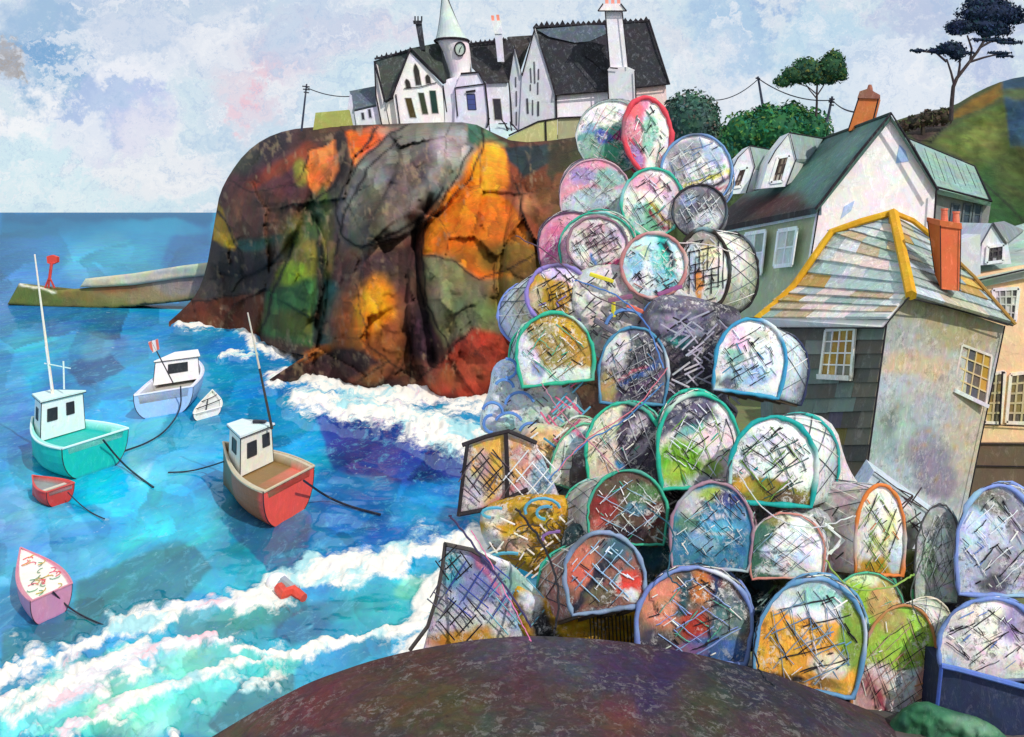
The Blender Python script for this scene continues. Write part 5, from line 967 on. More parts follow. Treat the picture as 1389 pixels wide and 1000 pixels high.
brw([(108, 390), (116, 378), (180, 371), (250, 360), (292, 355), (292, 373), (240, 378), (180, 387), (130, 390)], lambda x, y: paint(x, y, '#c6cab0', [('e', 240, 368, 30, 5, 0, '#9cb0ac', .8, .7), ('e', 170, 380, 20, 4, 0, '#d8d8c4', .8, .7)], 4, 10, 6), -1.0, 'parapet', 3)
be = thing('harbour_beacon', P(68, 392, YQ-.5), 'red beacon with a round top on a tripod at the end of the breakwater', 'beacon')
b_ = lambda x, y: P(x, y, YQ-.6)
g = G(); g.prism([b_(63, 348), (b_(63, 348)+b_(76, 348))/2+(0, 0, .3), b_(77, 349), b_(77, 356), b_(70, 359), b_(64, 357)], (0, 1.2, 0), '#d8493c'); g.build('lamp', MF, be)
g = G(); g.tube([b_(70, 357), b_(67, 380)], .32, '#c8443c', 6); g.build('post', MF, be)
for x in (61, 66, 74): g = G(); g.tube([b_(67, 376), b_(x, 391)], .22, '#b84440', 5); g.build('leg', MF, be)
# ================= trees and bushes =================
ML = vc(.5, .3, .3, .8, .0, '#ffffff', .0)
def foliage(g, blobs, Y, n, size, cols, thick=.8):
    """leaf clumps spread through and over lobes given in picture pixels"""
    for bx, by, rx, ry in blobs:
        c = P(bx, by, Y); s = Y/F; R = np.array([rx*s, min(rx, ry)*s*thick*1.2, ry*s]); k = int(n*rx*ry/420)
        for _ in range(k):
            v = rng.normal(size=3); v /= np.linalg.norm(v); rad = rng.uniform(.8, 1.04) if rng.rand() < .8 else rng.uniform(.3, .8)
            p = c+v*R*rad; a = rng.normal(size=3); a /= np.linalg.norm(a); nn = v*.9+a*.7; nn /= np.linalg.norm(nn)
            t = np.cross(nn, rng.normal(size=3)); t /= np.linalg.norm(t); b = np.cross(nn, t); z = size*s*rng.uniform(.6, 1.4)
            col = np.array(lin(cols[int(rng.randint(len(cols)))]))*rng.uniform(.88, 1.12)
            g.add([p-t*z, p-b*z*.55, p+t*z, p+b*z*.55], [[0, 1, 2, 3]], col)
def core(g, blobs, Y, col, k=.93):
    for bx, by, rx, ry in blobs:
        c = P(bx, by, Y); s = Y/F*k; b = ball(c, (rx*s, min(rx, ry)*s, ry*s), col, 10); g.add(b.v, b.f, np.array(b.c))
def bush(name, blobs, Y, cols, corec, label, cat, group=None, size=3.2, n=300, trunk=None, limbs=None, stemr=.12, dense=1):
    blobs = [(a, b, c*dense, d*dense) for a, b, c, d in blobs]
    x0 = sum(b[0] for b in blobs)/len(blobs); yb = max(b[1]+b[3] for b in blobs)
    base = P(x0, yb, Y) if trunk is None else P(*trunk[0], Y)
    r = thing(name, base, label, cat, group)
    g = G(); core(g, blobs, Y, corec, .8); foliage(g, blobs, Y, n, size, cols); g.build('crown' if trunk else 'foliage', ML, r)
    if trunk:
        g = G(); m = len(trunk); g.tube([P(x, y, Y) for x, y in trunk], [stemr*(1-.5*i/m) for i in range(m)], '#3a3030', 8)
        t_ = g.build('trunk', MH, r)
        for lb in limbs: g = G(); g.tube([P(x, y, Y) for x, y in lb], [stemr*(.6-.35*i/len(lb)) for i in range(len(lb))], '#3a3034', 6); g.build('limb', MH, t_)
    else:
        g = G(); g.tube([P(x0, yb+6, Y), P(x0, yb-10, Y)], .2, '#3a3028', 6); g.build('stem', MH, r)
    return r
bush('round_bush', [(938, 166, 38, 46), (918, 160, 22, 30), (960, 165, 18, 36)], 100, ['#42645a', '#35564c', '#54706a', '#2c4a42', '#66645c', '#4c6a58'], '#3a5a50', 'dusky blue green round bush beside the pink end of the white house', 'bush')
bush('spreading_bush', [(1050, 178, 58, 36), (1010, 180, 34, 30), (1074, 158, 22, 22), (1098, 178, 32, 32), (1040, 168, 30, 28), (990, 205, 20, 34), (1000, 225, 26, 24), (1120, 190, 8, 16)], 92, ['#2a6a44', '#1c5a3c', '#3f7c4c', '#4a7a3c', '#1f6a58', '#5a7434', '#2f6a34'], '#27603c', 'broad emerald green bush above the two dormers', 'bush')
bush('umbrella_tree', [(1080, 102, 24, 14), (1095, 95, 24, 18), (1062, 111, 14, 9), (1105, 102, 14, 14), (1128, 92, 20, 22), (1132, 80, 14, 13), (1142, 100, 9, 13), (1118, 107, 20, 9)], 90, ['#2c5a38', '#24482e', '#3c6a40', '#5c6a2c', '#1f4c3c', '#4a5c28'], '#2a5034', 'small tree with flat green crown in two lobes above the bush', 'tree', trunk=[(1107, 158), (1108, 140), (1108, 125), (1109, 108)], limbs=[[(1108, 134), (1098, 122), (1090, 110)], [(1108, 130), (1116, 118), (1122, 106)], [(1108, 128), (1096, 118), (1078, 112)]], size=2.4, n=520)
r = bush('pine_tree', [(1290, 66, 18, 9), (1275, 69, 18, 4), (1298, 72, 10, 10), (1245, 69, 10, 2.4), (1306, 36, 22, 9), (1300, 42, 14, 6), (1345, 18, 42, 13), (1340, 6, 30, 9), (1360, 26, 30, 8), (1338, 34, 32, 10), (1350, 42, 22, 7), (1336, 46, 8, 5), (1346, 54, 28, 2.6), (1370, 58, 18, 2.4), (1355, 72, 16, 2.2), (1362, 76, 12, 2), (1312, 72, 10, 2)], 84, ['#1c2a4a', '#16243c', '#24384c', '#1a3a44', '#2c3c5c', '#101c30'], '#1a2840', 'tall windswept pine with dark blue green layers on the hill at upper right', 'tree',
 trunk=[(1290, 164), (1291, 140), (1293, 118), (1298, 106), (1312, 88), (1326, 70), (1338, 50)], dense=1.18, limbs=[[(1294, 114), (1290, 98), (1284, 80)], [(1300, 102), (1302, 88), (1301, 74)], [(1316, 84), (1318, 66), (1312, 48)], [(1316, 84), (1335, 78), (1352, 74)], [(1330, 64), (1345, 56), (1360, 56)], [(1284, 84), (1270, 72), (1252, 70)]], size=2.4, n=620, stemr=.19)
bush('hill_shrub', [(1240, 166, 16, 10), (1262, 160, 18, 12), (1280, 158, 12, 12), (1225, 172, 12, 8)], 88, ['#4a3c38', '#3c3c30', '#4c5030', '#5a4438'], '#443a30', 'dark brown shrubs in a clump left of the pine trunk', 'shrub')
# ================= poles and wires =================
def pole(name, a, b, Y, rad, label, arms=(), lean=0):
    r = thing(name, P(*a, Y), label, 'pole', 'telegraph poles on the skyline')
    g = G(); g.tube([P(*a, Y), P(*b, Y)], [rad, rad*.75], '#3a3e50', 7); g.build('post', MF, r)
    for x0, x1, y0, y1 in arms: g = G(); g.tube([P(x0, y0, Y-.1), P(x1, y1, Y-.1)], rad*.6, '#2c2c34', 5); g.build('crossarm', MF, r)
    return r
pole('telegraph_pole', (409, 178), (416, 114), 174, .2, 'blue grey pole on the cliff edge left of the white house', ((410, 420, 117, 118), (411, 420, 121, 122), (412, 419, 125, 126)))
pole('telegraph_pole', (1035, 146), (1028, 104), 96, .14, 'pole rising out of the emerald bush', ((1025, 1031, 106, 107),))
pole('telegraph_pole', (1122, 165), (1129, 131), 88, .14, 'pole between the small tree and the brick chimney', ((1125, 1132, 134, 135), (1124, 1132, 138, 139), (1125, 1131, 142, 143)))
def wire(a, b, Ya, Yb_, sag, label):
    p0, p1 = P(*a, Ya), P(*b, Yb_); pts = [p0*(1-t)+p1*t-np.array([0, 0, sag*4*t*(1-t)]) for t in np.linspace(0, 1, 12)]
    solo('overhead_wire', G().tube(pts, .055 if Ya < 120 else .09, '#2e2e38', 4), MF, label, 'wire', 'overhead wires')
wire((416, 119), (474, 131), 174, 178, .5, 'wire from the cliff edge pole to the white house')
wire((1029, 107), (965, 136), 96, 100, .6, 'wire running left from the middle pole to the dusky bush')
wire((1029, 107), (1129, 136), 96, 88, .7, 'wire joining the two poles behind the small tree')
wire((1129, 136), (1158, 152), 88, 60, .2, 'wire from the right pole down to the brick chimney')
# ================= lobster pots =================
MN = vc(13, .3, .8, .8, .42, '#f6f2ec', .3, bdist=.03, crust=.62, cs=2.2)      # net panels with a rough crust of twine
def outline(shape, n=44):
    o = []
    if shape == 'o': return [(.5*math.cos(a), .5+.5*math.sin(a)) for a in np.linspace(-math.pi/2, 1.5*math.pi, n, endpoint=False)]
    if shape == 't':   # tall oval with a narrow foot
        return [(.5*math.cos(a)*(1-.18*(math.sin(a) < 0)*abs(math.sin(a))), .5+.5*math.sin(a)) for a in np.linspace(-math.pi/2, 1.5*math.pi, n, endpoint=False)]
    m = n//4
    for i in range(m): o.append((-.46+.92*i/m, 0))
    for i in range(m//2): t = i/(m//2); o.append((.46+.04*math.sin(t*1.57), .42*t))
    for i in range(m*2): a = math.pi*i/(m*2); o.append((.5*math.cos(a), .42+.58*math.sin(a)))
    for i in range(m//2): t = 1-i/(m//2); o.append((-.46-.04*math.sin(t*1.57), .42*t))
    return o
def pot(cx, yb, w, h, Y, rim, label, fill='#e8e2dc', regs=(), back=None, body='#c8c8c0', shape='d', ang=0, rimpx=6, tw=(('#2c2830', 6, 40, .5),), depth=.3, backrim=None, skew=0, bodyregs=(), group='lobster pots stacked on the quay'):
    """one pot: picture size and place of its near end, depth of the scene there, offset of its far end"""
    ol = outline(shape); n = len(ol); a = math.radians(ang)
    def W_(u, v, f=0.0, dy=0.0):
        x = u*w; y = (v-.0)*h
        X_ = cx+x*math.cos(a)+y*math.sin(a)+skew*v; Y_ = yb-(y*math.cos(a)-x*math.sin(a))
        bx, by, bs = back if back else (0, -4, .96)
        X2 = cx+bx+(X_-cx)*bs; Y2 = yb+by+(Y_-yb)*bs
        return P(X_+(X2-X_)*f, Y_+(Y2-Y_)*f, Y+.05*v+f*depth+dy)
    r = thing('lobster_pot', W_(0, 0), label, 'lobster pot', group)
    # near panel, gently domed
    cen = (0, .47 if shape == 'd' else .5); K_ = 15; V = [W_(*cen, 0, -.035)]; UV = [cen]
    for k in range(1, K_+1):
        for u, v in ol:
            s = k/K_; uu, vv = cen[0]+(u-cen[0])*s*.985, cen[1]+(v-cen[1])*s*.985; V.append(W_(uu, vv, 0, -.035*(1-s*s))); UV.append((uu, vv))
    Fc = [[0, 1+i, 1+(i+1) % n] for i in range(n)]+[[1+(k-1)*n+i, 1+k*n+i, 1+k*n+(i+1) % n, 1+(k-1)*n+(i+1) % n] for k in range(1, K_) for i in range(n)]
    UV = np.array(UV)*100; sd_ = int(cx*7+yb)
    C = paint(UV[:, 0], UV[:, 1], fill, regs, 7, 18, sd_); C = np.clip(C*1.12, 0, .92)
    # side and far end
    b = len(V); S_ = 5
    for k in range(S_+1):
        for u, v in ol: V.append(W_(u*.985, v*.985, k/S_))
    ub = np.array([(i*100/n, k*20) for k in range(S_+1) for i in range(n)]); C2 = .85*paint(ub[:, 0], ub[:, 1], body, bodyregs or [('e', rng.uniform(40, 90), rng.uniform(0, 100), 20, 60, 0, '#f0ece8', .8, .8), ('e', rng.uniform(30, 100), rng.uniform(0, 100), 10, 30, 0, rim, .8, .4), ('e', rng.uniform(30, 100), rng.uniform(0, 100), 6, 50, 0, '#4a4a50', .8, .25)], 7, 12, sd_+5)+.1
    Fc += [[b+k*n+i, b+(k+1)*n+i, b+(k+1)*n+(i+1) % n, b+k*n+(i+1) % n] for k in range(S_) for i in range(n)]+[[b+S_*n+i for i in range(n)][::-1]]
    mesh('netting', np.array(V), Fc, np.vstack([C, C2]), MN, r, True)
    R_ = rimpx*.39*Y/F
    def hoop(f, col, k=1.0):
        g = G(); pts = [W_(u, v, f, -.012 if f == 0 else 0) for u, v in ol]
        pts = [p+rng.normal(size=3)*np.array([.0022, .001, .0022]) for p in pts]; g.tube(pts, [R_*k*random.uniform(.62, 1.2) for _ in pts], col, 7, True)
        alt = np.array(lin(random.choice(['#f0ece6', '#5c6c78', '#9cc8d0', '#4a4448']))); cc_ = np.array(g.c); ph = rng.uniform(0, 6)
        for i in range(n): m_ = max(0, math.sin(i*.55+ph)+math.sin(i*.23+ph*2)-.7)*.55; cc_[i*7:i*7+7] = cc_[i*7:i*7+7]*(1-m_)+alt*m_
        g.c = cc_.tolist(); return g.build('hoop', MT, r, True)
    hoop(0, rim)
    hoop(1, backrim or rim, .85)
    # thin dark lashing that follows the rim
    g = G(); pts = [W_(u*1.03, (v-.5)*1.03+.5, 0, -.014) for u, v in ol]; g.tube([p+rng.normal(size=3)*.002 for p in pts], R_*.2, INK, 4, True); g.build('lashing', MT, r)
    # twine: crossed strands of the mesh that read against the panel
    for col, m, an, ln in tw:
        g = G()
        for dr in (0, 1):
            q = math.radians(an+rng.uniform(-6, 6)+dr*(84+rng.uniform(-14, 14))); dx, dy = math.cos(q), math.sin(q)
            for i in range(m):
                o_ = ((i+.5)/m-.5)*.78+rng.uniform(-.03, .03); c0 = rng.uniform(-.2, .2); L0 = ln*rng.uniform(.3, 1)
                pts = []
                for t in np.linspace(-L0/2, L0/2, 7):
                    x = cen[0]-dy*o_+dx*(t+c0)+rng.normal()*.004; y = cen[1]+dx*o_+dy*(t+c0)*1.0+rng.normal()*.004
                    rr = max(abs(x)/.46, abs(y-cen[1])/.46, math.hypot(x/.48, (y-cen[1])/.5))
                    if rr < .97: wob = 0; pts.append(W_(x, y, 0, -.035*(1-min(1, rr*rr))-.010))
                if len(pts) > 2: g.tube(pts, [R_*.19*random.uniform(.5, 1.5) for _ in pts], col, 4)
        if g.v: g.build('twine', MT, r)
    for col, m in (('#241f26', 13), (random.choice(['#f2eee8', '#e4ecf2', '#f4f0ea']), 14), (rim, 5)):
        g = G()
        for _ in range(m):
            x, y = rng.uniform(-.4, .4), rng.uniform(.06, .9); q = rng.choice([.7, -.75, .6, -.9])+rng.uniform(-.25, .25); L0 = rng.uniform(.04, .16); pts = []
            for t in np.linspace(-.5, .5, 4):
                xx, yy = x+math.cos(q)*t*L0, y+math.sin(q)*t*L0; rr = math.hypot(xx/.48, (yy-cen[1])/.5)
                if rr < .95: pts.append(W_(xx, yy, 0, -.035*(1-min(1, rr*rr))-.009))
            if len(pts) > 2: g.tube(pts, R_*.2*random.uniform(.5, 1.6), col, 4)
        if g.v: g.build('frayed_twine', MT, r)
    # knotted full net over the body between the hoops, and the wooden base
    g = G()
    for s_ in (1, -1):
        for i in range(0, n, 3):
            pts = []
            for k in range(5):
                j = (i+s_*k) % n; u, v = ol[j]
                if v < .03: pts = []; break
                pts.append(W_(u*1.0, v*1.0, k/4, 0)+np.array([0, 0, .004]))
            if pts: g.tube(pts, R_*.2, random.choice(['#3a3a42', '#e8e4dc', '#58646a']), 4)
    if g.v: g.build('side_twine', MT, r)
    g = G(); f0 = .04
    if shape == 'd':
        for u in (-.38, -.13, .13, .38): g.tube([W_(u, -.015, 0), W_(u, -.015, 1)], R_*.9, '#5c4c3c', 5)
        g.build('base_slats', MT, r)
    return r
BK_, WT = '#241f26', '#e9ecf0'
def E(u, v, ru, rv, col, a=0, k=1.0, soft=.4): return ('e', u*100, v*100, ru*100, rv*100, a, col, soft, k)
def Q(pts, col, soft=5): return ('p', [(x*100, y*100) for x, y in pts], col, soft*.6)
def Ln(x0, y0, x1, y1, w, col): return ('l', [(x0*100, y0*100), (x1*100, y1*100)], w*100, col, 3)
# --- top of the stack ---
pot(836, 234, 98, 98, 8.3, '#9aa8a4', 'topmost round pot with teal and purple netting and pale crosshatched shoulder', '#5a9c8a', [Q([(-.5, .55), (.5, .75), (.5, 1.1), (-.5, 1.1)], '#efe6e0', 8), E(-.3, .3, .2, .25, '#8aa89c'), E(0, .25, .2, .2, '#3f8a70'), E(.3, .35, .16, .3, '#6a5a9c', 0, .9), E(-.1, .5, .12, .1, '#4a5aa4'), E(.1, .5, .1, .08, '#a83c78'), E(.3, .85, .1, .1, '#f0b49c'), E(-.3, .65, .12, .1, '#5a8ab8', 0, .8)], (6, -6, .96), '#a4b8b0', 'o', -6, 3.5, (('#3c7a68', 6, 55, .6), ('#c0566c', 4, 55, .55), (BK_, 3, 40, .5)))
pot(884, 236, 66, 104, 8.1, '#d84452', 'tall oval pot with thick crimson rim at the peak of the stack', '#f0ebe4', [Q([(-.6, 0), (-.1, 0), (-.05, .7), (.3, 1.1), (-.5, 1.1)], '#d8899c', 6), E(.05, .5, .16, .28, '#6cbca4', -20, .8), E(-.3, .2, .14, .2, '#b08ac4'), E(.2, .25, .14, .2, '#e8ded4'), E(-.2, .85, .2, .1, '#e8646c', 0, .8)], (-8, 2, .96), '#d4a0ac', 't', -6, 9, (('#5a8a74', 3, 60, .3),))
pot(938, 282, 96, 100, 8.0, '#6e94c0', 'round pot with blue rim and yellow, green and red diagonal stripes', '#e6e4e6', [E(-.2, .7, .18, .3, '#5c5c68', -50, .7), Ln(-.5, .0, .5, .5, .05, '#4a4450'), Ln(-.5, .08, .5, .6, .04, '#d8d050'), Ln(-.5, .16, .5, .68, .03, '#5cac5a'), Ln(-.4, -.02, .5, .4, .06, '#a04058'), Ln(-.2, 0, .5, .3, .05, '#5a78b0'), E(.2, .75, .2, .12, '#8ca8cc', -30, .8), E(-.3, .35, .15, .15, '#7c7c80', 0, .7)], (5, 10, .96), '#8a98b0', 'o', 8, 5, (('#3a3a44', 5, 35, .7), ('#6a86b8', 4, 30, .8), (WT, 5, 50, .6)))
pot(808, 300, 96, 84, 8.05, '#c8a0ac', 'pink and grey blue rounded pot high on the left of the stack', '#d492a4', [E(-.1, .35, .4, .2, '#9cb4b8', 20, .9), E(-.3, .2, .2, .2, '#c0c8cc'), E(.2, .7, .25, .14, '#6ab4a4', 0, .8), E(-.2, .75, .2, .15, '#8c86b4', 0, .8), E(.3, .3, .16, .2, '#b4ccc8')], (-2, -6, .98), '#9c8ca4', 'd', 0, 3, (('#5a4450', 4, 55, .6), (BK_, 4, 38, .45)))
pot(880, 322, 84, 94, 7.8, '#34a890', 'pot with jade green rim and pink white netting just under the crimson one', '#ece2dc', [E(-.2, .8, .3, .16, '#d89cae', 0, .9), E(.3, .65, .16, .2, '#c4a0b4', 0, .8), E(0, .25, .2, .26, '#5ab48c', 20, .9), E(.25, .3, .12, .2, '#c8c8cc'), Ln(.0, .5, .45, .05, .05, '#d8c04c'), Ln(-.02, .4, .4, 0, .04, '#9c3c50'), E(-.2, .3, .12, .2, '#a8d0c4')], (6, -4, .96), '#b8c4bc', 'o', 6, 6, ((BK_, 5, 30, .5), ('#7c5a6c', 5, 45, .6)))
pot(954, 322, 74, 72, 7.75, '#2c282e', 'small dark rimmed pot with white scribbled mesh under the striped one', '#77767e', [E(0, .6, .4, .3, '#5c5c66', 0, .7), E(.1, .3, .25, .2, '#dcdce0', 20, .8), E(-.2, .75, .18, .1, '#8a9cc0', 0, .8)], (4, 4, .95), '#6c6c70', 'o', -8, 4.5, ((WT, 6, 40, .7), (BK_, 3, 20, .5)))
pot(776, 362, 92, 74, 7.7, '#5a3c58', 'pink and magenta pot on the left edge of the upper stack', '#cc8ca4', [E(-.2, .6, .2, .2, '#c46c90'), E(-.3, .3, .16, .2, '#b84c84', 0, .8), E(.2, .6, .2, .3, '#a8bcc4'), E(0, .2, .2, .15, '#ece4e0')], (-2, -4, .98), '#a4809c', 'd', 0, 3, (('#5a3448', 5, 60, .6),))
pot(813, 372, 104, 84, 7.45, '#36a48c', 'wide pot with thin jade hoop around speckled cream netting', '#e4d8d2', [E(0, .8, .4, .14, '#74bca8', 0, .8), E(-.4, .4, .14, .3, '#d0a0b4')], (4, -6, .97), '#c8ccc4', 'd', -4, 4.5, ((BK_, 5, 40, .7),))
pot(807, 370, 82, 76, 7.3, '#8c6a78', 'mauve brown rimmed pot with a scratchy pink and white mesh', '#dcd0cc', [E(0, .65, .3, .25, '#8c7078', 0, .5), Q([(.0, .0), (.45, .15), (.45, .35), (.1, .15)], '#d85c8c'), E(.3, .7, .14, .18, '#b8a0c0', 0, .8), Ln(-.1, .3, .1, .0, .07, '#5a84c0'), E(-.3, .3, .14, .2, '#f0eae4'), E(-.1, .8, .3, .1, '#b48ca0', 0, .7)], (-6, -2, .97), '#b8c4bc', 'o', 5, 6, ((BK_, 7, 38, .8), ('#6a4a58', 5, 20, .6)))
pot(890, 404, 88, 88, 7.1, '#b47a78', 'rose brown rimmed pot with watery turquoise and white filling', '#b8dce4', [E(-.15, .35, .25, .25, '#e4ecf0'), E(.15, .4, .16, .35, '#6cc0c4', 15, .8), E(-.2, .7, .16, .14, '#c8d494', 0, .7), E(-.3, .55, .12, .2, '#8cc0dc'), Q([(.05, .95), (.25, .95), (.3, .3), (.2, .3)], '#2fb0a4', 6), Ln(.2, .8, .3, .5, .07, '#1c2430'), E(.4, .5, .06, .2, '#f0f0ee')], (8, 4, .96), '#cfc4c4', 'o', -4, 7.5, (('#5c8a94', 2, 60, .3),))
pot(957, 422, 70, 112, 7.35, '#2c241f', 'tall brown black hooped pot standing in front of the green walled wing', '#e9e4da', [E(-.2, .5, .16, .3, '#a8c0d4', 10, .9), E(.1, .7, .2, .14, '#e4d890', 0, .7), Ln(-.1, .2, -.1, .45, .14, '#e0964a'), E(.2, .3, .16, .2, '#b4b8a8', 0, .7), E(0, .88, .4, .1, '#3a3430', 0, .7)], (40, 2, .96), '#a4a888', 'o', -2, 8, ((BK_, 9, 8, .8),), .3, '#1e1a1c')
# --- upper middle ---
pot(748, 442, 88, 84, 7.2, '#8c7cc0', 'purple rimmed pot with ochre mesh leaning left below the pink ones', '#c49a3c', [E(-.1, .85, .3, .14, '#c8bce0'), E(.2, .8, .2, .12, '#e8dce0'), E(.35, .45, .16, .3, '#dcd8d4'), E(-.1, .4, .2, .3, '#b0882c'), E(-.35, .3, .1, .3, '#b8b0a0', 0, .7), E(.33, .75, .08, .06, '#e89070')], (-36, 30, 1.08), '#c6d0e4', 'o', 14, 8, ((BK_, 5, 38, .6), ('#2c2018', 4, -30, .4)), .3, '#7c90d4', 0, [E(.5, .5, .5, .3, '#e4ecf4', 0, .8), E(.9, .3, .2, .2, '#c0a04c', 0, .7), E(.4, .8, .2, .2, '#8cacd8', 0, .7)])
pot(757, 520, 104, 96, 6.75, '#2fa888', 'large bright green rimmed pot with a mustard centre', '#b08e3c', [E(-.38, .4, .18, .4, '#dce0f0', 12), E(0, .1, .5, .14, '#e6ece8'), E(.15, .7, .2, .2, '#c09828'), E(0, .45, .2, .2, '#a08c50'), E(-.1, .75, .14, .1, '#8a8c78', 0, .7), E(-.25, .2, .1, .1, '#5060a8', 0, .7)], (-10, 6, 1.0), '#b4c0d8', 'd', -6, 7, (('#3cb498', 3, 50, .5), ('#8c7434', 6, 35, .6)))
pot(858, 548, 94, 104, 6.8, '#4a86a8', 'steel blue hooped pot with dark plaid netting in the middle of the stack', '#6c6c78', [E(-.25, .7, .25, .25, '#dcdcdc', 20, .9), E(.15, .5, .3, .4, '#44454f', 0, .9), Ln(-.4, .1, .4, .55, .05, '#3a5c98'), Ln(-.3, .02, .4, .4, .05, '#6c4470'), Ln(-.45, .2, .2, .5, .04, '#c05c74'), E(-.35, .2, .14, .2, '#b8a060', 0, .8), E(.1, .15, .3, .1, '#39304a', 0, .8)], (8, -4, .96), '#44464e', 'd', 2, 6.5, ((BK_, 4, 50, .7), ('#a8a4ac', 6, 30, .8)))
pot(1012, 534, 96, 102, 6.7, '#3a94bc', 'blue rimmed pot with pink and white filling beside the cottage eave', '#f0ece8', [E(-.25, .7, .18, .16, '#ecccd4'), E(0, .25, .4, .14, '#a8c8e8', 15), E(-.25, .45, .16, .1, '#5cac9c', 0, .8), E(.25, .5, .14, .2, '#dce8ec'), E(-.3, .1, .16, .08, '#3c3844', 0, .8), E(.1, .8, .14, .08, '#8a9c7c', 0, .6)], (34, 10, .94), '#bcd4e0', 'd', 8, 7.5, ((BK_, 4, 38, .5), ('#6a7c70', 3, 28, .6)), .3, '#2c3454', 0, [E(.5, .5, .3, .3, '#d8ecf4', 0, .9), E(.1, .5, .1, .6, '#2f9a84'), E(.3, .8, .1, .2, '#3a3a44', 0, .7)])
# --- middle ---
pot(850, 662, 106, 116, 6.25, '#2fb292', 'green rimmed pot, cream on one half and dark plaid on the other', '#ddd4b8', [Q([(.0, -.1), (.6, -.1), (.6, 1.1), (.05, 1.0), (-.1, .7)], '#4c4656', 6), E(-.3, .3, .1, .1, '#e8b0a0', 0, .8), Ln(-.1, .3, .3, .0, .06, '#3f8cb0'), E(.2, .75, .2, .06, '#b4b0bc', 30, .8), E(.2, .45, .2, .05, '#a8a0b0', 30, .8)], (8, -6, .96), '#4a4654', 'd', -3, 7, (('#c8c4cc', 5, 35, .6), (BK_, 4, 50, .5)))
pot(950, 662, 112, 128, 6.0, '#28b094', 'jade hooped pot splashed lime green below and plaid above', '#e8dcdc', [Q([(-.6, .55), (.4, .75), (.5, 1.1), (-.6, 1.1)], '#58566a', 7), E(-.25, .3, .26, .24, '#78b42c'), E(-.3, .15, .16, .1, '#a8d050'), E(.25, .45, .2, .25, '#f0d8dc'), E(.15, .2, .14, .12, '#8cb040', 0, .9), E(.1, .05, .18, .08, '#a49cac'), E(.3, .8, .16, .08, '#f0eee8', -30), E(-.1, .62, .2, .05, '#3cae9c', 20, .8)], (-6, -8, .98), '#a8b09c', 'd', -2, 8, ((BK_, 3, -38, .5), ('#74a83c', 4, 35, .6), (WT, 4, -30, .5)))
pot(1046, 684, 118, 118, 5.75, '#149c98', 'big teal hooped pot, white netting over an olive floor, in front of the slate wall', '#f1ede6', [Q([(-.6, -.1), (.6, -.1), (.6, .2), (-.6, .36)], '#8a8030', 5), E(.2, .08, .2, .1, '#6c4c40', 0, .8), E(-.35, .2, .1, .1, '#c89c3c', 0, .8), E(-.2, .75, .2, .08, '#aab8d0', 0, .7), E(.05, .55, .06, .14, '#a4b4c8', 30, .8), E(-.35, .5, .08, .08, '#a0c0c4', 0, .7)], (32, -10, .96), '#d8dcd8', 'd', 4, 9.5, (('#6a9438', 3, -40, .6), (BK_, 5, -35, .6), ('#3c5a54', 4, 35, .7), (WT, 3, 45, .5)), .3, '#26a49c')
pot(776, 664, 76, 92, 6.45, '#66b890', 'pale pot with thin light green rim and amber patch left of the cream one', '#efe9d8', [E(.2, .5, .2, .16, '#e8b04c', 0, .9), E(-.2, .75, .2, .14, '#5c9cac', 0, .7), E(-.3, .45, .16, .12, '#a8c4a8', 0, .8), Ln(-.4, .9, .4, .5, .05, '#c85c80')], (-6, -10, 1.0), '#d8c08c', 'd', 18, 5, ((BK_, 5, 20, .6), (WT, 4, 30, .6)))
# --- lower middle ---
pot(850, 738, 108, 100, 5.7, '#3aa688', 'green rimmed pot with dark red and brown filling and white crossed twine', '#5c4a3c', [E(-.3, .45, .2, .2, '#8a3430'), E(-.35, .2, .14, .16, '#c46054', 0, .8), E(.2, .7, .24, .14, '#4c7048', 0, .9), E(.3, .4, .16, .2, '#5c3430'), E(0, .15, .3, .12, '#3a2a34'), E(.1, .5, .12, .08, '#4c8ca8', 0, .7)], (-44, -4, .84), '#d8d4c8', 'd', 2, 6, ((WT, 4, 55, .5), ('#9cc0d8', 3, -30, .7)), .3, '#3ab08c', 0, [E(.5, .4, .4, .3, '#e6e2d8', 0, .9), E(.9, .5, .2, .3, '#7c6a60', 0, .7)])
pot(963, 772, 112, 118, 5.5, '#9a7888', 'mauve hooped pot with blue water coloured mesh in the second lowest row', '#3f7f9c', [E(-.3, .75, .2, .16, '#c8c4b8', -20, .8), E(0, .85, .2, .08, '#a0a83c', 0, .9), E(.2, .8, .2, .08, '#3a3a7c', 0, .9), E(.1, .45, .3, .12, '#5ab0d0', -15, .8), E(-.1, .3, .2, .08, '#88b4c8', -15, .8), E(-.3, .5, .14, .1, '#5c7c5c', 0, .8), E(.3, .3, .14, .14, '#2c6c8c'), Ln(-.4, .65, .4, .6, .02, '#d8d0d4'), Ln(-.3, .42, .4, .38, .02, '#d0c8d0')], (6, -6, .97), '#6c6a74', 'd', 3, 6.5, ((BK_, 4, -35, .5), ('#9cc4d8', 3, 38, .5)))
pot(1068, 784, 104, 88, 5.55, '#c48478', 'dusty pink rimmed pot with white paint smears over green', '#eceef0', [Q([(-.6, -.1), (-.1, -.1), (-.2, .5), (.0, 1.1), (-.6, 1.1)], '#3f6c5c', 8), E(-.15, .4, .2, .1, '#cfe0f0', 0), E(-.1, .9, .2, .1, '#8c8a48', 0, .8), E(.2, .3, .16, .1, '#c4dcec', 0, .8), E(-.2, .15, .2, .06, '#dce8f4')], (8, -8, .97), '#dfe6ea', 'd', -2, 4.5, ((BK_, 4, 38, .7), ('#9cb8d4', 3, -40, .7)))
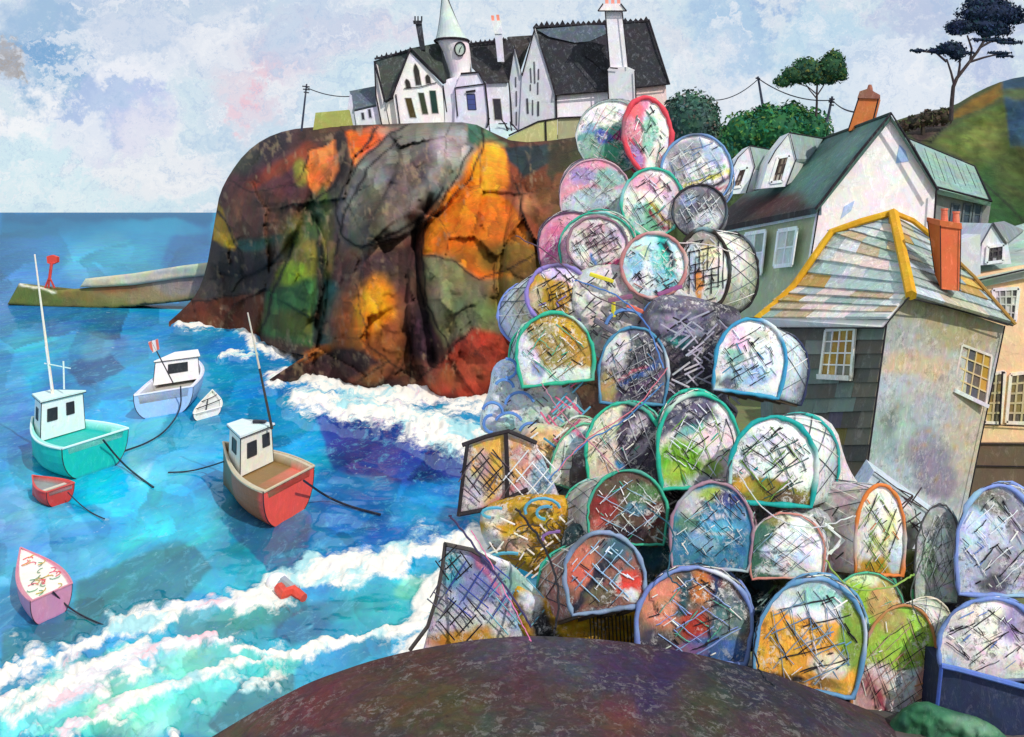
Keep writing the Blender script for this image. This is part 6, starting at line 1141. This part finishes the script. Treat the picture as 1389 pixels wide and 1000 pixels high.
pot(1192, 780, 68, 122, 5.7, '#d87c3c', 'narrow arched pot with orange hoop, long pale cage behind it', '#f1e8d8', [E(0, .06, .5, .14, '#b8922c'), E(.2, .4, .14, .3, '#d4dc9c', 0, .9), E(-.2, .7, .14, .16, '#e0dcc0'), E(.3, .2, .12, .2, '#b4cce0', 0, .8), E(-.1, .35, .1, .1, '#c8d870', 0, .8)], (-88, -12, .98), '#e9dcd8', 'd', 2, 7, ((BK_, 4, -40, .6), ('#7ca044', 4, 45, .7)), .42, '#cfc0bc', 0, [E(.6, .5, .4, .4, '#efe6e4', 0, .9), E(.85, .3, .2, .2, '#b49c94', 0, .7), E(.7, .8, .1, .3, '#8c7478', 0, .5)])
pot(1270, 818, 62, 134, 5.75, '#4c4c50', 'slim grey pot of tangled white wire between the orange and blue hoops', '#c4c8c4', [E(0, .8, .4, .2, '#6c6c68', 0, .6), E(-.2, .4, .2, .2, '#8cb084', 0, .8), E(.2, .2, .14, .2, '#eef0ee'), E(.1, .5, .1, .3, '#f0f0f0', 0, .8)], (4, -6, .95), '#8c948c', 'd', 2, 3.5, ((BK_, 6, 35, .9), (WT, 5, 50, .8), ('#5c645c', 4, 10, .9)))
pot(1352, 808, 112, 150, 5.6, '#7a90cc', 'tall lavender blue hooped pot standing at the right edge', '#bcc4d8', [E(-.1, .85, .3, .12, '#6c6a5c', 0, .9), E(.3, .7, .2, .3, '#8a8890', 0, .9), E(-.3, .6, .16, .2, '#c8d8f0'), E(.1, .25, .3, .16, '#a09cac'), E(-.05, .1, .22, .09, '#4c4a50', 0, .9), E(.3, .4, .16, .1, '#9ca0b0')], (10, -8, .97), '#7c8494', 'd', 1, 9, ((BK_, 3, 40, .5), (WT, 4, -42, .6)))
# --- front row ---
pot(826, 828, 108, 106, 5.25, '#7f94b0', 'grey blue hooped pot with red and dark diagonal bands, second from the left in front', '#8c5c50', [E(-.3, .6, .2, .3, '#d0745c'), E(.3, .3, .18, .18, '#d8483c'), E(.32, .15, .1, .08, '#f0e8e4'), Ln(-.5, .0, .35, .95, .12, '#2c2c38'), Ln(-.3, -.1, .5, .8, .05, '#4a6c74'), E(.2, .8, .2, .14, '#3f6470', 0, .9), E(-.1, .2, .2, .14, '#6a6048', 0, .9)], (-40, 14, .95), '#b08468', 'd', -8, 9, (('#9cc4e0', 5, 42, .8),), .3, '#3cac90', 0, [E(.5, .5, .4, .3, '#c0a050', 0, .8), E(.9, .5, .2, .3, '#b45c4c', 0, .8), E(.7, .2, .1, .3, '#1c1c24')])
pot(939, 898, 156, 128, 5.2, '#7488c0', 'widest pot, periwinkle rim around orange, navy and rust patches, front centre', '#7c6254', [E(-.3, .6, .2, .26, '#d8896c'), E(.05, .8, .16, .16, '#b86c34'), E(.0, .35, .12, .18, '#b03c2c'), E(.2, .75, .1, .2, '#8c4438', 0, .8), Ln(.18, 1.0, .18, .3, .1, '#24345c'), Ln(-.12, 1.0, -.1, .5, .07, '#2c5058'), E(.3, .5, .16, .3, '#5c7c7c', 0, .8), E(.2, .12, .3, .16, '#4468a0'), E(-.35, .15, .16, .16, '#4c4854'), E(-.05, .1, .14, .08, '#9c6c94', 0, .8)], (4, -12, .96), '#5c6470', 'd', 3, 9.5, (('#8ca4d4', 5, -38, .7), ('#58a48c', 3, -35, .4), (BK_, 4, 20, .3)))
pot(1090, 936, 148, 152, 5.08, '#5c8eb4', 'large pot with blue green rim and bright amber lower half, front right of centre', '#eda83c', [Q([(-.6, .72), (.1, .62), (.6, .75), (.6, 1.1), (-.6, 1.1)], '#e4ecee', 7), Q([(.25, .2), (.6, .3), (.45, .9), (.2, .9)], '#7c9a3c', 7), E(.0, .85, .2, .1, '#6cb4a8', 0, .8), E(.2, .25, .16, .1, '#ecdcc0'), E(-.3, .05, .1, .06, '#2c2420'), E(-.1, .06, .1, .05, '#2c2420'), E(-.3, .85, .2, .1, '#b8c4c0', 0, .8), E(.2, .1, .2, .05, '#8c7034', 0, .9)], (6, -14, .95), '#9cac70', 'd', 9, 9.5, ((BK_, 4, -48, .7), ('#6c8ca8', 5, 30, .8), ('#8c9cac', 4, -45, .7)))
pot(1200, 984, 108, 166, 5.2, '#b87c4c', 'pot with thin sienna rim, lime above and pink crosshatch below', '#e9dcd4', [Q([(-.6, .5), (0, .45), (.6, .55), (.6, 1.1), (-.6, 1.1)], '#9cc048', 9), E(-.25, .2, .2, .2, '#c88a88', 0, .8), Ln(-.5, .5, .2, -.1, .05, '#a03c50'), Ln(-.5, .4, .1, -.1, .04, '#5c3c40'), E(.2, .3, .2, .2, '#e0e0e4'), E(-.2, .85, .2, .1, '#a8985c', 0, .9), E(.35, .4, .08, .2, '#e4a088', 0, .8)], (30, -14, .98), '#c0cca4', 'd', 12, 6, ((BK_, 5, -45, .7), ('#c09a8c', 6, 40, .8)), .28, '#cfc4b0')
pot(1345, 924, 140, 112, 5.0, '#6c86c0', 'broad blue rimmed pot resting on the navy crate, lower right corner', '#ece2de', [E(.3, .7, .2, .26, '#9c8cac'), E(-.3, .5, .14, .3, '#c4bcb8', 0, .7), E(-.4, .2, .08, .1, '#a8c4e0'), E(.1, .2, .3, .1, '#e4d0d0')], (6, -6, .96), '#a8a4b4', 'd', -2, 8, ((BK_, 3, -50, .5), (BK_, 3, 30, .4)))
pot(1168, 872, 104, 96, 5.55, '#54b08c', 'lime and tan pot peeping out behind the sienna rimmed one', '#b8a060', [E(-.2, .5, .2, .4, '#98c43c'), E(.2, .6, .2, .2, '#c4a468'), E(0, .2, .3, .2, '#a8cc50'), E(-.1, .9, .2, .1, '#ccdcb0')], (4, -8, .96), '#7c9444', 'd', 10, 4, (('#5c6c34', 4, 40, .5),))

# --- rectangular creel and the open framed one on the left ---
def frame_pot(name, pts, Y, back, label, fill, regs, bars, col, rimpx, tw):
    r = thing(name, P(pts[0][0], max(p[1] for p in pts), Y), label, 'lobster pot', 'lobster pots stacked on the quay')
    o = relief('netting', pts, 3, lambda x, y: Y+0*x+.02*fbm(x/20, y/20, 5), .03, 8, lambda x, y: paint(x, y, fill, regs, 5, 14, 9), MN, back, r)
    rd = rimpx/2*Y/F
    for k, b in enumerate(bars): g = G(); g.tube([P(x, y, Y-.02) for x, y in b], rd, col, 6); g.build('frame_bar', MT, r)
    for c, segs in tw:
        g = G()
        for s_ in segs: g.tube([P(x, y, Y-.03) for x, y in s_], rd*.3, c, 4)
        g.build('twine', MT, r)
def hatch(cx, cy, r, n, a, ln):
    o = []
    for dr in (0, 82):
        q = math.radians(a+dr); dx, dy = math.cos(q), math.sin(q)
        for i in range(n): k = (i-(n-1)/2)*r/n*1.6+rng.uniform(-2, 2); s_ = ln*rng.uniform(.6, 1)/2; c0 = rng.uniform(-6, 6); o.append([(cx-dy*k+dx*(c0-s_), cy+dx*k+dy*(c0-s_)), (cx-dy*k+dx*(c0+s_), cy+dx*k+dy*(c0+s_))])
    return o
frame_pot('creel', [(634, 602), (660, 590), (690, 585), (728, 602), (745, 640), (760, 676), (720, 688), (690, 690), (622, 700), (626, 660)], 6.1, .3, 'box shaped creel with black frame and yellow panels at the left of the stack', '#d8c4c0',
 [('p', [(640, 604), (684, 590), (684, 650), (660, 690), (640, 680)], '#e9b43c', 5, .9), ('p', [(692, 592), (722, 604), (712, 650), (694, 660)], '#e8a858', 5, .9), ('e', 640, 670, 20, 26, 0, '#cfc4cc', .8), ('e', 655, 630, 10, 20, 0, '#c8a8b0', .8, .8), ('e', 735, 650, 20, 30, 0, '#7ca4c0', .8, .9), ('l', [(640, 700), (700, 660), (730, 620)], 8, '#c86c74', 4, .8), ('e', 705, 620, 10, 16, 0, '#c89498', .8, .8)],
 [[(634, 603), (629, 640), (622, 700)], [(686, 588), (688, 630), (688, 688)], [(627, 604), (660, 592), (690, 585), (728, 601)], [(622, 698), (655, 692), (690, 676), (716, 664)]], '#2a2428', 6, [(BK_, hatch(660, 640, 44, 4, 52, 50)), (WT, hatch(722, 645, 46, 4, 48, 60)), ('#5c5058', hatch(660, 650, 50, 4, 40, 40))])
frame_pot('creel', [(602, 738), (640, 742), (690, 762), (730, 800), (770, 845), (760, 874), (700, 876), (640, 880), (572, 888), (590, 820)], 5.5, .3, 'sagging open creel with a bent black bar, lowest on the left over the surf', '#e2e6ea',
 [('e', 640, 800, 40, 40, 0, '#4c5cb0', .8, .7), ('e', 660, 770, 30, 10, 40, '#5a4c98', .8, .9), ('e', 612, 770, 14, 26, 0, '#3ca8c4', .8, .9), ('e', 600, 830, 16, 30, 20, '#d4d8d8', .8), ('e', 620, 868, 40, 12, 0, '#d49a3c', .8), ('e', 665, 862, 26, 14, 0, '#d8a040', .8), ('e', 700, 830, 24, 30, 0, '#8cb4d8', .8, .8), ('e', 740, 840, 16, 30, -30, '#2c4444', .8, .9), ('e', 700, 790, 24, 16, 40, '#6cae9c', .8, .8), ('e', 680, 850, 14, 14, 0, '#e6eaec', .8, .8), ('l', [(640, 750), (670, 790), (690, 830)], 8, '#d878a0', 5, .8), ('e', 650, 830, 26, 14, 0, '#eef0f0', .8, .8)],
 [[(604, 737), (600, 770), (592, 812), (580, 850), (556, 882)], [(602, 738), (640, 746), (672, 765)]], '#4c4644', 6, [(BK_, hatch(615, 765, 30, 3, 55, 34)), ('#3c4c9c', hatch(650, 800, 60, 4, 40, 60)), (BK_, hatch(628, 842, 40, 4, 50, 40)), ('#7cb8cc', hatch(700, 820, 60, 4, 48, 50)), ('#5c5868', hatch(600, 812, 26, 3, 40, 30))])
# --- heaps of spare netting that the pots are bedded in ---
def heap(name, pts, Y, th, fill, regs, label, tw=(), cat='netting', slope=0):
    pts = rounded(pts, 2); r = thing(name, P(sum(p[0] for p in pts)/len(pts), max(p[1] for p in pts), Y), label, cat, 'heaps of netting between the pots')
    ym = max(p[1] for p in pts)
    relief('net_cloth', pts, 3, lambda x, y: Y+(ym-y)*slope+.09*fbm(x/26, y/22, int(Y*10))+.04*fbm(x/8, y/8, 77), th*.5, 22, lambda x, y: paint(x, y, fill, regs, 7, 15, int(pts[0][0])), MN, th, r)
    for c, k, segs in tw:
        g = G()
        for s_ in segs: g.tube([P(x, y, Y+(ym-y)*slope-.06) for x, y in (s_ if len(s_) > 2 else s_)], k*Y/F, c, 5)
        g.build('twine', MT, r)
    return r
def arc(cx, cy, r, a0, a1, ry=None): return [(cx+r*math.cos(math.radians(a)), cy-(ry or r)*math.sin(math.radians(a))) for a in np.linspace(a0, a1, 9)]
def scrib(x0, y0, x1, y1, n, ln=16):
    o = []
    for _ in range(n):
        x, y = rng.uniform(x0, x1), rng.uniform(y0, y1); a = rng.choice([.6, -.8, .75, -.6])+rng.uniform(-.2, .2); L_ = ln*rng.uniform(.5, 1.2); o.append([(x, y), (x+L_*math.cos(a), y+L_*math.sin(a))])
    return o
heap('net_heap', [(1040, 560), (1130, 560), (1150, 640), (1180, 670), (1240, 680), (1250, 740), (1180, 800), (1060, 790), (990, 700), (1010, 620)], 6.1, .3, '#d9cfce', [('e', 1110, 740, 40, 30, 0, '#eae6e4', .8, .9), ('e', 1140, 700, 40, 16, 0, '#c0a8a4', .8, .8), ('e', 1060, 710, 30, 14, 0, '#c4c8e0', .8, .9), ('e', 1090, 660, 30, 20, 0, '#8c8078', .8, .8), ('e', 1230, 720, 20, 30, 0, '#b0b4a4', .8, .8)], 'pale pinkish wire net heap spreading behind the orange arched pot',
 [('#4a3e40', 1, scrib(1050, 660, 1240, 780, 70, 26)), ('#f0f0f0', 1.4, scrib(1020, 680, 1180, 780, 24, 22))])
heap('net_heap', [(668, 492), (700, 482), (760, 500), (800, 560), (760, 600), (690, 592), (650, 588), (652, 556), (664, 530)], 6.9, .3, '#dde6ea', [('e', 680, 500, 20, 12, 0, '#a8c4e8', .8, .7), ('e', 740, 560, 30, 20, 0, '#c4d8c8', .8, .9), ('e', 730, 590, 30, 12, 0, '#e8c080', .8, .8), ('e', 700, 575, 16, 10, 0, '#bfe0d8', .8, .8), ('e', 745, 520, 30, 16, 20, '#eef0ee', .8, .8)], 'pale blue white net heap with curled blue ropes on the left shoulder of the stack',
 [('#5c88cc', 2.2, [arc(688, 500, 13, 100, -100), arc(684, 528, 13, 150, 10), arc(705, 552, 20, 170, 20), arc(668, 560, 14, 160, 0), arc(690, 580, 20, 150, 30), arc(720, 590, 16, 160, 20), arc(668, 575, 12, 90, 270)]), ('#3c3a40', .9, scrib(680, 500, 740, 590, 14, 14)), ('#68b4d0', 1.4, scrib(740, 530, 800, 590, 10, 26)), ('#d86c8c', 1.4, scrib(730, 520, 780, 580, 8, 26))])
heap('net_heap', [(768, 372), (830, 352), (900, 380), (940, 400), (960, 460), (880, 470), (820, 500), (770, 440)], 7.15, .35, '#d4cfca', [('e', 800, 400, 30, 16, 0, '#e8e2da', .8), ('e', 860, 430, 40, 16, 0, '#d8d2cc', .8), ('e', 915, 420, 24, 20, 0, '#5c5c8c', .8, .8), ('e', 900, 450, 40, 16, 0, '#8ca4c4', .8, .7)], 'speckled cream net heap with short yellow, mauve and grey offcuts across the middle',
 [('#3a363c', .9, scrib(780, 370, 930, 460, 70, 14)), ('#8c5c74', 3.4, [[(825, 408), (858, 402)]]), ('#d8cc3c', 3, [[(832, 410), (832, 430)], [(908, 420), (908, 432)], [(800, 372), (832, 382)]]), ('#d8705c', 3, [[(850, 414), (878, 426)]]), ('#6c6874', 4, [[(806, 434), (835, 452)]]), ('#985888', 3.4, [[(892, 400), (925, 388)]]), ('#5c84bc', 3, [arc(895, 430, 22, 170, 10), arc(850, 450, 30, 160, 40), arc(905, 450, 18, 160, 20)])])
heap('net_heap', [(880, 400), (930, 400), (970, 410), (1010, 420), (1000, 470), (980, 540), (1010, 560), (960, 600), (900, 600), (850, 560), (860, 470)], 6.95, .4, '#6c6878', [('e', 930, 440, 30, 16, 0, '#a8a0bc', .8, .9), ('e', 985, 415, 26, 10, 10, '#34323c', .8), ('e', 940, 500, 40, 40, 0, '#4a4852', .8, .9), ('e', 990, 490, 20, 20, 0, '#aab0cc', .8, .8), ('e', 920, 465, 16, 8, 10, '#3c9c98', .8, .9), ('e', 910, 540, 30, 20, 0, '#3c3648', .8, .8)], 'dark violet and grey plaid net heap right of the steel blue hoop',
 [('#a8a4b4', 1.3, scrib(880, 430, 990, 560, 44, 30)), ('#2a262e', 1.2, scrib(880, 420, 990, 580, 30, 22)), ('#c4c0cc', 1.4, scrib(900, 470, 980, 560, 16, 30))], slope=-.0005)
heap('net_heap', [(648, 690), (690, 672), (760, 668), (820, 690), (830, 740), (800, 800), (750, 790), (700, 770), (655, 740)], 5.95, .3, '#c89a24', [('e', 670, 700, 24, 10, 0, '#e4dcd0', .8, .9), ('e', 700, 740, 20, 14, 0, '#d8b4a8', .8, .8), ('e', 725, 690, 26, 12, 0, '#c8a040', .8, .8), ('e', 740, 760, 24, 14, 0, '#b48c20', .8), ('e', 665, 735, 14, 20, 0, '#e8e8ea', .8, .9)], 'mustard yellow net heap with scribbled cord below the box creel',
 [('#58a4c0', 2.2, [arc(736, 692, 24, 200, 10, 16), arc(742, 696, 14, 260, 60, 9), arc(672, 696, 18, 250, 60, 7), arc(690, 760, 26, 200, 60, 10)]), ('#8a68a8', 2.2, [arc(760, 730, 24, 90, 200, 9), arc(780, 770, 30, 200, 40, 12)]), ('#efe8dc', 1.2, scrib(660, 690, 800, 790, 30, 20)), ('#4c4030', 1.0, [arc(720, 720, 20, 20, 180, 8), arc(745, 730, 18, 200, 340, 10), arc(735, 755, 26, 160, 20, 14), arc(700, 745, 14, 90, 300), arc(755, 712, 14, 120, 300, 9)]+scrib(660, 685, 800, 790, 34, 18))])
heap('net_heap', [(770, 600), (860, 590), (960, 600), (1050, 620), (1060, 700), (1000, 740), (860, 740), (770, 710)], 6.35, .3, '#5c5458', [('e', 900, 650, 50, 20, 0, '#8c7c80', .6, .8), ('e', 1000, 660, 30, 26, 0, '#a8a49c', .6, .8), ('e', 830, 690, 30, 16, 0, '#4c6c5c', .6, .8), ('e', 960, 690, 40, 14, 0, '#6c8c34', .6, .8)], 'grey mauve net heap with olive scraps under the two biggest green hoops',
 [('#d8d4d0', 1.2, scrib(790, 600, 1050, 720, 40, 22)), ('#221d24', 1.2, scrib(790, 600, 1050, 720, 40, 22))])
heap('net_heap', [(700, 570), (780, 580), (820, 640), (800, 700), (740, 700), (710, 650)], 6.6, .25, '#d8ccb4', [('e', 740, 600, 30, 20, 0, '#e4b878', .6, .9), ('e', 760, 650, 24, 24, 0, '#88acc0', .6, .9), ('e', 780, 690, 20, 12, 0, '#e8e4dc', .6, .9)], 'sandy coloured net heap with pale blue patch beside the box creel', [('#c4607c', 1.6, scrib(720, 580, 790, 680, 10, 34)), ('#3c8cac', 1.6, scrib(720, 580, 790, 680, 10, 34)), ('#2c2830', 1, scrib(710, 580, 800, 690, 30, 18)), ('#f0ece6', 1.3, scrib(710, 580, 800, 690, 20, 22))])
heap('net_heap', [(760, 700), (840, 720), (920, 700), (1040, 720), (1050, 800), (1060, 880), (960, 890), (860, 880), (800, 860), (760, 800)], 5.75, .3, '#2f4448', [('e', 900, 750, 30, 24, 0, '#1f5a6c', .8, .9), ('e', 930, 780, 40, 20, 0, '#4c6050', .8, .8), ('e', 880, 700, 30, 14, 0, '#5c3430', .8, .8), ('e', 1030, 820, 16, 50, 0, '#24404c', .8), ('e', 905, 720, 12, 20, 0, '#3c8cac', .8, .7), ('e', 940, 765, 24, 8, 10, '#8c8858', .8, .8)], 'deep teal and black net heap sunk between the lower pots',
 [('#8ca8a8', 1, scrib(870, 700, 1040, 860, 50, 22)), ('#5c7c4c', 1.6, scrib(860, 760, 1050, 860, 16, 20)), ('#b0885c', 1.2, scrib(800, 760, 1050, 870, 20, 16)), ('#18161c', 1.6, scrib(800, 700, 1040, 860, 26, 26))])
heap('net_heap', [(690, 780), (730, 800), (800, 830), (880, 800), (880, 900), (800, 890), (720, 880), (690, 850)], 5.45, .3, '#c89a1c', [('e', 735, 850, 16, 40, -30, '#2c3034', .8), ('e', 790, 800, 20, 20, 0, '#6ca48c', .8, .8), ('e', 720, 820, 16, 20, 0, '#e4e6e6', .8, .9)], 'flattened ochre sacking with dark ribs under the grey blue pot', [('#2c2418', 1.0, [[(800+i*5, 835), (802+i*5, 872)] for i in range(12)]), ('#2c2418', .9, scrib(790, 815, 850, 835, 16, 10))], 'sacking')
heap('net_heap', [(1040, 690), (1120, 680), (1180, 760), (1240, 740), (1310, 760), (1320, 830), (1300, 930), (1270, 980), (1200, 975), (1120, 900), (1040, 840)], 5.85, .3, '#6f7648', [('e', 1240, 780, 40, 30, 0, '#5c6030', .8), ('e', 1230, 800, 20, 20, 0, '#3c402c', .8, .7), ('e', 1130, 760, 30, 30, 0, '#e8ece8', .8, .9), ('e', 1140, 800, 20, 14, 0, '#a4cc4c', .8, .9), ('e', 1290, 830, 30, 20, 0, '#34303c', .8), ('e', 1275, 900, 20, 60, 0, '#dcd8d8', .8, .9), ('e', 1100, 700, 40, 16, 0, '#b8c4c8', .8, .8), ('e', 1200, 770, 26, 12, 0, '#b4a03c', .8, .9), ('e', 1270, 960, 30, 16, 0, '#8c8078', .8, .8)], 'olive and lime net heap filling the gaps on the right of the stack',
 [('#2c2c28', 1, scrib(1080, 700, 1300, 900, 50, 24)), ('#e8ecec', 1.6, scrib(1080, 700, 1180, 800, 24, 24)), ('#54b48c', 2.4, [arc(1180, 800, 36, 100, 10), [(1238, 800), (1240, 830)]])])
# --- navy crate under the corner pot, grassy tuft beside it ---
cr = thing('fish_crate', P(1330, 970, 5.0), 'navy blue crate carrying the corner pot', 'crate')
g = G(); g.prism([P(1276, 905, 4.98), P(1300, 912, 4.95), P(1440, 950, 4.9), P(1440, 1080, 4.9), P(1266, 1080, 4.98), P(1270, 960, 4.98)], (.05, .5, .0), '#2a3352'); g.build('side_panel', MP, cr)
g = G(); g.tube([P(1277, 903, 4.95), P(1300, 908, 4.93), P(1440, 946, 4.87)], .014, '#5a78c0', 6); g.tube([P(1277, 903, 4.95), P(1271, 960, 4.95), P(1268, 1000, 4.95)], .01, '#3c54a0', 6); g.build('rim', MT, cr)
o = relief('grass_tuft', rounded([(1190, 1010), (1215, 966), (1250, 948), (1285, 962), (1340, 976), (1380, 1010), (1300, 1040)], 1), 3, lambda x, y: 4.85+.1*fbm(x/20, y/20, 9), .1, 20, lambda x, y: paint(x, y, '#33664c', [('e', 1320, 985, 40, 12, 10, '#6c9478', .8, .8), ('e', 1240, 970, 24, 14, 0, '#1f5a3c', .8, .9)], 5, 14, 6), MP, .3)
recenter(o, P(1290, 1010, 4.9)); tag(o, 'mossy green clump in the bottom right corner beside the navy crate', 'moss')

# --- loose ropes thrown over the stack ---
def ystack(y): return float(np.interp(y, [140, 185, 270, 330, 400, 480, 600, 700, 830, 940], [8.15, 8.05, 7.75, 7.3, 6.98, 6.6, 5.95, 5.5, 5.03, 4.92]))-.09
ROPES = [([(735, 520), (760, 560), (800, 600), (840, 640)], '#b07888', 'pink cord running down between the mustard pot and the cream one', 2), ([(900, 520), (850, 570), (790, 600), (745, 650)], '#3c6ca0', 'blue cord slanting left across the cream pot', 2.4), ([(905, 500), (860, 560), (800, 590), (755, 640)], '#c06878', 'rose cord beside the slanting blue one', 1.8),
 ([(780, 380), (840, 400), (880, 440), (900, 500)], '#4c76b4', 'blue rope looping over the speckled net heap', 2.6), ([(700, 320), (750, 345), (800, 400), (850, 420)], '#5a4450', 'dark plum cord along the left of the upper pots', 2), ([(860, 300), (900, 330), (960, 330), (1000, 345)], '#d8d0c8', 'pale cord under the small dark rimmed pot', 2),
 ([(1000, 640), (1040, 700), (1100, 720), (1160, 700)], '#c8ccc8', 'white rope sagging below the big teal hooped pot', 2.2), ([(1120, 760), (1150, 800), (1200, 800), (1240, 780)], '#8ca850', 'lime cord around the foot of the orange arched pot', 3), ([(700, 690), (740, 740), (760, 800), (752, 860)], '#232026', 'thick black cord falling beside the grey blue pot', 4), ([(640, 720), (670, 770), (700, 830), (720, 870)], '#d878a0', 'pink cord lying over the sagging creel', 2),
 ([(610, 700), (650, 750), (690, 800), (720, 850)], '#3c3458', 'indigo rope lying across the sagging creel', 4), ([(980, 560), (1000, 600), (980, 660), (1010, 700)], '#30343c', 'black cord dropping between the two biggest green hoops', 2.4), ([(1240, 690), (1260, 740), (1230, 800), (1250, 850)], '#3c443c', 'dark wire tangled over the slim grey pot', 2), ([(880, 690), (920, 720), (900, 780), (930, 800)], '#1c4c5c', 'teal cord hanging between the brown and the blue pots', 2.6), ([(1030, 840), (1020, 880), (1035, 920), (1050, 930)], '#18202c', 'black cord between the two widest front pots', 3)]
for pts, col, lab, w in ROPES:
    p = rounded(pts, 3, False); p3 = [P(x, y, ystack(y)) for x, y in p]; Rr = w/2*.8*p3[0][1]/F
    solo('loose_rope', G().tube([q+rng.normal(size=3)*.003 for q in p3], Rr, col, 6), MT, lab, 'rope', 'loose ropes over the stacked pots')
